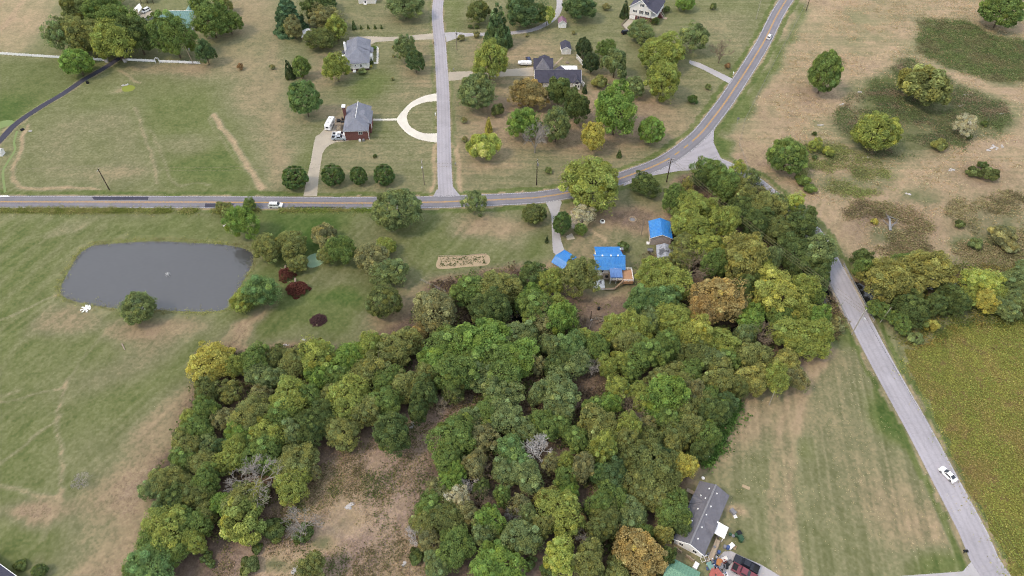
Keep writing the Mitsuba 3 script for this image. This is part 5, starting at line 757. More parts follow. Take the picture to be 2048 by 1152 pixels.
single('fire_pit', 'dark ring fire pit behind the dark-roofed house', 'fire pit', [disc((25.30,291.25), .9, 0, .35, 14)], 'grey_wood')
t = Thing('swing_set', 'white wooden playset beside the dark cedars', 'playset', (30.83,292.13)); t.part('frame', posts_rail([(-1.2, 2.8), (.9, -2.6)], 0, 2.2, .1, 1.4)+[tube((-1.2, 2.8, 2.2), (.9, -2.6, 2.2), .14, None, 4)], 'trim_white'); t.part('slide', slab([(.8, -2.6, 1.4), (1.3, -2.6, 1.4), (1.5, -5.2, .2), (1.0, -5.2, .2)], .1), 'trim_white')
for i, (c, lab) in enumerate((((-31.76,248.95), 'mailbox on a white post at the half-circle driveway'), ((-26.26,283.92), 'mailbox at the concrete drive right of the side road'), ((-36.79,307.58), 'black mailbox left of the side road'), ((98.57,280.96), 'white mailbox at the gravel lane'), ((-21.63,215.45), 'grey mailbox on the right verge of the side road'))):
    t = Thing('mailbox', lab, 'mailbox', c); t.part('post', box(-.08, .08, -.08, .08, 0, 1.0), 'trim_white' if i in (0, 3) else 'grey_wood'); t.part('box', [box(-.2, .2, -.35, .35, 1.0, 1.25), tube((0, -.35, 1.25), (0, .35, 1.25), .2, None, 8)], 'trim_white' if i in (0, 3) else ('junk_black' if i == 2 else 'junk_grey'))
t = Thing('trash_bin', 'dark green wheeled bin beside the asphalt drive', 'bin', (-186.23,273.94)); t.part('body', box(-.4, .4, -.4, .4, 0, 1.0, -.05, -.05), 'junk_black'); t.part('lid', box(-.48, .48, -.48, .48, 1.0, 1.1), 'junk_black')
single('culvert_pipe', 'dark culvert pipe mouth under the asphalt drive', 'culvert', [tube((*(-198.78,238.32), .3), (*(-198.06,239.36), .3), .5, None, 10)], 'junk_black')
t = Thing('road_sign', 'back of a grey road sign at the junction', 'road sign', (92.23,243.57)); t.part('post', tube((0, 0, 0), (0, 0, 2.4), .06, None, 5), 'steel'); t.part('panel', box(-.45, .45, -.03, .03, 2.0, 2.9), 'junk_grey')
t = Thing('mailbox', 'dark mailbox cluster by the county road at the bottom', 'mailbox', (107.82,66.28)); t.part('post', box(-.08, .08, -.08, .08, 0, 1.0), 'dark_wood'); t.part('box', [box(-.5, -.1, -.3, .3, 1.0, 1.35), box(.1, .5, -.3, .3, 1.0, 1.35)], 'junk_black')
# wire fence along the tan pasture
t = Thing('pasture_fence', 'wire fence with grey posts along the tan pasture by the main road', 'fence'); fl = np.array(LineString([(152.82,353.79),(136.23,322.07),(118.56,289.51),(105.87,264.77),(96.07,246.07),(89.83,228.86),(89.84,209.97),(94.84,199.73),(101.38,190.01)]).segmentize(4.5).coords)
for q in fl: t.part('post', tube((*q, 0), (*q, 1.3), .07, None, 5), 'grey_wood')
t.part('wire', [path_tube([(*q, z) for q in fl], .012, 3) for z in (.5, .85, 1.2)], 'steel')
t = Thing('lawn_fence', 'faint grey wire fence on the lawn below the garden plot', 'fence'); fl = np.array(LineString([(-29.54,155.19),(-26.12,152.99),(-23.10,151.24),(-21.09,149.94)]).segmentize(2.4).coords)
for q in fl: t.part('post', tube((*q, 0), (*q, 1.2), .05, None, 5), 'steel')
t.part('wire', [path_tube([(*q, z) for q in fl], .02, 3) for z in (.4, .8, 1.15)], 'steel')
# household junk by the grey-roofed house
gs = np.random.default_rng(15); sc = [moved(box(-.2, .2, -.14, .14, 0, gs.uniform(.1, .5)), (x, y), gs.uniform(0, 3)) for x, y in zip(gs.uniform(45.8, 50.2, 130), gs.uniform(60.5, 66.5, 130)) if x+.35*(y-63) < 50]
for i, m_ in enumerate(('junk_grey', 'junk_black', 'off_white', 'junk_blue')): k_ = single('scrap_litter', f"small {['grey', 'black', 'white', 'blue'][i]} scrap littered round the gravel yard", 'scrap', sc[i::4], m_); labels[k_]['kind'] = 'stuff'
JK = [((1424,1119), 'tyre', 'junk_black'), ((1431,1111), 'tyre', 'junk_black'), ((1427,1127), 'crate', 'junk_blue'), ((1437,1125), 'tub', 'junk_orange'), ((1441,1131), 'tub', 'junk_grey'), ((1452,1129), 'mattress', 'junk_black'), ((1459,1124), 'crate', 'junk_grey'), ((1444,1139), 'frame', 'junk_grey'), ((1433,1137), 'crate', 'junk_black'), ((1420,1133), 'tub', 'junk_teal'), ((1449,1119), 'crate', 'off_white'), ((1437,1106), 'barrel', 'junk_blue'), ((1428,1096), 'barrel', 'junk_grey'), ((1449,1095), 'barrel', 'junk_grey'), ((1455,1097), 'barrel', 'junk_blue'), ((1461,1094), 'chest', 'off_white'), ((1469,1096), 'crate', 'soil'), ((1425,1147), 'cart', 'junk_red'), ((1437,1149), 'cart', 'junk_red'), ((1446,1151), 'sheet', 'off_white'), ((1479,1077), 'bin', 'junk_green'), ((1476,1069), 'bin', 'junk_black'), ((1472,1072), 'bin', 'junk_green'), ((1481,1082), 'bin', 'junk_green'), ((1460,1070), 'planter', 'junk_green'), ((1466,1073), 'planter', 'junk_grey'), ((1465,1025), 'chest', 'junk_grey'), ((1468,1029), 'sheet', 'off_white'), ((1432,1078), 'crate', 'grey_wood'), ((1440,1065), 'crate', 'dark_wood'), ((1436,1072), 'barrel', 'junk_grey'), ((1444,1058), 'crate', 'junk_black'), ((1409,1119), 'frame', 'off_white'), ((1391,1134), 'chest', 'off_white'), ((1492,974), 'sheet', 'soil'), ((1406,958), 'planter', 'off_white'), ((1417,918), 'barrel', 'off_white'), ((1453,1135), 'tyre', 'junk_black'), ((1447,1124), 'crate', 'junk_red'), ((1440,1116), 'frame', 'junk_grey')]
CW = dict(junk_black='black', junk_blue='blue', junk_orange='orange', junk_grey='grey', junk_teal='teal', off_white='white', junk_red='red', junk_green='green', soil='sandy', grey_wood='weathered wood', dark_wood='dark wood')
gj = np.random.default_rng(8)
JP = [(47.5,64.7),(48.5,65.7),(47.6,63.8),(48.9,64.0),(49.2,63.3),(50.5,63.5),(51.5,64.1),(49.4,62.4),(48.1,62.6),(46.7,63.1),(50.4,64.7),(49.3,66.3),(48.5,67.5),(51.0,67.6),(51.7,67.4),(52.5,67.7),(53.4,67.5),(46.9,61.4),(48.3,61.2),(49.3,61.0),(55.1,69.8),(55.0,70.8),(54.4,70.4),(55.2,69.2),(53.0,70.7),(53.6,70.3),(54.8,76.4),(55.1,75.9),(49.4,69.7),(50.7,71.3),(50.0,70.4),(51.3,72.2),(45.7,64.7),(43.2,63.0),(59.7,83.2),(49.1,85.5),(51.6,91.2),(50.5,62.8),(50.1,64.1),(49.4,65.1)]
for (uv_, kind, mat), (x, y) in zip(JK, JP):
    s = gj.uniform(.8, 1.2); a = gj.uniform(0, 3)
    M = {'tyre': [disc((0, 0), .5, 0, .28, 14)], 'crate': [box(-.55, .55, -.4, .4, 0, .12)]+[box(*e, .12, .6) for e in ((-.55, -.5, -.4, .4), (.5, .55, -.4, .4), (-.5, .5, -.4, -.35), (-.5, .5, .35, .4))], 'tub': [box(-.8, .8, -.55, .55, 0, .5, -.08, -.08)], 'mattress': [box(-1.0, 1.0, -.8, .8, 0, .3, .05, .05)], 'frame': [tube((-.9, -.5, .1), (.9, -.5, .7), .05, None, 4), tube((-.9, .5, .1), (.9, .5, .7), .05, None, 4), tube((.9, -.5, .7), (.9, .5, .7), .05, None, 4), tube((-.9, -.5, .1), (-.9, .5, .1), .05, None, 4), tube((0, -.5, .4), (0, .5, .4), .05, None, 4)], 'barrel': [disc((0, 0), .42, 0, .95, 12), disc((0, 0), .36, .95, .99, 12)], 'chest': [box(-.7, .7, -.45, .45, 0, .8), box(-.74, .74, -.49, .49, .8, .92)], 'cart': [box(-1.2, 1.2, -.7, .7, .4, .7), tube((-.6, -.8, .3), (-.6, .8, .3), .3, None, 9), tube((1.2, 0, .6), (2.0, 0, .7), .05, None, 4)], 'sheet': [box(-1.1, 1.1, -.5, .5, 0, .12, .1, .05)], 'bin': [box(-.36, .36, -.36, .36, 0, 1.0, -.06, -.06), box(-.45, .45, -.45, .45, 1.0, 1.08)], 'planter': [disc((0, 0), .3, 0, .5, 10, .42)]}[kind]
    KW = {'tyre': 'old tyre', 'frame': 'metal trestle', 'sheet': 'board', 'chest': 'storage chest'}.get(kind, kind)
    u, v = uv_
    spot = 'in the junk heap beside the gravel yard' if 1104 < v and 1415 < u < 1465 else 'along the grey-roofed house ramp' if 1040 < v < 1104 and u < 1475 else 'beside the lawn right of the ramp' if v > 1060 and u > 1470 else 'near the white porch roof' if v > 1000 else 'in the mown field above the grey-roofed house' if u > 1400 and v < 1000 else 'near the grey-roofed house'
    n_ = sum(1 for q in labels.values() if q['label'].startswith(f'{CW[mat]} {KW} {spot}'))
    lab = f'{CW[mat]} {KW} {spot}'+('' if n_ == 0 else f', {["", "next to the first", "the third", "the fourth"][n_]}')
    single(KW.replace(' ', '_'), lab, KW, [moved((np.asarray(m[0])*s, m[1]), (x, y), a) for m in M], mat, 'household junk at the grey-roofed house')
# ---------------------------------------------------------------- trees
LEAF = dict(dg=(68, 84, 46), mg=(86, 106, 50), bg=(94, 120, 48), yg=(116, 126, 54), ol=(104, 108, 58), od=(84, 92, 50), ob=(138, 118, 70), rb2=(134, 110, 68), rb3=(124, 108, 66), ye=(150, 142, 56), ye2=(132, 134, 54), go=(120, 118, 58),
    gg=(96, 110, 68), sg=(84, 110, 62), bl=(64, 86, 54), pn=(62, 90, 66), cd=(48, 64, 44), dk=(64, 88, 46), be=(164, 156, 126), gb=(108, 106, 70), rb=(116, 86, 62), lg=(136, 148, 62), gy=(188, 182, 176), wh=(224, 220, 218))
BARK = dict(gy=(176, 170, 164), wh=(222, 218, 216), gb=(146, 132, 116), be=(176, 166, 146))
KL = 0.50
def tint(base, lobe, n, g):
    c = (.80*lin(*base, KL)+.20*lin(98, 110, 60, KL))[None]; c = .84*c+.16*c.mean()
    c = c*np.exp(g.normal(0, .20, n))[:, None]*lobe[:, :1]
    w = np.clip(lobe[:, 1:2]+g.normal(0, .10, (n, 1)), -.25, .7)        # towards yellow (+) or blue (-)
    c = c*np.hstack([1+.42*w, 1+.12*w, 1-.30*w]); return np.clip(c, .004, .7)
def dirs(n, g, lo=-1.0):
    k = np.arange(n)+.5; z = 1-(1-lo)*k/n; a = k*2.399963+g.uniform(0, 6.28); q = np.sqrt(np.clip(1-z*z, 0, 1))
    d = np.stack([q*np.cos(a), q*np.sin(a), z], 1)+g.normal(0, .16, (n, 3)); return d/np.linalg.norm(d, axis=1, keepdims=True)
# every prototype stands on z = 0, crown half width 6 m (shrubs 2 m), total height HT
def crown(style, col, seed):
    g = np.random.default_rng(seed*97+sum(map(ord, style+col))); base = LEAF[col]
    R, V, cl = 6.0, 5.0, 1.6; per, size, sq = 520, .30, 1.0
    if style == 'irr': D = dirs(120, g, -.9); rad = g.uniform(.42, .90, 120); rl = g.uniform(.10, .21, 120); per, size = 680, .195
    elif style == 'open': D = dirs(80, g, -.8); rad = g.uniform(.3, .9, 80); rl = g.uniform(.10, .22, 80); per, size = 480, .20
    elif style == 'dense': D = dirs(130, g, -.9); rad = g.uniform(.68, .86, 130); rl = g.uniform(.11, .18, 130); per, size = 900, .205; cl = 1.4
    elif style == 'ball': D = dirs(200, g, -.95); rad = g.uniform(.80, .89, 200); rl = g.uniform(.11, .14, 200); per, size, cl = 850, .205, .5
    elif style == 'weep': D = dirs(44, g, -.45); rad = g.uniform(.5, .82, 44); rl = g.uniform(.18, .28, 44); per = 480
    elif style == 'cone': n = 90; z = 1-np.sqrt(g.uniform(.0, 1, n)); a = g.uniform(0, 6.28, n); q = (1-z)**.8; D = None; C = np.stack([q*.80*np.cos(a), q*.80*np.sin(a), z*2-1+.04], 1); rl = .10+.14*(1-z); per, cl, size = 380, .3, .28
    elif style == 'pine': n = 84; z = np.linspace(0, .96, n); a = np.arange(n)*2.4; q = (1-z)**.7*g.uniform(.45, .9, n); D = None; C = np.stack([q*np.cos(a), q*np.sin(a), z*2-1], 1); rl = .15+.14*(1-z); per, cl, sq, size = 340, .8, .32, .34
    elif style == 'shrub': R, V, cl = 2.0, 1.15, .0; D = dirs(20, g, -.5); rad = g.uniform(.45, .78, 20); rl = g.uniform(.24, .40, 20); per, size = 200, .16
    if D is not None:
        C = D*rad[:, None]; C[:, :2] *= (1+.42*np.clip(-D[:, 2:], 0, 1))
    if style in ('irr', 'open', 'weep', 'shrub'):
        az = np.arctan2(C[:, 1], C[:, 0]); ph = g.uniform(0, 6.28, 3); C = C*(1+.16*np.sin(2*az+ph[0])+.10*np.sin(3*az+ph[1])+.07*np.sin(5*az+ph[2]))[:, None]
    if style == 'dense': az = np.arctan2(C[:, 1], C[:, 0]); ph = g.uniform(0, 6.28, 3); C = C*(1+.08*np.sin(2*az+ph[0])+.05*np.sin(3*az+ph[1]))[:, None]
    if style not in ('ball', 'cone', 'pine', 'shrub'): C[:, :2] += g.normal(0, .07, 2)*(C[:, 2:]+.6)
    P_, N_, L_ = [], [], []
    for c, r in zip(C, rl):
        n = int(per*(r/.27)**2*g.uniform(.8, 1.2)); d = g.normal(size=(n, 3)); d /= np.linalg.norm(d, axis=1, keepdims=True)
        o = c/(np.linalg.norm(c)+1e-6); d = d[(d@o+.35*d[:, 2]) > -.25*np.ones(len(d))+g.uniform(-.4, .2, len(d))]; n = len(d)
        p = c+d*r*(g.uniform(.3, 1, (n, 1))**.35)*[1, 1, sq]
        if style == 'weep': p = p-np.array([0, 0, 1])*(g.uniform(0, 1, (n, 1))**1.5)*.34*(np.hypot(c[0], c[1])+.2)
        if style == 'pine': p[:, 2] -= .22*np.hypot(p[:, 0], p[:, 1])
        P_.append(p); N_.append(.75*d+[0, 0, .45]+g.normal(0, .45, (n, 3))); L_.append(np.tile([np.exp(g.normal(0, .24)), g.normal(.06, .24)], (n, 1)))
    if style in ('irr', 'open', 'dense'):
        m = int({'irr': 3800, 'open': 1100, 'dense': 4000}[style]); d = g.normal(size=(m, 3)); d /= np.linalg.norm(d, axis=1, keepdims=True); d = d[d[:, 2] > -.75]; m = len(d)
        q = (.62+.42*meshkit.noise(d*2.6+seed, seed+3))*g.uniform(.86, 1.10, m); p = d*q[:, None]; p[:, :2] *= (1+.42*np.clip(-d[:, 2:], 0, 1))
        az = np.arctan2(p[:, 1], p[:, 0]); p = p*((1+.16*np.sin(2*az+ph[0])+.10*np.sin(3*az+ph[1])+.07*np.sin(5*az+ph[2])) if style != 'dense' else np.ones(m))[:, None]
        hue = meshkit.noise(p*3.1, seed+9)-.5; P_.append(p); N_.append(.6*d+[0, 0, .6]+g.normal(0, .5, (m, 3))); L_.append(np.stack([np.exp(.5*(meshkit.noise(p*2.7, seed+5)-.5)), .04+.8*hue], 1))
    p = np.vstack(P_)*[R, R, V]+[0, 0, cl+V]; N_ = np.vstack(N_); L_ = np.vstack(L_); k = p[:, 2] > .05; p, N_, L_ = p[k], N_[k], L_[k]
    v, f = leaf_cards(p, N_, size, g); col_ = np.repeat(tint(base, L_, len(p), g), 3, 0)
    HT = cl+2*V; Cw = C*[R, R, V]+[0, 0, cl+V]
    b = [tube((0, 0, -.4), (.1, .05, cl+V*.7), .045*R, .025*R, 7)]
    for c in Cw[::(5 if style in ('dense', 'ball', 'cone', 'pine') else 3)]:
        z0 = np.clip(c[2]*.55, .3*cl+.2, cl+V*.65); m = np.array([c[0]*.45, c[1]*.45, (z0+c[2])/2+.1*V])
        b += [tube((0.05, 0.03, z0), m, .018*R, .011*R, 5), tube(m, c, .011*R, .004*R, 4)]
    return (v, f, col_), join(b), HT, R
def bare(col, seed):
    g = np.random.default_rng(seed*31+7); out = []; tips = []
    def grow(p, d, L, r, lev):
        q = p+d*L; out.append(tube(p, q, r, r*.68, 6 if lev < 2 else 3))
        if lev == 5: tips.append(q); return
        for _ in range(3 if lev < 3 else (3 if g.uniform() < .6 else 2)):
            e = d+g.normal(0, .52, 3); e[2] = e[2]*.8+.10; e /= np.linalg.norm(e); grow(q if g.uniform() < .7 else p+d*L*.65, e, L*g.uniform(.62, .88), max(r*.6, .038), lev+1)
    for k in range(4):
        a = k*1.57+g.uniform(-.4, .4); d = np.array([math.cos(a)*.55, math.sin(a)*.55, .85]); grow(np.array([0, 0, 1.6]), d/np.linalg.norm(d), 2.9, .22, 0)
    m = join(out); s = np.percentile(np.abs(m[0][:, :2]), 97)
    v = m[0]*[6/s, 6/s, 11/np.percentile(m[0][:, 2], 99)]
    return (v, m[1]), tube((0, 0, -.3), (0, 0, 1.9), .34, .24, 7), 11.0, 6.0
PROTO = {}
def proto(style, col, var):
    key = (style, col, var)
    if key in PROTO: return PROTO[key]
    name = f'{style}_{col}_{var}_group'
    if style == 'bare':
        tw, tr, HT, R = bare(col, var+{'gy': 0, 'wh': 10, 'gb': 20, 'be': 30}.get(col, 40)); bc = lin(*BARK.get(col, LEAF[col]), 1.3)
        parts = {'branches': mikit.ply(tw, 'leafy', color=np.tile(bc, (len(tw[0]), 1))), 'trunk': mikit.ply(tr, 'leafy', color=np.tile(bc*.8, (len(tr[0]), 1)))}
    else:
        (v, f, c), tr, HT, R = crown(style, col, var); bc = lin(*((118, 104, 90) if style != 'open' else (160, 148, 132)))
        parts = {'crown': mikit.ply((v, f), 'leaf', color=c), ('stem' if style == 'shrub' else 'trunk'): mikit.ply(tr, 'leafy', color=np.tile(bc, (len(tr[0]), 1)))}
    scene[name] = {'type': 'shapegroup', **parts}; PROTO[key] = (name, HT, R); return PROTO[key]
TREES = [
(-84.4,117.9,6.50,9.73,1.80,'ye','irr','woods','golden yellow tree on the left corner of the lower woods'),
(-78.1,117.2,3.08,7.71,1.80,'yg','irr','woods','yellow-green clumpy tree in lower woods, one crown right of the golden corner tree'),
(-73.5,119.7,4.84,7.99,1.80,'mg','irr','woods','mid-green clumpy tree in lower woods, two crowns right of the golden corner tree'),
(-67.9,121.9,3.50,5.21,1.80,'od','irr','woods','dark olive clumpy tree in lower woods, two crowns lower-left of the purple brush pile'),
(-62.3,120.0,4.51,6.31,1.80,'ol','irr','woods','olive clumpy tree in lower woods, two crowns lower-left of the purple brush pile'),
(-70.9,115.3,4.10,5.74,1.80,'gg','irr','woods','grey-green clumpy tree in lower woods, two crowns right of the golden corner tree'),
(-78.2,109.8,4.02,5.63,1.80,'ol','open','woods','olive thin-crowned tree in lower woods, one crown lower-right of the golden corner tree'),
(-83.9,109.6,3.67,7.35,1.80,'od','irr','woods','dark olive clumpy tree in lower woods, one crown below the golden corner tree'),
(-69.4,107.9,3.67,5.13,1.80,'gb','open','woods','grey-brown thin-crowned tree in lower woods, two crowns lower-right of the golden corner tree'),
(-66.9,114.9,3.42,4.79,1.80,'gg','irr','woods','grey-green clumpy tree in lower woods, three crowns right of the golden corner tree'),
(-60.1,106.4,5.93,8.31,1.80,'yg','irr','woods','yellow-green clumpy tree in lower woods, three crowns below the purple brush pile'),
(-61.4,102.1,4.88,6.84,1.80,'mg','irr','woods','mid-green clumpy tree in lower woods, three crowns upper-right of the large bare grey tree'),
(-69.9,101.8,5.52,7.73,1.80,'ol','irr','woods','olive clumpy tree in lower woods, three crowns lower-right of the golden corner tree'),
(-82.7,103.4,3.59,7.19,1.80,'mg','irr','woods','mid-green clumpy tree in lower woods, two crowns below the golden corner tree'),
(-85.3,101.3,3.58,5.02,1.80,'yg','irr','woods','yellow-green clumpy tree in lower woods, two crowns below the golden corner tree'),
(-77.4,101.2,3.58,5.30,1.80,'gb','open','woods','grey-brown thin-crowned tree in lower woods, two crowns below the golden corner tree'),
(-72.2,96.9,3.84,5.38,1.80,'bg','irr','woods','bright green clumpy tree in lower woods, two crowns above the large bare grey tree'),
(-83.4,97.6,4.49,6.28,1.80,'mg','irr','woods','mid-green clumpy tree in lower woods, three crowns below the golden corner tree'),
(-85.0,93.2,4.11,5.75,1.80,'ol','irr','woods','olive clumpy tree in lower woods, three crowns upper-left of the large bare grey tree'),
(-79.2,93.9,3.17,4.44,1.80,'gg','open','woods','grey-green thin-crowned tree in lower woods, two crowns upper-left of the large bare grey tree'),
(-75.8,93.0,2.21,4.43,1.80,'bl','irr','woods','blue-green clumpy tree in lower woods, two crowns upper-left of the large bare grey tree'),
(-71.7,92.5,3.15,6.29,1.80,'yg','irr','woods','yellow-green clumpy tree in lower woods, two crowns upper-left of the large bare grey tree'),
(-63.5,95.9,4.77,6.68,1.80,'yg','irr','woods','yellow-green clumpy tree in lower woods, two crowns above the large bare grey tree'),
(-56.6,96.2,3.82,7.64,1.80,'gg','irr','woods','grey-green clumpy tree in lower woods, three crowns upper-right of the large bare grey tree'),
(-52.4,98.5,3.52,8.80,1.80,'dg','irr','woods','dark green clumpy tree in lower woods, three crowns left of the dark clearing tree'),
(-63.3,91.7,4.70,6.58,1.80,'mg','irr','woods','mid-green clumpy tree in lower woods, two crowns upper-right of the large bare grey tree'),
(-68.7,95.0,2.87,4.02,1.80,'mg','irr','woods','mid-green clumpy tree in lower woods, two crowns above the large bare grey tree'),
(-72.4,89.3,4.08,5.71,1.80,'yg','irr','woods','yellow-green clumpy tree in lower woods, one crown upper-left of the large bare grey tree'),
(-84.7,88.9,3.45,4.83,1.80,'mg','irr','woods','mid-green clumpy tree in lower woods, three crowns left of the large bare grey tree'),
(-78.6,87.5,3.74,5.49,1.80,'ol','irr','woods','olive clumpy tree in lower woods, two crowns upper-left of the large bare grey tree'),
(-66.7,88.8,3.76,5.26,1.80,'mg','irr','woods','mid-green clumpy tree in lower woods, one crown above the large bare grey tree'),
(-61.4,87.4,3.43,4.80,1.80,'mg','irr','woods','mid-green clumpy tree in lower woods, one crown upper-right of the large bare grey tree'),
(-54.8,86.6,5.56,7.79,1.80,'ol','irr','woods','olive clumpy tree in lower woods, two crowns upper-right of the large bare grey tree'),
(-54.5,82.0,4.87,6.82,1.80,'yg','irr','woods','yellow-green clumpy tree in lower woods, two crowns above the pale bare bush-tree'),
(-50.0,85.6,1.86,4.47,1.80,'gb','open','woods','grey-brown thin-crowned tree in lower woods, two crowns above the pale bare bush-tree'),
(-87.2,83.2,3.99,5.58,1.80,'ol','irr','woods','olive clumpy tree in lower woods, four crowns left of the large bare grey tree'),
(-89.5,81.4,3.35,4.70,1.80,'gg','irr','woods','grey-green clumpy tree in lower woods, four crowns left of the large bare grey tree'),
(-82.6,82.3,3.37,4.72,1.80,'ol','irr','woods','olive clumpy tree in lower woods, three crowns left of the large bare grey tree'),
(-76.4,82.8,3.66,7.32,1.80,'mg','irr','woods','mid-green clumpy tree in lower woods, two crowns left of the large bare grey tree'),
(-77.7,79.2,3.92,5.49,1.80,'od','irr','woods','dark olive clumpy tree in lower woods, two crowns left of the large bare grey tree'),
(-82.9,78.3,3.91,5.48,1.80,'dg','irr','woods','dark green clumpy tree in lower woods, three crowns left of the large bare grey tree'),
(-85.5,75.8,2.68,5.36,1.80,'gg','irr','woods','middling grey-green clumpy tree in lower woods, four crowns left of the large bare grey tree'),
(-80.7,75.8,2.99,4.18,1.80,'dg','irr','woods','dark green clumpy tree in lower woods, five crowns left of the pale bare bush-tree'),
(-74.6,74.9,2.98,4.17,1.80,'ol','irr','woods','olive clumpy tree in lower woods, two crowns lower-left of the large bare grey tree'),
(-70.8,76.8,3.30,4.61,1.80,'bg','irr','woods','bright green clumpy tree in lower woods, one crown lower-left of the large bare grey tree'),
(-65.2,76.7,5.36,7.50,1.80,'ol','irr','woods','olive clumpy tree in lower woods, one crown below the large bare grey tree'),
(-64.4,81.4,6.96,8.35,1.80,'gy','bare','woods','large bare grey tree spreading over the left end of the lower woods'),
(-64.6,71.8,5.54,8.30,1.80,'yg','weep','woods','yellow-green drooping tree in lower woods, two crowns below the large bare grey tree'),
(-81.6,69.6,6.06,8.49,1.80,'yg','irr','woods','yellow-green clumpy tree in lower woods, four crowns lower-left of the large bare grey tree'),
(-76.8,71.2,4.38,6.13,1.80,'mg','irr','woods','mid-green clumpy tree in lower woods, three crowns lower-left of the large bare grey tree'),
(-74.7,67.2,2.58,6.46,1.80,'yg','irr','woods','yellow-green clumpy tree in lower woods, three crowns lower-left of the large bare grey tree'),
(-83.7,65.9,4.57,6.40,1.80,'mg','irr','woods','mid-green clumpy tree in lower woods, five crowns lower-left of the large bare grey tree'),
(-79.3,65.6,3.72,5.20,1.80,'mg','irr','woods','mid-green clumpy tree in lower woods, four crowns lower-left of the large bare grey tree'),
(-82.6,61.6,5.32,7.44,1.80,'sg','irr','woods','sea-green clumpy tree in lower woods, five crowns lower-left of the large bare grey tree'),
(-86.2,60.6,2.52,5.04,1.80,'mg','irr','woods','mid-green clumpy tree in lower woods, six crowns lower-left of the large bare grey tree'),
(-50.2,70.7,4.05,9.71,1.80,'gy','bare','woods','pale bare bushy tree standing alone in the lower clearing'),
(-46.0,61.3,3.07,7.68,1.80,'ol','irr','woods','olive tree beside the white rocks at the bottom of the clearing'),
(-61.5,62.7,2.58,2.84,0.00,'od','shrub','woods','dark olive shrub in lower woods, three crowns lower-left of the pale bare bush-tree'),
(-72.3,65.0,1.45,1.59,0.00,'dg','shrub','woods','dark green shrub in lower woods, four crowns lower-left of the large bare grey tree'),
(-70.9,63.5,1.15,1.27,0.00,'dg','shrub','woods','small dark green shrub in lower woods, four crowns lower-left of the large bare grey tree'),
(-60.9,67.1,1.46,1.61,0.00,'dg','shrub','woods','dark green shrub in lower woods, two crowns lower-left of the pale bare bush-tree'),
(-57.8,71.5,3.26,3.59,0.00,'dg','shrub','woods','dark green shrub in lower woods, one crown left of the pale bare bush-tree'),
(-50.3,70.5,2.66,2.93,0.00,'dg','shrub','woods','dark green shrub in lower woods, just lower-right of the pale bare bush-tree'),
(-55.8,120.9,5.89,8.25,1.80,'yg','irr','woods','yellow-green clumpy tree in lower woods, one crown below the purple brush pile'),
(-54.3,114.8,4.43,6.20,1.80,'bg','irr','woods','bright green clumpy tree in lower woods, two crowns below the purple brush pile'),
(-48.0,119.5,4.84,6.78,1.80,'bg','irr','woods','bright green clumpy tree in lower woods, two crowns lower-right of the purple brush pile'),
(-48.8,114.6,4.09,5.73,1.80,'mg','irr','woods','mid-green clumpy tree in lower woods, two crowns below the purple brush pile'),
(-40.7,124.2,3.85,9.62,1.80,'yg','irr','woods','yellow-green clumpy tree in lower woods, two crowns left of the small orange tree'),
(-44.5,122.5,4.20,5.88,1.80,'bg','irr','woods','middling bright green clumpy tree in lower woods, two crowns lower-right of the purple brush pile'),
(-33.0,124.3,5.96,8.35,1.80,'ol','irr','woods','olive clumpy tree in lower woods, one crown lower-left of the small orange tree'),
(-38.3,116.9,6.15,8.61,1.80,'ol','open','woods','olive thin-crowned tree in lower woods, two crowns lower-left of the small orange tree'),
(-42.7,115.9,3.77,5.28,1.80,'ol','irr','woods','olive clumpy tree in lower woods, three crowns lower-right of the purple brush pile'),
(-34.9,113.5,4.41,6.72,1.80,'mg','irr','woods','mid-green clumpy tree in lower woods, two crowns lower-left of the small orange tree'),
(-28.1,129.9,3.24,4.53,1.80,'ob','irr','woods','small orange tree at the upper edge of the lower woods'),
(-18.0,125.3,6.33,8.86,1.80,'mg','irr','woods','mid-green clumpy tree in lower woods, one crown right of the small orange tree'),
(-9.2,124.8,8.03,11.25,1.80,'bg','irr','woods','bright green clumpy tree in lower woods, two crowns lower-right of the grey-brown round tree'),
(-21.0,118.6,5.85,8.19,1.80,'bg','irr','woods','bright green clumpy tree in lower woods, one crown lower-right of the small orange tree'),
(-15.7,113.8,6.05,12.09,1.80,'mg','irr','woods','mid-green clumpy tree in lower woods, two crowns lower-right of the small orange tree'),
(-10.9,118.6,5.85,8.19,1.80,'mg','irr','woods','mid-green clumpy tree in lower woods, three crowns lower-right of the small orange tree'),
(-28.6,110.9,5.03,7.05,1.80,'ol','irr','woods','olive clumpy tree in lower woods, two crowns above the dark clearing tree'),
(-23.6,113.0,3.70,9.26,1.80,'ol','irr','woods','olive clumpy tree in lower woods, two crowns below the small orange tree'),
(-23.7,108.1,3.97,9.83,1.80,'dg','irr','woods','dark green clumpy tree in lower woods, two crowns above the bare clearing'),
(-25.4,102.7,2.93,7.33,1.80,'dg','irr','woods','dark green clumpy tree in lower woods, one crown above the bare clearing'),
(-16.6,111.2,4.38,6.13,1.80,'od','irr','woods','dark olive clumpy tree in lower woods, three crowns upper-right of the bare clearing'),
(-44.3,106.7,6.26,8.77,1.80,'yg','irr','woods','yellow-green clumpy tree in lower woods, two crowns upper-left of the dark clearing tree'),
(-50.5,107.0,3.98,5.87,1.80,'ol','irr','woods','olive clumpy tree in lower woods, three crowns upper-left of the dark clearing tree'),
(-54.7,106.9,3.30,8.26,1.80,'mg','irr','woods','mid-green clumpy tree in lower woods, three crowns below the purple brush pile'),
(-39.5,102.8,4.57,6.89,1.80,'ol','irr','woods','olive clumpy tree in lower woods, one crown upper-left of the dark clearing tree'),
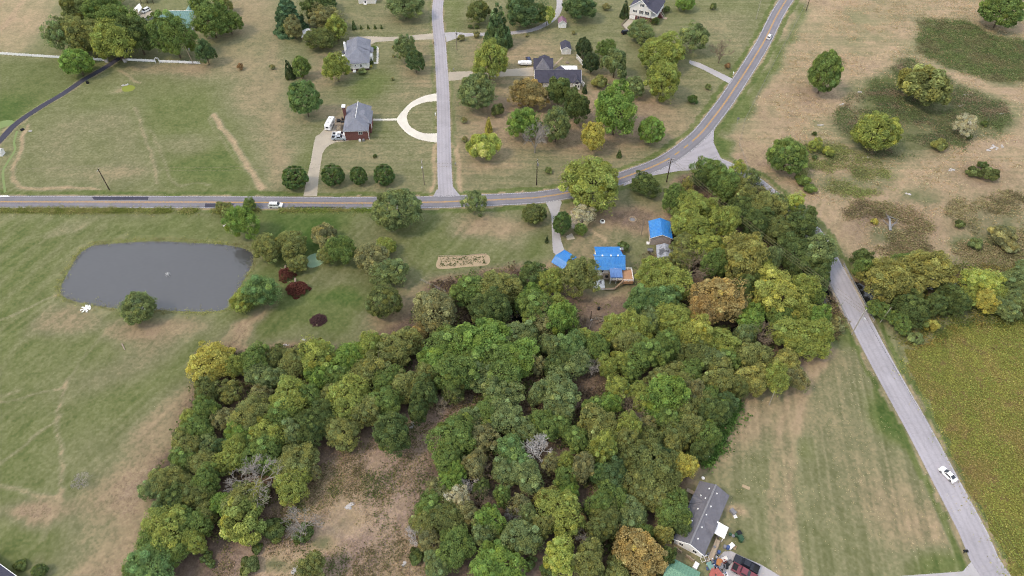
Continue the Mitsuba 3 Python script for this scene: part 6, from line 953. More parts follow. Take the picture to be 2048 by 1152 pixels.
(-45.1,96.6,4.79,6.70,1.80,'ol','irr','woods','olive clumpy tree in lower woods, two crowns left of the dark clearing tree'),
(-50.7,100.5,4.86,6.80,1.80,'dg','irr','woods','large dark green clumpy tree in lower woods, three crowns left of the dark clearing tree'),
(-53.3,96.7,4.14,8.28,1.80,'dg','irr','woods','dark green clumpy tree in lower woods, three crowns upper-right of the large bare grey tree'),
(-34.6,105.9,4.95,6.93,1.80,'mg','irr','woods','mid-green clumpy tree in lower woods, one crown above the dark clearing tree'),
(-31.3,95.0,5.35,10.70,1.80,'dg','irr','woods','dark rounded tree standing out on the upper edge of the clearing'),
(-7.7,114.3,5.43,7.60,1.80,'gg','irr','woods','grey-green clumpy tree in lower woods, three crowns lower-right of the small orange tree'),
(-5.0,119.4,4.48,8.96,1.80,'mg','irr','woods','mid-green clumpy tree in lower woods, three crowns lower-right of the grey-brown round tree'),
(-5.2,108.9,4.32,8.64,1.80,'gg','open','woods','grey-green thin-crowned tree in lower woods, three crowns upper-left of the dead white tree'),
(-6.0,103.3,4.58,6.41,1.80,'mg','irr','woods','mid-green clumpy tree in lower woods, three crowns upper-left of the dead white tree'),
(-15.1,94.8,6.00,8.40,1.80,'mg','irr','woods','mid-green clumpy tree in lower woods, one crown right of the bare clearing'),
(-7.2,95.4,4.45,6.23,1.80,'gb','open','woods','grey-brown thin-crowned tree in lower woods, two crowns left of the dead white tree'),
(-11.7,100.9,3.90,5.46,1.80,'gg','irr','woods','grey-green clumpy tree in lower woods, two crowns upper-right of the bare clearing'),
(-18.3,106.9,3.33,4.00,1.80,'be','bare','woods','pale beige bare tree in lower woods, two crowns upper-right of the bare clearing'),
(-14.5,100.7,2.96,3.25,0.00,'gb','shrub','woods','grey-brown shrub in lower woods, one crown upper-right of the bare clearing'),
(-4.1,146.7,6.40,9.20,1.80,'ol','irr','woods','olive clumpy tree in lower woods, three crowns right of the grey-brown round tree'),
(-4.6,137.6,4.73,11.83,1.80,'dg','irr','woods','dark green clumpy tree in lower woods, three crowns right of the grey-brown round tree'),
(6.4,152.6,5.38,7.53,1.80,'dg','irr','woods','dark green clumpy tree in lower woods, three crowns left of the blue-roofed house'),
(12.1,150.1,4.57,8.31,1.80,'yg','irr','woods','yellow-green clumpy tree in lower woods, three crowns left of the blue-roofed house'),
(21.4,149.6,5.73,13.42,1.80,'ol','irr','woods','broad olive tree in front of the blue-roofed house'),
(5.6,144.4,4.51,6.31,1.80,'bg','irr','woods','bright green clumpy tree in lower woods, three crowns left of the dirt bank'),
(7.1,138.9,6.25,8.75,1.80,'mg','irr','woods','mid-green clumpy tree in lower woods, three crowns left of the dirt bank'),
(9.0,135.3,5.10,7.14,1.80,'gb','irr','woods','grey-brown clumpy tree in lower woods, three crowns left of the dirt bank'),
(13.8,140.2,4.08,5.71,1.80,'yg','irr','woods','yellow-green clumpy tree in lower woods, two crowns left of the dirt bank'),
(14.7,133.4,4.67,11.67,1.80,'bg','irr','woods','bright green clumpy tree in lower woods, two crowns left of the dirt bank'),
(1.5,128.5,5.34,7.48,1.80,'gg','irr','woods','grey-green clumpy tree in lower woods, four crowns right of the grey-brown round tree'),
(-3.9,126.9,3.88,9.48,1.80,'bg','irr','woods','bright green clumpy tree in lower woods, three crowns right of the grey-brown round tree'),
(0.8,119.9,6.55,9.18,1.80,'bg','irr','woods','bright green clumpy tree in lower woods, four crowns upper-left of the lower dirt gap'),
(-1.6,116.0,6.80,9.52,1.80,'mg','irr','woods','mid-green clumpy tree in lower woods, four crowns above the dead white tree'),
(7.0,118.2,2.76,6.62,1.80,'gb','open','woods','grey-brown thin-crowned tree in lower woods, three crowns upper-left of the lower dirt gap'),
(11.2,124.7,3.16,7.91,1.80,'gg','irr','woods','grey-green clumpy tree in lower woods, two crowns lower-left of the dirt bank'),
(17.1,124.3,4.91,7.85,1.80,'sg','irr','woods','sea-green clumpy tree in lower woods, two crowns lower-left of the dirt bank'),
(21.5,127.5,3.92,5.84,1.80,'yg','irr','woods','yellow-green clumpy tree in lower woods, one crown lower-left of the dirt bank'),
(12.9,118.4,4.14,6.13,1.80,'dg','irr','woods','dark green clumpy tree in lower woods, two crowns upper-left of the lower dirt gap'),
(18.4,118.9,4.83,6.77,1.80,'gg','irr','woods','grey-green clumpy tree in lower woods, one crown upper-left of the lower dirt gap'),
(24.3,124.0,3.86,7.71,1.80,'mg','irr','woods','mid-green clumpy tree in lower woods, one crown below the dirt bank'),
(26.9,117.8,2.75,6.88,1.80,'yg','irr','woods','yellow-green clumpy tree in lower woods, one crown above the lower dirt gap'),
(22.7,117.4,2.41,5.78,1.80,'gy','bare','woods','grey bare tree in lower woods, one crown above the lower dirt gap'),
(31.3,130.9,5.38,7.54,1.80,'yg','irr','woods','yellow-green clumpy tree in lower woods, one crown lower-right of the dirt bank'),
(36.6,132.6,5.41,7.58,1.80,'yg','irr','woods','yellow-green clumpy tree in lower woods, one crown right of the dirt bank'),
(41.2,134.9,4.37,6.12,1.80,'gg','irr','woods','grey-green clumpy tree in lower woods, two crowns right of the dirt bank'),
(34.5,124.9,5.28,7.39,1.80,'ol','irr','woods','olive clumpy tree in lower woods, one crown lower-right of the dirt bank'),
(31.9,120.1,3.82,5.59,1.80,'yg','irr','woods','yellow-green clumpy tree in lower woods, two crowns lower-right of the dirt bank'),
(38.4,120.7,5.18,10.35,1.80,'mg','irr','woods','mid-green clumpy tree in lower woods, two crowns lower-right of the dirt bank'),
(44.9,124.1,3.84,9.61,1.80,'mg','irr','woods','mid-green clumpy tree in lower woods, three crowns right of the dirt bank'),
(47.6,135.1,5.46,7.64,1.80,'yg','irr','woods','yellow-green clumpy tree in lower woods, two crowns left of the orange-brown tree'),
(50.2,128.4,3.90,9.75,1.80,'yg','irr','woods','yellow-green clumpy tree in lower woods, two crowns lower-left of the orange-brown tree'),
(45.2,153.7,5.38,9.17,1.80,'yg','irr','woods','yellow-green clumpy tree in lower woods, one crown lower-left of the grey metal shed'),
(48.9,148.9,6.82,9.54,1.80,'yg','irr','woods','yellow-green clumpy tree in lower woods, one crown below the grey metal shed'),
(40.3,142.0,5.20,8.70,1.80,'sg','irr','woods','sea-green clumpy tree in lower woods, two crowns upper-right of the dirt bank'),
(46.6,143.3,5.60,7.84,1.80,'sg','irr','woods','sea-green clumpy tree in lower woods, two crowns below the grey metal shed'),
(33.8,117.4,3.45,4.83,1.80,'mg','irr','woods','mid-green clumpy tree in lower woods, two crowns upper-right of the lower dirt gap'),
(-1.6,108.7,5.00,7.00,1.80,'gg','open','woods','large grey-green thin-crowned tree in lower woods, three crowns upper-left of the dead white tree'),
(-2.4,101.7,5.20,7.27,1.80,'gg','irr','woods','grey-green clumpy tree in lower woods, two crowns upper-left of the dead white tree'),
(13.0,108.9,5.99,8.38,1.80,'gg','irr','woods','grey-green clumpy tree in lower woods, one crown left of the lower dirt gap'),
(7.3,108.5,2.99,7.48,1.80,'gg','irr','woods','grey-green clumpy tree in lower woods, two crowns left of the lower dirt gap'),
(13.1,104.3,3.95,5.53,1.80,'gg','irr','woods','middling grey-green clumpy tree in lower woods, one crown left of the lower dirt gap'),
(8.6,99.4,4.20,5.88,1.80,'mg','irr','woods','mid-green clumpy tree in lower woods, one crown above the dead white tree'),
(12.6,99.2,3.24,4.53,1.80,'mg','irr','woods','mid-green clumpy tree in lower woods, one crown upper-right of the dead white tree'),
(3.7,97.7,3.54,4.95,1.80,'gg','irr','woods','grey-green clumpy tree in lower woods, one crown upper-left of the dead white tree'),
(-0.1,91.6,4.39,6.15,1.80,'sg','irr','woods','sea-green clumpy tree in lower woods, one crown left of the dead white tree'),
(6.6,90.4,3.42,8.21,1.80,'wh','bare','woods','dead white tree standing in the middle of the lower woods'),
(2.1,87.1,4.01,5.62,1.80,'sg','irr','woods','sea-green clumpy tree in lower woods, one crown lower-left of the dead white tree'),
(-1.7,85.7,3.69,5.16,1.80,'gg','irr','woods','grey-green clumpy tree in lower woods, two crowns lower-left of the dead white tree'),
(3.7,84.2,4.57,6.40,1.80,'gg','irr','woods','grey-green clumpy tree in lower woods, one crown lower-left of the dead white tree'),
(13.5,88.5,2.49,4.97,1.80,'yg','irr','woods','yellow-green clumpy tree in lower woods, one crown right of the dead white tree'),
(13.5,83.7,3.04,6.09,1.80,'mg','irr','woods','mid-green clumpy tree in lower woods, two crowns lower-right of the dead white tree'),
(9.9,87.7,2.79,5.57,1.80,'gb','open','woods','grey-brown thin-crowned tree in lower woods, one crown lower-right of the dead white tree'),
(17.9,85.8,3.36,8.40,1.80,'gb','irr','woods','grey-brown clumpy tree in lower woods, two crowns right of the dead white tree'),
(22.4,85.0,2.76,5.51,1.80,'sg','irr','woods','sea-green clumpy tree in lower woods, three crowns right of the dead white tree'),
(25.3,84.6,4.28,5.99,1.80,'bl','irr','woods','blue-green clumpy tree in lower woods, three crowns right of the dead white tree'),
(17.0,95.1,3.50,4.91,1.80,'mg','irr','woods','mid-green clumpy tree in lower woods, two crowns right of the dead white tree'),
(23.5,91.1,4.04,10.09,1.80,'yg','irr','woods','yellow-green clumpy tree in lower woods, two crowns below the lower dirt gap'),
(22.9,99.0,5.15,7.21,1.80,'ol','irr','woods','olive clumpy tree in lower woods, one crown below the lower dirt gap'),
(22.9,104.4,3.62,5.07,1.80,'mg','irr','woods','mid-green clumpy tree in lower woods, just below the lower dirt gap'),
(26.7,105.5,2.97,5.94,1.80,'bg','irr','woods','bright green clumpy tree in lower woods, one crown lower-right of the lower dirt gap'),
(30.5,97.6,3.84,7.67,1.80,'yg','irr','woods','yellow-green clumpy tree in lower woods, two crowns lower-right of the lower dirt gap'),
(29.1,93.1,3.45,8.63,1.80,'ol','irr','woods','olive clumpy tree in lower woods, two crowns lower-right of the lower dirt gap'),
(32.3,104.2,3.95,4.74,1.80,'gb','bare','woods','grey-brown bare tree in lower woods, two crowns right of the lower dirt gap'),
(35.5,99.2,3.24,4.53,1.80,'gb','open','woods','grey-brown thin-crowned tree in lower woods, two crowns lower-right of the lower dirt gap'),
(35.4,107.5,3.65,7.30,1.80,'yg','irr','woods','yellow-green clumpy tree in lower woods, two crowns right of the lower dirt gap'),
(42.0,106.4,5.89,11.79,1.80,'bg','irr','woods','bright green clumpy tree in lower woods, two crowns upper-left of the white woodland rocks'),
(39.5,103.4,3.61,5.05,1.80,'bg','irr','woods','bright green clumpy tree in lower woods, two crowns left of the white woodland rocks'),
(42.0,101.4,4.23,5.92,1.80,'mg','irr','woods','mid-green clumpy tree in lower woods, two crowns left of the white woodland rocks'),
(36.3,93.6,4.11,5.76,1.80,'od','irr','woods','dark olive clumpy tree in lower woods, three crowns left of the white woodland rocks'),
(42.4,94.4,3.81,5.33,1.80,'ol','irr','woods','olive clumpy tree in lower woods, two crowns lower-left of the white woodland rocks'),
(39.0,90.1,3.44,4.82,1.80,'bl','irr','woods','blue-green clumpy tree in lower woods, three crowns lower-left of the white woodland rocks'),
(30.5,88.7,3.73,5.22,1.80,'od','irr','woods','dark olive clumpy tree in lower woods, three crowns lower-right of the lower dirt gap'),
(35.4,85.1,6.98,9.78,1.80,'od','irr','woods','dark olive clumpy tree in lower woods, three crowns upper-left of the long grey-roofed house'),
(32.3,81.6,4.53,6.34,1.80,'ol','irr','woods','olive clumpy tree in lower woods, three crowns upper-left of the long grey-roofed house'),
(37.7,82.1,4.54,6.35,1.80,'ol','irr','woods','olive clumpy tree in lower woods, two crowns upper-left of the long grey-roofed house'),
(43.1,86.1,3.36,8.41,1.80,'ye','irr','woods','yellowish tree at the upper left corner of the grey-roofed long house'),
(29.4,111.1,3.71,5.19,1.80,'yg','irr','woods','yellow-green clumpy tree in lower woods, one crown right of the lower dirt gap'),
(42.3,113.3,4.41,6.17,1.80,'ol','irr','woods','olive clumpy tree in lower woods, three crowns upper-left of the white woodland rocks'),
(47.7,111.3,3.36,6.73,1.80,'ol','irr','woods','olive clumpy tree in lower woods, two crowns upper-left of the white woodland rocks'),
(46.3,103.3,2.94,7.35,1.80,'ol','irr','woods','olive clumpy tree in lower woods, one crown left of the white woodland rocks'),
(72.6,204.2,6.66,9.32,1.80,'mg','open','north','mid-green thin-crowned tree in upper woods, one crown lower-right of the road junction'),
(76.2,195.9,6.06,10.73,1.80,'mg','irr','north','mid-green clumpy tree in upper woods, two crowns lower-right of the road junction'),
(69.3,202.5,3.54,7.09,1.80,'dg','irr','north','dark green clumpy tree in upper woods, one crown below the road junction'),
(84.4,208.9,3.62,5.06,1.80,'yg','open','north','yellow-green thin-crowned tree in upper woods, two crowns right of the road junction'),
(88.1,203.0,3.11,6.22,1.80,'gg','open','north','grey-green thin-crowned tree in upper woods, two crowns upper-left of the lime roadside tree'),
(63.5,198.0,2.63,6.31,1.80,'go','open','north','golden olive thin-crowned tree in upper woods, one crown below the road junction'),
(57.2,189.5,4.69,9.38,1.80,'mg','irr','north','mid-green clumpy tree in upper woods, one crown upper-right of the blue barn'),
(62.3,185.8,6.34,8.87,1.80,'yg','irr','north','yellow-green clumpy tree in upper woods, two crowns upper-right of the blue barn'),
(60.3,176.9,6.79,9.75,1.80,'yg','irr','north','yellow-green clumpy tree in upper woods, one crown right of the blue barn'),
(67.8,185.7,4.23,7.01,1.80,'yg','irr','north','middling yellow-green clumpy tree in upper woods, two crowns upper-right of the blue barn'),
(71.2,175.6,5.31,11.97,1.80,'yg','irr','north','yellow-green clumpy tree in upper woods, two crowns upper-left of the golden olive dome'),
(81.6,191.3,4.71,9.43,1.80,'ol','irr','north','olive clumpy tree in upper woods, two crowns left of the lime roadside tree'),
(87.8,193.3,3.03,6.06,1.80,'gb','irr','north','grey-brown clumpy tree in upper woods, one crown left of the lime roadside tree'),
(80.2,185.6,5.08,7.11,1.80,'dg','irr','north','dark green clumpy tree in upper woods, two crowns above the golden olive dome'),
(88.2,184.1,6.30,9.75,1.80,'ol','irr','north','olive clumpy tree in upper woods, one crown left of the lime roadside tree'),
(83.7,177.5,6.19,8.67,1.80,'dg','irr','north','dark green clumpy tree in upper woods, one crown above the golden olive dome'),
(93.6,187.5,3.41,6.81,1.80,'gg','irr','north','grey-green clumpy tree in upper woods, just left of the lime roadside tree'),
(98.8,187.6,3.83,7.66,1.80,'lg','irr','north','bright lime green tree beside the county road bend'),
(97.9,175.9,6.16,9.50,1.80,'dg','irr','north','dark green clumpy tree in upper woods, one crown below the lime roadside tree'),
(89.4,173.5,5.72,8.01,1.80,'od','irr','north','dark olive clumpy tree in upper woods, one crown lower-left of the lime roadside tree'),
(91.7,162.7,6.32,9.74,1.80,'dg','irr','north','dark green clumpy tree in upper woods, two crowns below the lime roadside tree'),
(99.1,161.0,6.27,11.17,1.80,'gg','irr','north','grey-green clumpy tree in upper woods, two crowns upper-left of the bridge'),
(94.3,156.1,5.82,8.15,1.80,'dg','irr','north','dark green clumpy tree in upper woods, two crowns upper-left of the bridge'),
(96.6,151.2,4.20,8.41,1.80,'dg','irr','north','dark green clumpy tree in upper woods, one crown upper-left of the bridge'),
(73.8,157.7,8.10,14.77,1.80,'go','irr','north','big golden olive dome-shaped tree amid the upper woods'),
(82.9,159.5,3.91,9.18,1.80,'gg','irr','north','grey-green clumpy tree in upper woods, one crown right of the golden olive dome'),
(63.7,164.9,5.97,8.36,1.80,'yg','irr','north','yellow-green clumpy tree in upper woods, two crowns left of the golden olive dome'),
(56.9,167.2,4.22,6.90,1.80,'ol','irr','north','olive clumpy tree in upper woods, one crown right of the grey metal shed'),
(64.6,156.3,4.25,10.63,1.80,'mg','irr','north','mid-green clumpy tree in upper woods, one crown left of the golden olive dome'),
(57.5,157.2,5.85,7.02,1.80,'gb','bare','north','grey-brown bare tree in upper woods, one crown lower-right of the grey metal shed'),
(55.4,160.9,3.95,6.32,1.80,'ol','irr','north','middling olive clumpy tree in upper woods, one crown right of the grey metal shed'),
(80.7,155.2,4.26,7.03,1.80,'yg','irr','north','yellow-green clumpy tree in upper woods, one crown lower-right of the golden olive dome'),
(62.9,141.0,8.10,11.34,1.80,'ob','irr','north','big orange-brown tree in the middle of the upper woods'),
(57.7,137.2,5.83,10.04,1.80,'rb2','irr','north','reddish orange tree on the lower left flank of the orange-brown tree'),
(71.9,145.5,4.12,10.29,1.80,'dg','irr','north','dark green clumpy tree in upper woods, one crown right of the orange-brown tree'),
(80.5,143.4,8.53,11.94,1.80,'ye2','irr','north','yellowish clumpy tree in upper woods, two crowns lower-right of the golden olive dome'),
(90.1,145.7,4.87,9.75,1.80,'yg','irr','north','yellow-green clumpy tree in upper woods, one crown left of the bridge'),
(93.7,144.9,2.63,6.58,1.80,'mg','irr','north','mid-green clumpy tree in upper woods, one crown left of the bridge'),
(72.5,136.1,4.75,6.65,1.80,'bg','irr','north','bright green clumpy tree in upper woods, one crown lower-right of the orange-brown tree'),
(71.3,141.5,3.73,5.22,1.80,'mg','irr','north','mid-green clumpy tree in upper woods, one crown right of the orange-brown tree'),
(80.8,136.5,4.76,6.66,1.80,'mg','irr','north','mid-green clumpy tree in upper woods, three crowns right of the orange-brown tree'),
(87.8,138.2,4.78,6.70,1.80,'yg','irr','north','yellow-green clumpy tree in upper woods, two crowns left of the bridge'),
(91.6,134.4,3.62,8.61,1.80,'bg','irr','north','bright green clumpy tree in upper woods, one crown lower-left of the bridge'),
(89.6,128.5,4.25,9.90,1.80,'yg','irr','north','yellow-green clumpy tree in upper woods, two crowns lower-left of the bridge'),
(82.6,128.7,6.05,8.46,1.80,'yg','irr','north','large yellow-green clumpy tree in upper woods, two crowns lower-left of the bridge'),
(87.3,125.0,4.59,6.42,1.80,'yg','irr','north','yellow-green clumpy tree in upper woods, three crowns upper-right of the leaning field post'),
(73.2,129.7,4.29,6.95,1.80,'gb','bare','north','grey-brown bare tree in upper woods, two crowns lower-right of the orange-brown tree'),
(68.4,128.5,3.20,7.89,1.80,'gg','irr','north','grey-green clumpy tree in upper woods, two crowns lower-right of the orange-brown tree'),
(47.9,135.6,5.47,7.65,1.80,'yg','irr','north','yellow-green clumpy tree in upper woods, two crowns left of the orange-brown tree'),
(53.5,127.5,4.93,12.31,1.80,'ye2','irr','north','yellowish clumpy tree in upper woods, two crowns lower-left of the orange-brown tree'),
(60.6,125.8,5.30,7.41,1.80,'yg','irr','north','yellow-green clumpy tree in upper woods, two crowns below the orange-brown tree'),
(45.5,125.8,4.60,6.44,1.80,'mg','irr','north','mid-green clumpy tree in upper woods, three crowns right of the dirt bank'),
(52.1,122.3,5.23,7.33,1.80,'od','irr','north','dark olive clumpy tree in upper woods, two crowns lower-left of the orange-brown tree'),
(56.7,120.0,4.51,6.31,1.80,'gg','irr','north','grey-green clumpy tree in upper woods, two crowns above the white woodland rocks'),
(69.2,120.8,5.21,7.29,1.80,'ol','irr','north','olive clumpy tree in upper woods, two crowns upper-left of the leaning field post'),
(61.9,120.6,3.83,5.83,1.80,'mg','irr','north','mid-green clumpy tree in upper woods, two crowns upper-left of the leaning field post'),
(77.8,118.9,4.49,6.29,1.80,'go','irr','north','golden olive clumpy tree in upper woods, one crown above the leaning field post'),
(44.1,114.4,4.42,6.19,1.80,'ol','irr','north','olive clumpy tree in upper woods, two crowns upper-left of the white woodland rocks'),
(49.5,115.9,4.45,6.23,1.80,'mg','irr','north','mid-green clumpy tree in upper woods, two crowns upper-left of the white woodland rocks'),
(58.2,114.1,5.09,7.13,1.80,'ol','irr','north','olive clumpy tree in upper woods, two crowns above the white woodland rocks'),
(67.2,113.3,5.08,7.11,1.80,'go','irr','north','golden olive clumpy tree in upper woods, one crown upper-left of the leaning field post'),
(73.3,112.8,4.04,9.61,1.80,'yg','irr','north','yellow-green clumpy tree in upper woods, one crown above the leaning field post'),
(79.4,114.2,3.74,5.77,1.80,'gb','irr','north','grey-brown clumpy tree in upper woods, one crown upper-right of the leaning field post'),
(49.0,108.6,3.32,8.31,1.80,'gb','irr','north','grey-brown clumpy tree in upper woods, one crown upper-left of the white woodland rocks'),
(53.6,107.8,3.67,5.26,1.80,'mg','irr','north','mid-green clumpy tree in upper woods, one crown above the white woodland rocks'),
(59.2,107.1,3.00,4.20,1.80,'bl','irr','north','blue-green clumpy tree in upper woods, one crown upper-right of the white woodland rocks'),
(63.0,111.5,3.03,6.07,1.80,'od','irr','north','dark olive clumpy tree in upper woods, one crown left of the leaning field post'),
(96.9,135.2,2.94,5.29,0.00,'gb','shrub','north','grey-brown shrub in upper woods, one crown below the bridge'),
(-16.4,89.5,4.36,6.10,1.80,'mg','irr','woods','mid-green clumpy tree in lower woods, one crown lower-right of the bare clearing'),
(-9.4,87.2,3.39,6.78,1.80,'gb','irr','woods','grey-brown clumpy tree in lower woods, two crowns lower-right of the bare clearing'),
(-14.0,85.7,2.76,5.53,1.80,'bg','irr','woods','bright green clumpy tree in lower woods, two crowns lower-right of the bare clearing'),
(-15.8,82.7,3.35,4.68,1.80,'bg','irr','woods','middling bright green clumpy tree in lower woods, two crowns lower-right of the bare clearing'),
(-8.0,85.6,3.08,3.70,1.80,'gb','bare','woods','grey-brown bare tree in lower woods, three crowns left of the dead white tree'),
(-10.4,83.1,2.45,2.94,1.80,'wh','bare','woods','white bare tree in lower woods, three crowns lower-right of the bare clearing'),
(-2.4,78.9,2.39,5.98,1.80,'mg','irr','woods','mid-green clumpy tree in lower woods, two crowns lower-left of the dead white tree'),
(-7.6,81.5,2.43,3.40,1.80,'dg','irr','woods','dark green clumpy tree in lower woods, three crowns lower-left of the dead white tree'),
(-18.6,80.0,3.31,4.64,1.80,'gb','irr','woods','grey-brown clumpy tree in lower woods, two crowns upper-right of the white dead snag'),
(-13.9,78.2,3.58,5.02,1.80,'be','open','woods','pale beige thin-crowned tree in lower woods, two crowns upper-right of the white dead snag'),
(-20.1,75.9,3.84,5.38,1.80,'mg','irr','woods','mid-green clumpy tree in lower woods, one crown upper-right of the white dead snag'),
(-21.1,72.4,3.50,4.91,1.80,'ol','irr','woods','olive clumpy tree in lower woods, one crown upper-right of the white dead snag'),
(-15.9,73.0,4.38,6.13,1.80,'od','irr','woods','dark olive clumpy tree in lower woods, one crown upper-right of the white dead snag'),
(-10.5,74.0,3.22,6.44,1.80,'gb','open','woods','grey-brown thin-crowned tree in lower woods, two crowns right of the white dead snag'),
(-5.2,71.9,3.47,8.67,1.80,'bg','irr','woods','bright green clumpy tree in lower woods, three crowns right of the white dead snag'),
(-8.0,77.6,2.68,5.36,1.80,'gb','bare','woods','grey-brown bare tree in lower woods, three crowns upper-right of the white dead snag'),
(1.9,76.6,3.27,4.58,1.80,'gb','open','woods','grey-brown thin-crowned tree in lower woods, two crowns below the dead white tree'),
(3.9,74.7,2.36,4.72,1.80,'gg','irr','woods','grey-green clumpy tree in lower woods, two crowns upper-left of the lime bottom tree'),
(0.3,73.7,2.06,4.12,1.80,'gy','bare','woods','grey bare tree in lower woods, three crowns upper-left of the lime bottom tree'),
(-12.7,71.1,2.62,3.67,1.80,'ol','irr','woods','olive clumpy tree in lower woods, two crowns right of the white dead snag'),
(-6.4,69.2,3.16,6.32,1.80,'gg','irr','woods','grey-green clumpy tree in lower woods, three crowns right of the white dead snag'),
(-19.5,68.0,3.16,4.42,1.80,'gb','open','woods','grey-brown thin-crowned tree in lower woods, one crown right of the white dead snag'),
(-23.3,69.7,2.32,2.78,1.80,'wh','bare','woods','white dead snag leaning over the right side of the clearing'),
(-13.1,65.7,4.81,6.73,1.80,'mg','irr','woods','mid-green clumpy tree in lower woods, two crowns right of the white dead snag'),
(1.8,68.3,4.86,6.80,1.80,'gg','irr','woods','large grey-green clumpy tree in lower woods, two crowns upper-left of the lime bottom tree'),
(-3.5,61.5,5.55,7.76,1.80,'bg','irr','woods','bright green clumpy tree in lower woods, three crowns left of the lime bottom tree'),
(4.3,63.3,1.71,3.08,0.00,'dg','shrub','woods','dark green shrub in lower woods, one crown left of the lime bottom tree'),
(11.7,74.2,5.55,7.77,1.80,'yg','irr','woods','yellow-green clumpy tree in lower woods, two crowns above the lime bottom tree'),
(8.8,79.0,3.00,4.20,1.80,'go','irr','woods','golden olive clumpy tree in lower woods, two crowns below the dead white tree'),
(13.7,80.4,3.02,4.23,1.80,'bg','irr','woods','bright green clumpy tree in lower woods, two crowns lower-right of the dead white tree'),
(13.3,77.4,2.69,3.76,1.80,'ob','irr','woods','small orange tree in the lower woods left of the grey-roofed house'),
(15.5,73.0,2.64,3.70,1.80,'ob','irr','woods','orange-brown clumpy tree in lower woods, two crowns above the lime bottom tree'),
(7.5,71.2,2.90,5.80,1.80,'ol','irr','woods','olive clumpy tree in lower woods, one crown upper-left of the lime bottom tree'),
(18.3,68.9,3.17,3.81,1.80,'gy','bare','woods','grey bare tree in lower woods, one crown upper-right of the lime bottom tree'),
(11.1,62.7,4.16,10.39,1.80,'lg','irr','woods','bright yellow-green upright tree at the bottom edge of the woods'),
(17.3,62.0,4.14,10.36,1.80,'ol','irr','woods','olive clumpy tree in lower woods, one crown right of the lime bottom tree'),
(21.5,75.8,3.23,8.08,1.80,'mg','irr','woods','mid-green clumpy tree in lower woods, three crowns upper-right of the lime bottom tree'),
(21.5,70.3,3.44,8.61,1.80,'od','irr','woods','dark olive clumpy tree in lower woods, two crowns upper-right of the lime bottom tree'),
(-17.3,62.1,3.36,4.70,1.80,'gg','irr','woods','grey-green clumpy tree in lower woods, two crowns lower-right of the white dead snag'),
(-22.6,65.0,2.01,2.21,0.00,'dg','shrub','woods','dark green shrub in lower woods, one crown below the white dead snag'),
(24.5,78.2,4.12,5.77,1.80,'mg','irr','woods','large mid-green clumpy tree in lower woods, three crowns upper-right of the lime bottom tree'),
(22.9,73.8,4.49,6.29,1.80,'od','irr','woods','dark olive clumpy tree in lower woods, three crowns upper-right of the lime bottom tree'),
(29.0,73.9,4.05,5.67,1.80,'gg','irr','woods','grey-green clumpy tree in lower woods, three crowns left of the long grey-roofed house'),
(34.5,79.3,4.59,6.43,1.80,'ol','irr','woods','large olive clumpy tree in lower woods, two crowns upper-left of the long grey-roofed house'),
(38.7,74.6,4.51,6.31,1.80,'mg','irr','woods','mid-green clumpy tree in lower woods, one crown left of the long grey-roofed house'),
(40.7,77.5,2.73,6.83,1.80,'mg','irr','woods','mid-green clumpy tree in lower woods, one crown upper-left of the long grey-roofed house'),
(40.6,71.2,2.45,4.91,1.80,'dg','irr','woods','dark green clumpy tree in lower woods, one crown left of the long grey-roofed house'),
(28.9,64.5,5.61,7.85,1.80,'ob','irr','woods','orange-brown tree at the bottom of the photo left of the green-roofed shed'),
(33.2,62.9,3.02,4.23,1.80,'ob','irr','woods','orange-brown clumpy tree in lower woods, one crown left of the green-roofed shed'),
(24.4,60.9,3.42,4.79,1.80,'ol','irr','woods','olive clumpy tree in lower woods, two crowns right of the lime bottom tree'),
(27.5,70.6,2.68,3.75,1.80,'gb','irr','woods','grey-brown clumpy tree in lower woods, three crowns upper-left of the green-roofed shed'),
(31.4,69.8,2.67,3.74,1.80,'mg','irr','woods','mid-green clumpy tree in lower woods, two crowns upper-left of the green-roofed shed'),
(35.9,69.0,2.21,5.52,1.80,'go','irr','woods','golden olive clumpy tree in lower woods, two crowns upper-left of the green-roofed shed'),
(35.9,63.9,2.16,5.41,1.80,'dg','irr','woods','dark green clumpy tree in lower woods, one crown upper-left of the green-roofed shed'),
(53.9,103.4,4.52,6.33,1.80,'dg','irr','woods','dark green clumpy tree in lower woods, just above the white woodland rocks'),
(58.2,106.9,3.08,5.55,0.00,'mg','shrub','woods','mid-green shrub in lower woods, one crown upper-right of the white woodland rocks'),
(51.4,95.5,3.42,6.83,1.80,'mg','irr','woods','mid-green clumpy tree in lower woods, one crown below the white woodland rocks'),
(48.6,91.4,2.89,5.78,1.80,'dg','irr','woods','dark green clumpy tree in lower woods, one crown below the white woodland rocks'),
(47.6,98.2,4.44,6.22,1.80,'ol','irr','woods','large olive clumpy tree in lower woods, one crown left of the white woodland rocks'),
(43.8,96.2,4.41,6.18,1.80,'od','irr','woods','dark olive clumpy tree in lower woods, one crown lower-left of the white woodland rocks'),
(51.3,106.2,4.07,5.70,1.80,'ol','irr','woods','olive clumpy tree in lower woods, one crown upper-left of the white woodland rocks'),
(9.0,62.7,2.62,2.88,0.00,'dg','shrub','woods','dark green shrub in lower woods, just lower-left of the lime bottom tree'),
(115.1,163.4,3.57,5.00,0.35,'dg','irr','east','dark green clumpy tree in right-hand grove, two crowns upper-right of the bridge'),
(113.5,157.9,3.23,6.47,0.45,'mg','irr','east','mid-green clumpy tree in right-hand grove, one crown upper-right of the bridge'),
(112.6,155.7,2.04,4.45,0.31,'go','irr','east','golden olive clumpy tree in right-hand grove, one crown upper-right of the bridge'),
(117.1,149.4,7.27,12.72,0.89,'go','irr','east','golden olive clumpy tree in right-hand grove, one crown above the leaning bare pole'),
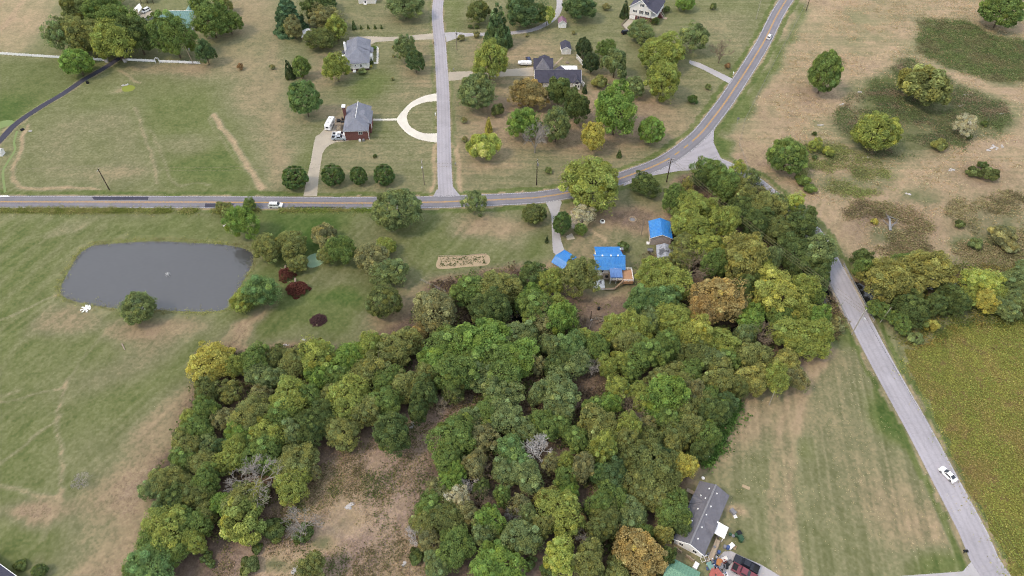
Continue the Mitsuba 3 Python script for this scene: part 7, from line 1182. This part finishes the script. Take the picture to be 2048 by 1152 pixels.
(132.7,155.8,7.44,10.42,0.73,'go','irr','east','golden olive clumpy tree in right-hand grove, two crowns left of the pale grove tree'),
(125.7,149.1,4.72,6.61,0.46,'go','irr','east','golden olive clumpy tree in right-hand grove, two crowns upper-right of the leaning bare pole'),
(128.9,160.9,3.81,5.34,0.37,'mg','irr','east','mid-green clumpy tree in right-hand grove, two crowns above the leaning bare pole'),
(116.0,146.2,3.65,5.32,0.37,'gb','open','east','grey-brown thin-crowned tree in right-hand grove, one crown above the leaning bare pole'),
(113.1,140.8,3.59,5.17,0.36,'mg','irr','east','mid-green clumpy tree in right-hand grove, just upper-left of the leaning bare pole'),
(121.7,139.5,5.59,7.82,0.55,'dg','irr','east','dark green clumpy tree in right-hand grove, one crown right of the leaning bare pole'),
(129.7,141.2,3.58,7.16,0.50,'dg','irr','east','dark green clumpy tree in right-hand grove, two crowns right of the leaning bare pole'),
(117.8,135.5,3.53,5.07,0.35,'mg','irr','east','mid-green clumpy tree in right-hand grove, one crown right of the leaning bare pole'),
(136.8,143.7,4.64,7.48,0.52,'dg','irr','east','dark green clumpy tree in right-hand grove, one crown lower-left of the pale grove tree'),
(136.4,149.5,3.16,4.45,0.31,'gg','irr','east','grey-green clumpy tree in right-hand grove, two crowns left of the pale grove tree'),
(148.4,150.5,5.78,8.09,0.57,'lg','irr','east','pale yellow-green tree in the right-hand grove near the photo edge'),
(145.9,143.2,3.60,7.20,0.50,'ye','irr','east','golden yellow tree in the right-hand grove below the pale yellow-green one'),
(141.9,145.1,3.11,6.22,0.44,'yg','irr','east','yellow-green clumpy tree in right-hand grove, one crown lower-left of the pale grove tree'),
(151.6,147.1,3.13,6.26,0.44,'yg','irr','east','yellow-green clumpy tree in right-hand grove, one crown lower-right of the pale grove tree'),
(158.9,151.3,4.74,7.80,0.55,'gg','irr','east','grey-green clumpy tree in right-hand grove, one crown right of the pale grove tree'),
(157.3,144.6,4.14,5.80,0.41,'gg','irr','east','grey-green clumpy tree in right-hand grove, two crowns lower-right of the pale grove tree'),
(167.1,160.6,2.19,3.06,0.21,'gg','irr','east','grey-green clumpy tree in right-hand grove, two crowns upper-right of the pale grove tree'),
(151.2,140.5,4.09,5.73,0.40,'gg','irr','east','grey-green clumpy tree in right-hand grove, one crown lower-right of the pale grove tree'),
(127.2,135.1,2.27,3.60,0.00,'ye','shrub','east','yellow bush at the foot of the right-hand grove'),
(120.9,130.3,2.49,2.87,0.00,'gg','shrub','east','grey-green shrub in right-hand grove, two crowns lower-right of the leaning bare pole'),
(156.5,170.5,2.53,4.18,0.00,'gg','shrub','east','grey-green shrub in right-hand grove, two crowns above the pale grove tree'),
(167.5,175.0,4.55,5.00,0.00,'gb','shrub','east','grey-brown shrub in right-hand grove, two crowns above the pale grove tree'),
(156.0,181.3,1.74,2.58,0.00,'od','shrub','east','dark olive shrub in right-hand grove, three crowns above the pale grove tree'),
(167.6,169.9,3.37,3.71,0.00,'gb','shrub','east','grey-brown shrub in right-hand grove, two crowns upper-right of the pale grove tree'),
(127.1,183.0,1.46,1.94,0.00,'ye','shrub','east','small yellow bush beside the white fallen deadwood'),
(-208.0,327.6,8.83,15.77,1.10,'od','irr','open',"dark olive tree at the top of the photo's left grove"),
(-197.1,324.3,8.77,15.66,1.10,'mg','irr','open','mid-green tree in the left grove by the white pickup truck'),
(-182.4,311.5,9.31,16.76,1.17,'mg','irr','open','broad green tree in the left grove left of the green-roofed house'),
(-202.8,344.0,7.50,11.04,0.77,'yg','irr','open','yellowish tree at the top edge in the left grove'),
(-206.7,299.4,6.81,16.34,1.14,'gg','open','open','pale grey-green tree at the left end of the left grove'),
(-201.0,303.3,6.87,15.54,1.09,'ol','irr','open','olive tree in the left grove beside the pale grey-green one'),
(-190.4,297.6,8.29,16.57,1.16,'ol','irr','open','olive green tree in the left grove behind the white fence'),
(-178.4,293.5,9.70,17.58,1.23,'yg','irr','open','yellow-tinged tree over the gate in the white fence'),
(-170.0,298.7,7.55,16.90,1.18,'dg','irr','open','dark green tree at the right end of the left grove'),
(-190.8,280.4,6.21,12.42,0.62,'bg','dense','open','round bright green tree in front of the white fence by the asphalt drive'),
(-152.4,295.4,8.21,19.99,1.40,'mg','irr','open','tall green tree standing before the green-roofed house'),
(-141.5,314.6,9.37,16.83,1.18,'mg','irr','open','broad green tree right of the green-roofed house'),
(-134.8,318.1,5.94,10.91,0.76,'mg','irr','open','smaller green tree at the far right of the green-roofed house'),
(-154.2,336.8,5.76,9.54,0.67,'mg','irr','open','green tree at the top edge by the green-roofed house'),
(-143.5,338.8,4.97,7.92,0.55,'ol','irr','open','olive tree behind the trees right of the green-roofed house'),
(-137.5,289.8,4.48,11.19,0.78,'bl','irr','open','blue-green bush tree at the end of the white fence'),
(-122.1,285.5,1.65,2.96,0.00,'rb','shrub','open','small brown shrub in the mown field'),
(-106.6,320.9,8.71,15.68,1.10,'pn','pine','open','blue-green pine with spreading boughs at the top of the photo'),
(-94.7,331.4,7.31,12.62,0.88,'dg','irr','open','dark green tree behind the pine'),
(-92.3,342.3,5.00,7.95,0.56,'bl','irr','open','dark blue-green tree at the top edge right of the pine'),
(-102.9,313.0,4.71,10.37,0.73,'gb','irr','open','grey-olive tree below the pine'),
(-90.0,322.8,7.99,11.19,0.78,'gb','irr','open','grey-brown tree between the pine and the shed'),
(-82.5,311.5,5.86,11.71,0.82,'yg','irr','open','yellow-green tree by the upper concrete driveway'),
(-88.8,304.0,6.56,9.18,0.64,'od','irr','open','low dark olive tree hiding the beige shed'),
(-98.0,278.3,2.34,8.79,0.44,'cd','cone','open','dark cedar in the mown yard left of the white house'),
(-92.4,278.6,4.01,9.88,0.49,'mg','dense','open','green tree beside the dark cedar'),
(-76.3,275.6,5.63,12.57,0.88,'yg','irr','open',"green-gold tree against the white house's left front corner"),
(-48.0,291.8,4.86,12.16,0.85,'gg','irr','open','grey-green tree on the lawn left of the side road'),
(-42.8,282.9,4.05,10.53,0.53,'bl','dense','open','dark conical tree on the lawn left of the side road'),
(-84.3,248.6,6.22,15.66,0.78,'sg','dense','open',"big dense rounded tree above the brick house's driveway"),
(-79.7,203.2,4.39,8.40,0.42,'dk','ball','open',"ball-shaped dark tree left of the brick house's driveway"),
(-66.1,204.9,4.17,7.95,0.40,'dk','ball','open',"first ball-shaped dark tree right of the brick house's driveway"),
(-56.7,205.1,3.20,7.03,0.35,'dk','ball','open','middle and smallest of three ball-shaped trees right of the driveway'),
(-47.3,205.2,3.81,7.61,0.38,'dk','ball','open','last ball-shaped dark tree right of the driveway, nearest the side road'),
(-52.7,334.1,8.98,12.57,0.88,'gg','irr','open','pale olive tree at the top edge left of the side road'),
(-6.6,306.7,6.89,20.27,1.01,'bl','cone','open','tall dense blue-green tree right of the side road'),
(-16.7,329.1,6.48,10.92,0.76,'od','irr','open','dark olive tree at the top right of the side road'),
(-9.8,277.2,8.29,16.57,1.16,'yg','irr','open','bright yellow-green tree by the middle right driveway'),
(-14.5,254.3,7.89,14.82,0.74,'gg','dense','open','large grey-green tree right of the side road'),
(-9.4,238.1,1.67,6.90,0.35,'ye','cone','open','small yellow conical tree above the weeping pale tree'),
(-10.2,220.7,6.03,11.09,0.78,'lg','weep','open','pale yellow-green weeping tree right of the side road'),
(-5.9,249.6,2.75,4.96,0.00,'od','shrub','open','dark olive shrub left of the orange tree'),
(-18.6,230.9,1.45,2.62,0.00,'gb','shrub','open','grey shrub left of the weeping pale tree'),
(-19.5,244.1,1.50,2.70,0.00,'gb','shrub','open','grey twiggy shrub above and left of the yellow conical tree'),
(-24.2,311.8,1.74,3.13,0.00,'gb','shrub','open',"twiggy shrub on the gravel drive's verge"),
(-16.8,314.9,1.75,3.15,0.00,'gb','shrub','open','second twiggy shrub along the gravel drive'),
(-20.3,323.4,1.13,2.04,0.00,'dg','shrub','open','tiny dark shrub above the gravel drive'),
(-17.1,323.4,1.13,2.04,0.00,'dg','shrub','open','tiny dark shrub nearest the tall blue-green tree'),
(-76.6,322.6,1.21,4.89,0.24,'bl','cone','open','slim dark conifer sapling left of the row of saplings'),
(-73.3,323.0,0.65,2.26,0.11,'dg','cone','open','first sapling of the row above the upper driveway'),
(-69.9,323.3,0.73,2.24,0.11,'dg','cone','open','second sapling of the row above the upper driveway'),
(-66.6,323.4,0.81,2.21,0.11,'dg','cone','open','third sapling of the row above the upper driveway'),
(-63.5,323.3,0.65,2.26,0.11,'dg','cone','open','fourth sapling of the row above the upper driveway'),
(-107.7,286.0,1.35,2.43,0.00,'gb','shrub','open','grey shrub alone in the field left of the dark cedar'),
(-53.1,220.8,0.84,1.51,0.00,'dg','shrub','open',"small dark bush with a stone ring on the brick house's lawn"),
(-52.8,276.7,0.81,1.46,0.00,'gb','shrub','open','small brown shrub on the lawn between the two houses'),
(-55.5,304.7,0.78,1.40,0.00,'gb','shrub','open','tiny shrub left of the grey-green lawn tree'),
(-54.5,296.4,0.77,1.38,0.00,'gb','shrub','open','lower tiny shrub left of the grey-green lawn tree'),
(-64.3,303.4,1.09,1.96,0.00,'bg','shrub','open',"bright green hedge shrub at the white house's front walk"),
(-66.7,282.5,2.08,2.29,0.00,'gg','shrub','open',"clipped bush along the white house's end wall"),
(-63.8,290.7,0.91,2.58,0.13,'dg','cone','open',"dark little evergreen at the white house's corner"),
(-63.7,287.3,0.75,1.35,0.00,'ye','shrub','open',"yellow bush at the white house's corner"),
(7.2,325.1,8.81,13.54,0.95,'bl','irr','open','dark evergreen mass at the top beside the curving gravel track'),
(2.5,336.9,5.77,9.47,0.66,'dg','irr','open','dark green tree at the top edge left of the gravel track'),
(16.9,326.7,4.03,10.03,0.70,'lg','weep','open',"light green willowy tree inside the gravel track's curve"),
(32.7,333.7,8.17,11.43,0.80,'bl','irr','open','dark blue-green trees mass above the pink-roofed shed'),
(47.4,342.5,2.10,3.77,0.00,'gb','shrub','open','grey shrub left of the big white house'),
(55.9,335.0,2.47,8.42,0.42,'cd','cone','open','dark cedar against the big white house'),
(86.7,341.9,4.59,7.80,0.39,'bg','dense','open','green tree at the top edge right of the big white house'),
(101.5,343.3,1.85,3.33,0.00,'od','shrub','open','dark shrub alone near the top right of the big white yard'),
(77.7,340.3,1.84,3.31,0.00,'dg','shrub','open',"bush at the far side of the big white house's steps"),
(70.1,327.9,1.96,3.51,0.00,'dg','shrub','open','bush at the near corner of the big white house'),
(60.9,310.2,6.64,9.29,0.65,'gg','irr','open','grey-green tree in front of the big white house'),
(82.7,300.6,8.00,13.06,0.91,'gg','open','open',"loose grey-green tree right of the big white house's yard"),
(94.1,291.1,4.50,9.94,0.70,'gb','bare','open','bare brown bushy tree near the main road'),
(97.1,286.4,1.50,2.70,0.00,'rb','shrub','open','small red-brown shrub above the gravel lane'),
(32.6,295.8,4.17,9.31,0.47,'cd','dense','open',"dark cedar behind the white gable shed's right side"),
(35.0,282.4,3.68,9.57,0.48,'cd','dense','open','dark cedar in front of its twin right of the dark-roofed house'),
(43.1,294.2,4.53,9.07,0.63,'mg','irr','open','green tree behind the drooping grey-green tree'),
(45.0,278.6,6.54,13.07,0.92,'gg','weep','open','drooping grey-green tree showing its limbs'),
(66.9,286.9,9.97,13.98,0.98,'yg','irr','open','largest yellow-green tree, upper one of the pair in the yard'),
(63.1,262.1,7.80,16.16,1.13,'yg','irr','open','yellow-green tree with visible trunk, lower one of the pair'),
(52.3,263.7,4.60,8.22,0.58,'gg','irr','open','grey-green tree left of the lower of the yellow-green pair'),
(40.7,235.9,9.11,20.04,1.40,'bg','irr','open','huge bright green dome-shaped tree in the yard by the curve'),
(54.3,230.0,5.07,11.44,0.57,'bg','dense','open',"round green tree nearest the main road's curve"),
(31.4,224.8,4.81,12.02,0.84,'ye','irr','open','golden yellow upright tree below the huge dome-shaped tree'),
(76.4,258.6,2.11,3.80,0.00,'dk','shrub','open','dark round shrub alone in the grass by the curve'),
(85.1,269.3,1.44,2.60,0.00,'gg','shrub','open',"grey-green shrub near the gravel lane's mouth"),
(41.5,221.1,1.16,3.43,0.17,'dg','cone','open','tiny conifer near the main road'),
(6.9,255.3,6.90,11.84,0.83,'rb3','irr','open','orange and olive tree in front of the dark-roofed house'),
(19.4,256.2,6.57,12.17,0.85,'dg','weep','open',"dark drooping tree covering the dark-roofed house's middle"),
(25.8,244.1,5.36,13.41,0.94,'dg','irr','open',"dark green tree in front of the house's right end"),
(17.2,230.9,5.83,15.17,0.76,'gg','dense','open','grey-green tree beside the bare grey tree'),
(4.6,233.3,6.21,12.43,0.87,'bg','irr','open','green tree left of the bare grey tree'),
(8.9,223.7,4.99,11.97,0.84,'gy','bare','open','bare grey tree near the main road'),
(37.9,270.9,3.25,5.50,0.00,'ol','shrub','open',"olive bush right of the dark-roofed house's portico"),
(31.3,266.3,1.29,4.24,0.21,'cd','cone','open',"small dark cedar at the portico's corner"),
(27.7,195.2,11.09,15.52,1.09,'yg','irr','open','large wide yellow-green tree overhanging the main road'),
(48.3,199.0,5.14,7.19,0.50,'dg','irr','open','dark green tree between the road and the blue barn'),
(29.6,317.7,1.12,2.02,0.00,'gb','shrub','open','upright bare bush behind the white gable shed'),
(7.2,315.5,0.80,1.44,0.00,'gb','shrub','open','bare bush below the gravel track'),
(13.8,211.4,1.38,2.49,0.00,'gg','shrub','open','grey-green shrub by the pole on the main road'),
(132.0,266.0,7.37,18.24,0.91,'mg','dense','open','green tree alone in the tan field right of the main road'),
(173.2,257.7,10.69,16.04,1.12,'ol','weep','open','broad olive tree in the weedy patch'),
(140.0,226.6,8.03,14.29,0.71,'yg','dense','open',"yellow-green rounded tree at the weedy patch's lower left"),
(102.4,212.5,7.13,13.36,0.67,'mg','dense','open',"dark green round tree at the tan field's lower corner"),
(234.9,324.3,9.57,16.26,0.81,'mg','dense','open','green tree in the upper right corner of the photo'),
(117.8,224.5,3.23,5.53,0.39,'yg','open','open','sparse yellow-green small tree right of the dark round tree'),
(122.7,222.6,2.59,2.85,0.00,'yg','shrub','open','yellow-green bush beside the sparse small tree'),
(116.9,219.8,1.16,1.52,0.00,'dg','shrub','open','tiny dark bush below the sparse small tree'),
(107.8,204.8,2.78,3.54,0.00,'mg','shrub','open','green bush below the dark round tree'),
(109.5,200.5,2.45,2.69,0.00,'mg','shrub','open','lower green bush by the county road verge'),
(121.4,235.4,1.00,1.80,0.00,'dg','shrub','open','tiny dark bush above the sparse small tree'),
(179.9,234.8,4.62,9.24,0.65,'be','open','open','pale half-bare willow in the weedy patch'),
(178.1,207.6,3.42,4.50,0.00,'od','shrub','open','dark shrub clump beside the long pale rock ledge'),
(173.6,210.0,2.82,3.10,0.00,'od','shrub','open','left shrub of the clump below the rock ledge'),
(179.0,214.2,1.90,2.91,0.00,'dg','shrub','open','upper shrub of the clump below the rock ledge'),
(192.5,242.0,1.49,2.27,0.00,'dg','shrub','open','dark green bush right of the half-bare willow'),
(182.3,232.8,1.33,2.30,0.00,'dg','shrub','open','dark bush under the half-bare willow'),
(166.7,225.5,2.92,4.96,0.00,'ol','shrub','open','olive and yellow shrub in the weedy patch'),
(-101.3,187.5,2.94,4.91,0.34,'ol','irr','open','olive bush tree beside the main road above the pond'),
(-91.2,176.2,5.34,12.48,0.87,'bg','irr','open','bright green tree between the main road and the pond'),
(-93.5,190.3,2.37,4.74,0.33,'mg','irr','open','small green tree behind the bright green one by the road'),
(-114.0,139.7,5.33,9.06,0.45,'gg','dense','open',"rounded grey-green bush on the pond's lower bank"),
(-77.5,145.5,5.40,10.81,0.76,'sg','irr','open',"blue-green tree on the pond's right bank"),
(-83.0,144.2,4.39,6.62,0.46,'yg','irr','open',"yellow-green tree overhanging the pond's lower right corner"),
(-80.9,165.5,4.66,9.32,0.65,'ol','irr','open','olive pine-like tree right of the pond'),
(-73.1,166.9,5.24,8.41,0.59,'ol','irr','open','second olive tree right of the pond, above the fallen tree'),
(-69.9,160.0,3.26,5.46,0.38,'ol','irr','open','low olive tree next to the algae pool'),
(-63.7,172.3,4.77,7.43,0.52,'gb','weep','open','grey-olive drooping tree above the algae pool'),
(-60.7,164.0,3.29,6.58,0.46,'ol','irr','open','olive lower crown beside the algae pool'),
(-55.7,163.1,4.34,10.86,0.76,'mg','irr','open','dark green tree right of the drooping grey-olive one'),
(-42.6,167.8,3.89,5.50,0.39,'yg','irr','open','yellow-green tree in the middle of the lawn grove'),
(-45.3,160.7,5.96,8.34,0.58,'gb','irr','open','grey-green tree in the lawn grove'),
(-39.1,154.7,5.32,8.35,0.58,'gg','irr','open','grey-green tree in the lower lawn grove'),
(-39.2,141.6,5.34,10.69,0.53,'od','dense','open','dark olive round tree on the lower lawn'),
(-39.4,181.8,8.27,14.06,0.70,'gg','dense','open',"wide grey-green tree overhanging the main road's edge"),
(-13.3,188.8,4.69,8.35,0.58,'gg','open','open','thin grey-green tree with visible trunk below the main road'),
(-23.3,137.0,7.00,11.91,0.60,'gb','dense','open','grey-brown round tree above the lower woods'),
(-12.8,146.8,5.97,8.36,0.58,'mg','irr','open','green tree at the left end of the grove below the garden plot'),
(-4.5,149.8,4.73,6.62,0.46,'ol','irr','open','olive-brown tree in the grove below the garden plot'),
(-7.9,139.1,6.08,8.51,0.60,'dg','irr','open','dark tree in the lower grove below the garden plot'),
(7.5,183.7,4.06,6.90,0.35,'od','dense','open',"low dark olive bush at the gravel drive's entrance"),
(11.6,186.7,0.88,3.59,0.18,'cd','cone','open','small dark cedar beside the gravel drive'),
(17.1,177.8,3.41,8.87,0.44,'dk','dense','open','dense dark green tree on the gravel drive'),
(24.9,183.4,5.10,7.14,0.50,'be','open','open','pale half-bare tree over the concrete slab'),
(23.7,176.9,2.00,4.61,0.32,'mg','irr','open','young green tree below the pale half-bare tree'),
(11.9,173.3,0.68,3.18,0.16,'cd','cone','open','small pointed cedar shrub by the gravel drive'),
(37.7,170.2,2.14,2.35,0.00,'dg','shrub','open',"dark green bush at the blue-roofed house's rear corner"),
(-109.7,83.7,2.33,2.79,0.20,'gy','bare','open','low grey leafless bush in the left field'),
(-109.9,61.5,1.74,2.96,0.15,'dg','dense','open','dark round bush by the bottom left house'),
(-115.4,63.1,1.57,1.72,0.00,'dg','shrub','open','shrub at the back wall of the bottom left house'),
]
NAME = dict(irr='broadleaf_tree', open='open_crowned_tree', bare='bare_tree', weep='drooping_tree', dense='rounded_tree', cone='conifer_tree', ball='ball_tree', pine='pine_tree', shrub='shrub')
gt = np.random.default_rng(77)
MANY = {'mg', 'yg', 'ol', 'bg', 'dg', 'gg'}
for i, (x, y, R, Ht, cl, col, style, zone, lab) in enumerate(TREES):
    nv = 3 if style == 'irr' and col in MANY else 2 if style in ('irr', 'open', 'bare', 'shrub') else 1
    name, HT, R0 = proto(style, col, int(gt.integers(nv)))
    k = fresh(NAME[style]); s, sz = R/R0, (Ht+cl)/HT
    scene[k] = {'type': 'instance', 'to_world': T().translate([x, y, 0]).rotate([0, 0, 1], float(gt.uniform(0, 360))).scale([s, s*float(gt.uniform(.93, 1.07)), sz]), 'shapegroup': {'type': 'ref', 'id': name}}
    labels[k] = {'label': lab, 'category': 'shrub' if style == 'shrub' else 'tree', 'group': {'woods': 'trees of the lower woods', 'north': 'trees of the upper woods', 'east': 'trees of the right-hand grove', 'open': 'shrubs in the open' if style == 'shrub' else 'trees in the yards and fields'}[zone]}

# ---------------------------------------------------------------- undergrowth, weeds and verge grass (nobody could count these)
def scatter(poly, n, g, thin=None):
    P_ = poly if hasattr(poly, 'exterior') else Polygon(poly).buffer(0); x0, y0, x1, y1 = P_.bounds; q = np.column_stack([g.uniform(x0, x1, 4*n), g.uniform(y0, y1, 4*n)])
    q = q[shapely.contains_xy(P_, q[:, 0], q[:, 1])]
    if thin: q = q[g.uniform(size=len(q)) < np.clip((meshkit.noise(np.column_stack([q/thin, q[:, 0]*0]), 5)-.32)*2.6, 0, 1)]
    return q[:n]
def tufts(pts, hmax, cards, size, cols, g, spread=.6):
    pts = pts+g.normal(0, 1.0+1.5*(g.uniform(size=(len(pts), 1)) < .25), pts.shape)*min(spread, 1)
    n = len(pts); k = cards; base = np.repeat(pts, k, 0)+g.normal(0, spread, (n*k, 2)); h = np.repeat(hmax*g.uniform(.35, 1, n), k)*g.uniform(.15, 1, n*k)
    v, f = leaf_cards(np.column_stack([base, h]), g.normal(0, .6, (n*k, 3))+[0, 0, .8], size, g)
    nz = meshkit.noise(np.column_stack([pts/4.5, pts[:, 0]*0]), 8); ci = np.repeat(np.clip((((nz-.5)*1.5+.5)*len(cols)+g.normal(0, .7, n)).astype(int), 0, len(cols)-1), k); c = np.array([lin(*q, .62) for q in cols])[ci]*np.exp(g.normal(0, .2, (n*k, 1))); return (v, f), np.repeat(np.clip(c, .004, .7), 3, 0)
def weeds(name, label, poly, n, h, cards, size, cols, seed, thin=None, spread=.6):
    g = np.random.default_rng(seed); m, c = tufts(scatter(poly, n, g, thin), h, cards, size, cols, g, spread); k = put(fresh(name), m, 'leaf', color=c); labels[k] = {'label': label, 'category': 'undergrowth', 'kind': 'stuff'}
CLEAR = Polygon([(-67.40,50.09),(-69.26,64.60),(-62.17,74.48),(-53.65,81.06),(-47.78,90.86),(-37.89,95.29),(-30.89,104.60),(-24.41,109.50),(-16.08,111.17),(-11.08,109.50),(-16.82,99.87),(-20.22,90.86),(-20.65,79.71),(-21.04,69.44),(-16.75,59.95),(-16.07,50.09)]).buffer(0)
weeds('undergrowth', 'dark brushy undergrowth on the woods floor', Polygon(WOODS).buffer(0).difference(CLEAR).buffer(-1), 9000, 2.2, 9, .30, [(70, 84, 48), (96, 100, 60), (120, 108, 86), (84, 72, 60)], 1, 9)
weeds('undergrowth', 'low weeds and twigs scattered over the lower clearing', CLEAR, 2600, .8, 8, .18, [(80, 88, 54), (110, 106, 72), (134, 118, 98), (96, 92, 66)], 2, 7)
WP1 = [(202.56,333.25),(225.01,330.67),(230.18,315.20),(245.99,310.88),(277.35,307.58),(258.73,274.76),(211.81,275.57),(197.86,286.91),(188.32,300.64)]; WP2 = [(182.53,295.23),(187.26,288.64),(196.25,272.72),(208.93,262.44),(206.93,248.95),(193.95,234.89),(168.37,221.73),(150.39,220.46),(135.74,223.01),(132.31,230.52),(131.75,246.78),(145.47,264.77),(159.25,278.46)]
weeds('weed_patch', 'dark green weed patch at the upper right edge', WP1, 6500, .9, 7, .22, [(100, 112, 72), (84, 98, 64), (114, 116, 82), (104, 102, 76)], 3, None, .7)
weeds('weed_patch', 'mixed green and brown weed patch around the broad olive tree', WP2, 7500, .8, 7, .21, [(96, 108, 72), (110, 110, 82), (84, 98, 68), (122, 112, 92)], 4, 8, .7)
weeds('weed_patch', 'ragged weeds between the round tree and the rock ledge', [(111.00,228.86),(129.80,228.86),(141.63,217.62),(143.17,201.16),(126.98,196.90),(106.67,202.60)], 2600, .7, 6, .20, [(118, 126, 78), (134, 132, 92), (104, 112, 72)], 5, 6)
weeds('weed_patch', 'rough brown brush round the silver fallen trunk', Polygon([(131.86,180.77),(132.04,180.77),(131.95,180.52)]).buffer(15), 1500, .8, 7, .24, [(122, 118, 86), (132, 118, 96), (112, 110, 78), (104, 96, 76)], 6, 7)
weeds('weed_patch', 'rough brush above the right-hand grove at the right edge', Polygon([(175.58,176.96),(175.75,176.96),(175.45,176.70)]).buffer(24), 2400, .8, 7, .24, [(130, 124, 92), (138, 126, 100), (118, 116, 84), (108, 102, 78)], 16, 8)
weeds('weed_patch', 'rough low weeds along the top of the right-hand grove', [(148.26,169.56),(215.95,169.56),(203.35,149.08),(152.12,155.64)], 1500, .8, 7, .24, [(130, 124, 92), (138, 126, 102), (116, 116, 80)], 17, 8)
weeds('meadow_weeds', 'golden olive weeds of the meadow right of the county road', MEADOW.intersection(Polygon([(60, 40), (300, 40), (300, 200), (60, 200)])), 26000, .6, 5, .17, [(136, 138, 76), (128, 134, 72), (118, 128, 70), (146, 144, 84), (134, 124, 80)], 7, None, .9)
weeds('grove_undergrowth', 'low brush under the right-hand grove', [(118.29,163.62),(124.96,165.97),(207.38,155.64),(194.52,134.74),(142.04,136.71),(128.11,128.97),(117.27,128.03),(116.37,135.73),(117.33,146.96)], 2600, 1.4, 7, .28, [(84, 94, 52), (104, 104, 58), (124, 112, 64)], 8)
weeds('verge_grass', 'tall rough grass strip along the near side of the main road', [(-212.46,190.69),(-104.75,190.55),(-90.37,190.42),(-90.14,189.47),(-104.15,188.39),(-211.45,188.93)], 3600, .7, 5, .17, [(118, 122, 70), (136, 130, 88), (104, 112, 58)], 9, 5, .4)
weeds('verge_grass', 'rough grass along the near side of the road before the wide grey-green tree', [(-83.23,190.55),(-47.35,190.55),(-47.25,189.74),(-82.87,188.93)], 900, .6, 5, .17, [(104, 122, 58), (126, 124, 78)], 10, None, .4)
weeds('bridge_brush', 'brown brush below the lower left end of the bridge', [(96.79,144.44),(100.54,142.37),(100.63,136.71),(97.45,132.41),(94.67,134.74)], 700, 1.3, 8, .24, [(128, 112, 90), (110, 104, 72)], 11)
weeds('woods_edge_ivy', 'green ivy and brush along the right edge of the lower woods', [(52.45,96.80),(57.69,106.22),(62.73,110.33),(63.32,107.85),(57.45,98.33),(52.64,90.86),(49.75,89.42)], 900, 1.6, 9, .30, [(84, 110, 56), (70, 92, 50)], 12)
weeds('hayfield_stubble', 'pale dry stubble scattered over the mown field', FIELD, 1000, .12, 2, .11, [(170, 156, 128), (156, 142, 112), (140, 130, 96)], 13, 10, .5)
weeds('pasture_tussocks', 'dry tan tussocks over the right pasture', [(92.46,239.01),(122.87,293.90),(153.85,353.79),(316.90,377.25),(191.13,155.64),(122.87,164.79),(104.69,195.50)], 6000, .4, 4, .22, [(170, 148, 118), (150, 130, 102), (186, 164, 132), (132, 120, 86)], 14, 9, .6)
weeds('pond_margin_grass', 'yellowish rough grass along the pond bank', POND_POLY.buffer(1.6).difference(POND_POLY.buffer(.1)), 1500, .5, 5, .15, [(140, 138, 84), (126, 130, 74), (116, 112, 76)], 15, None, .4)
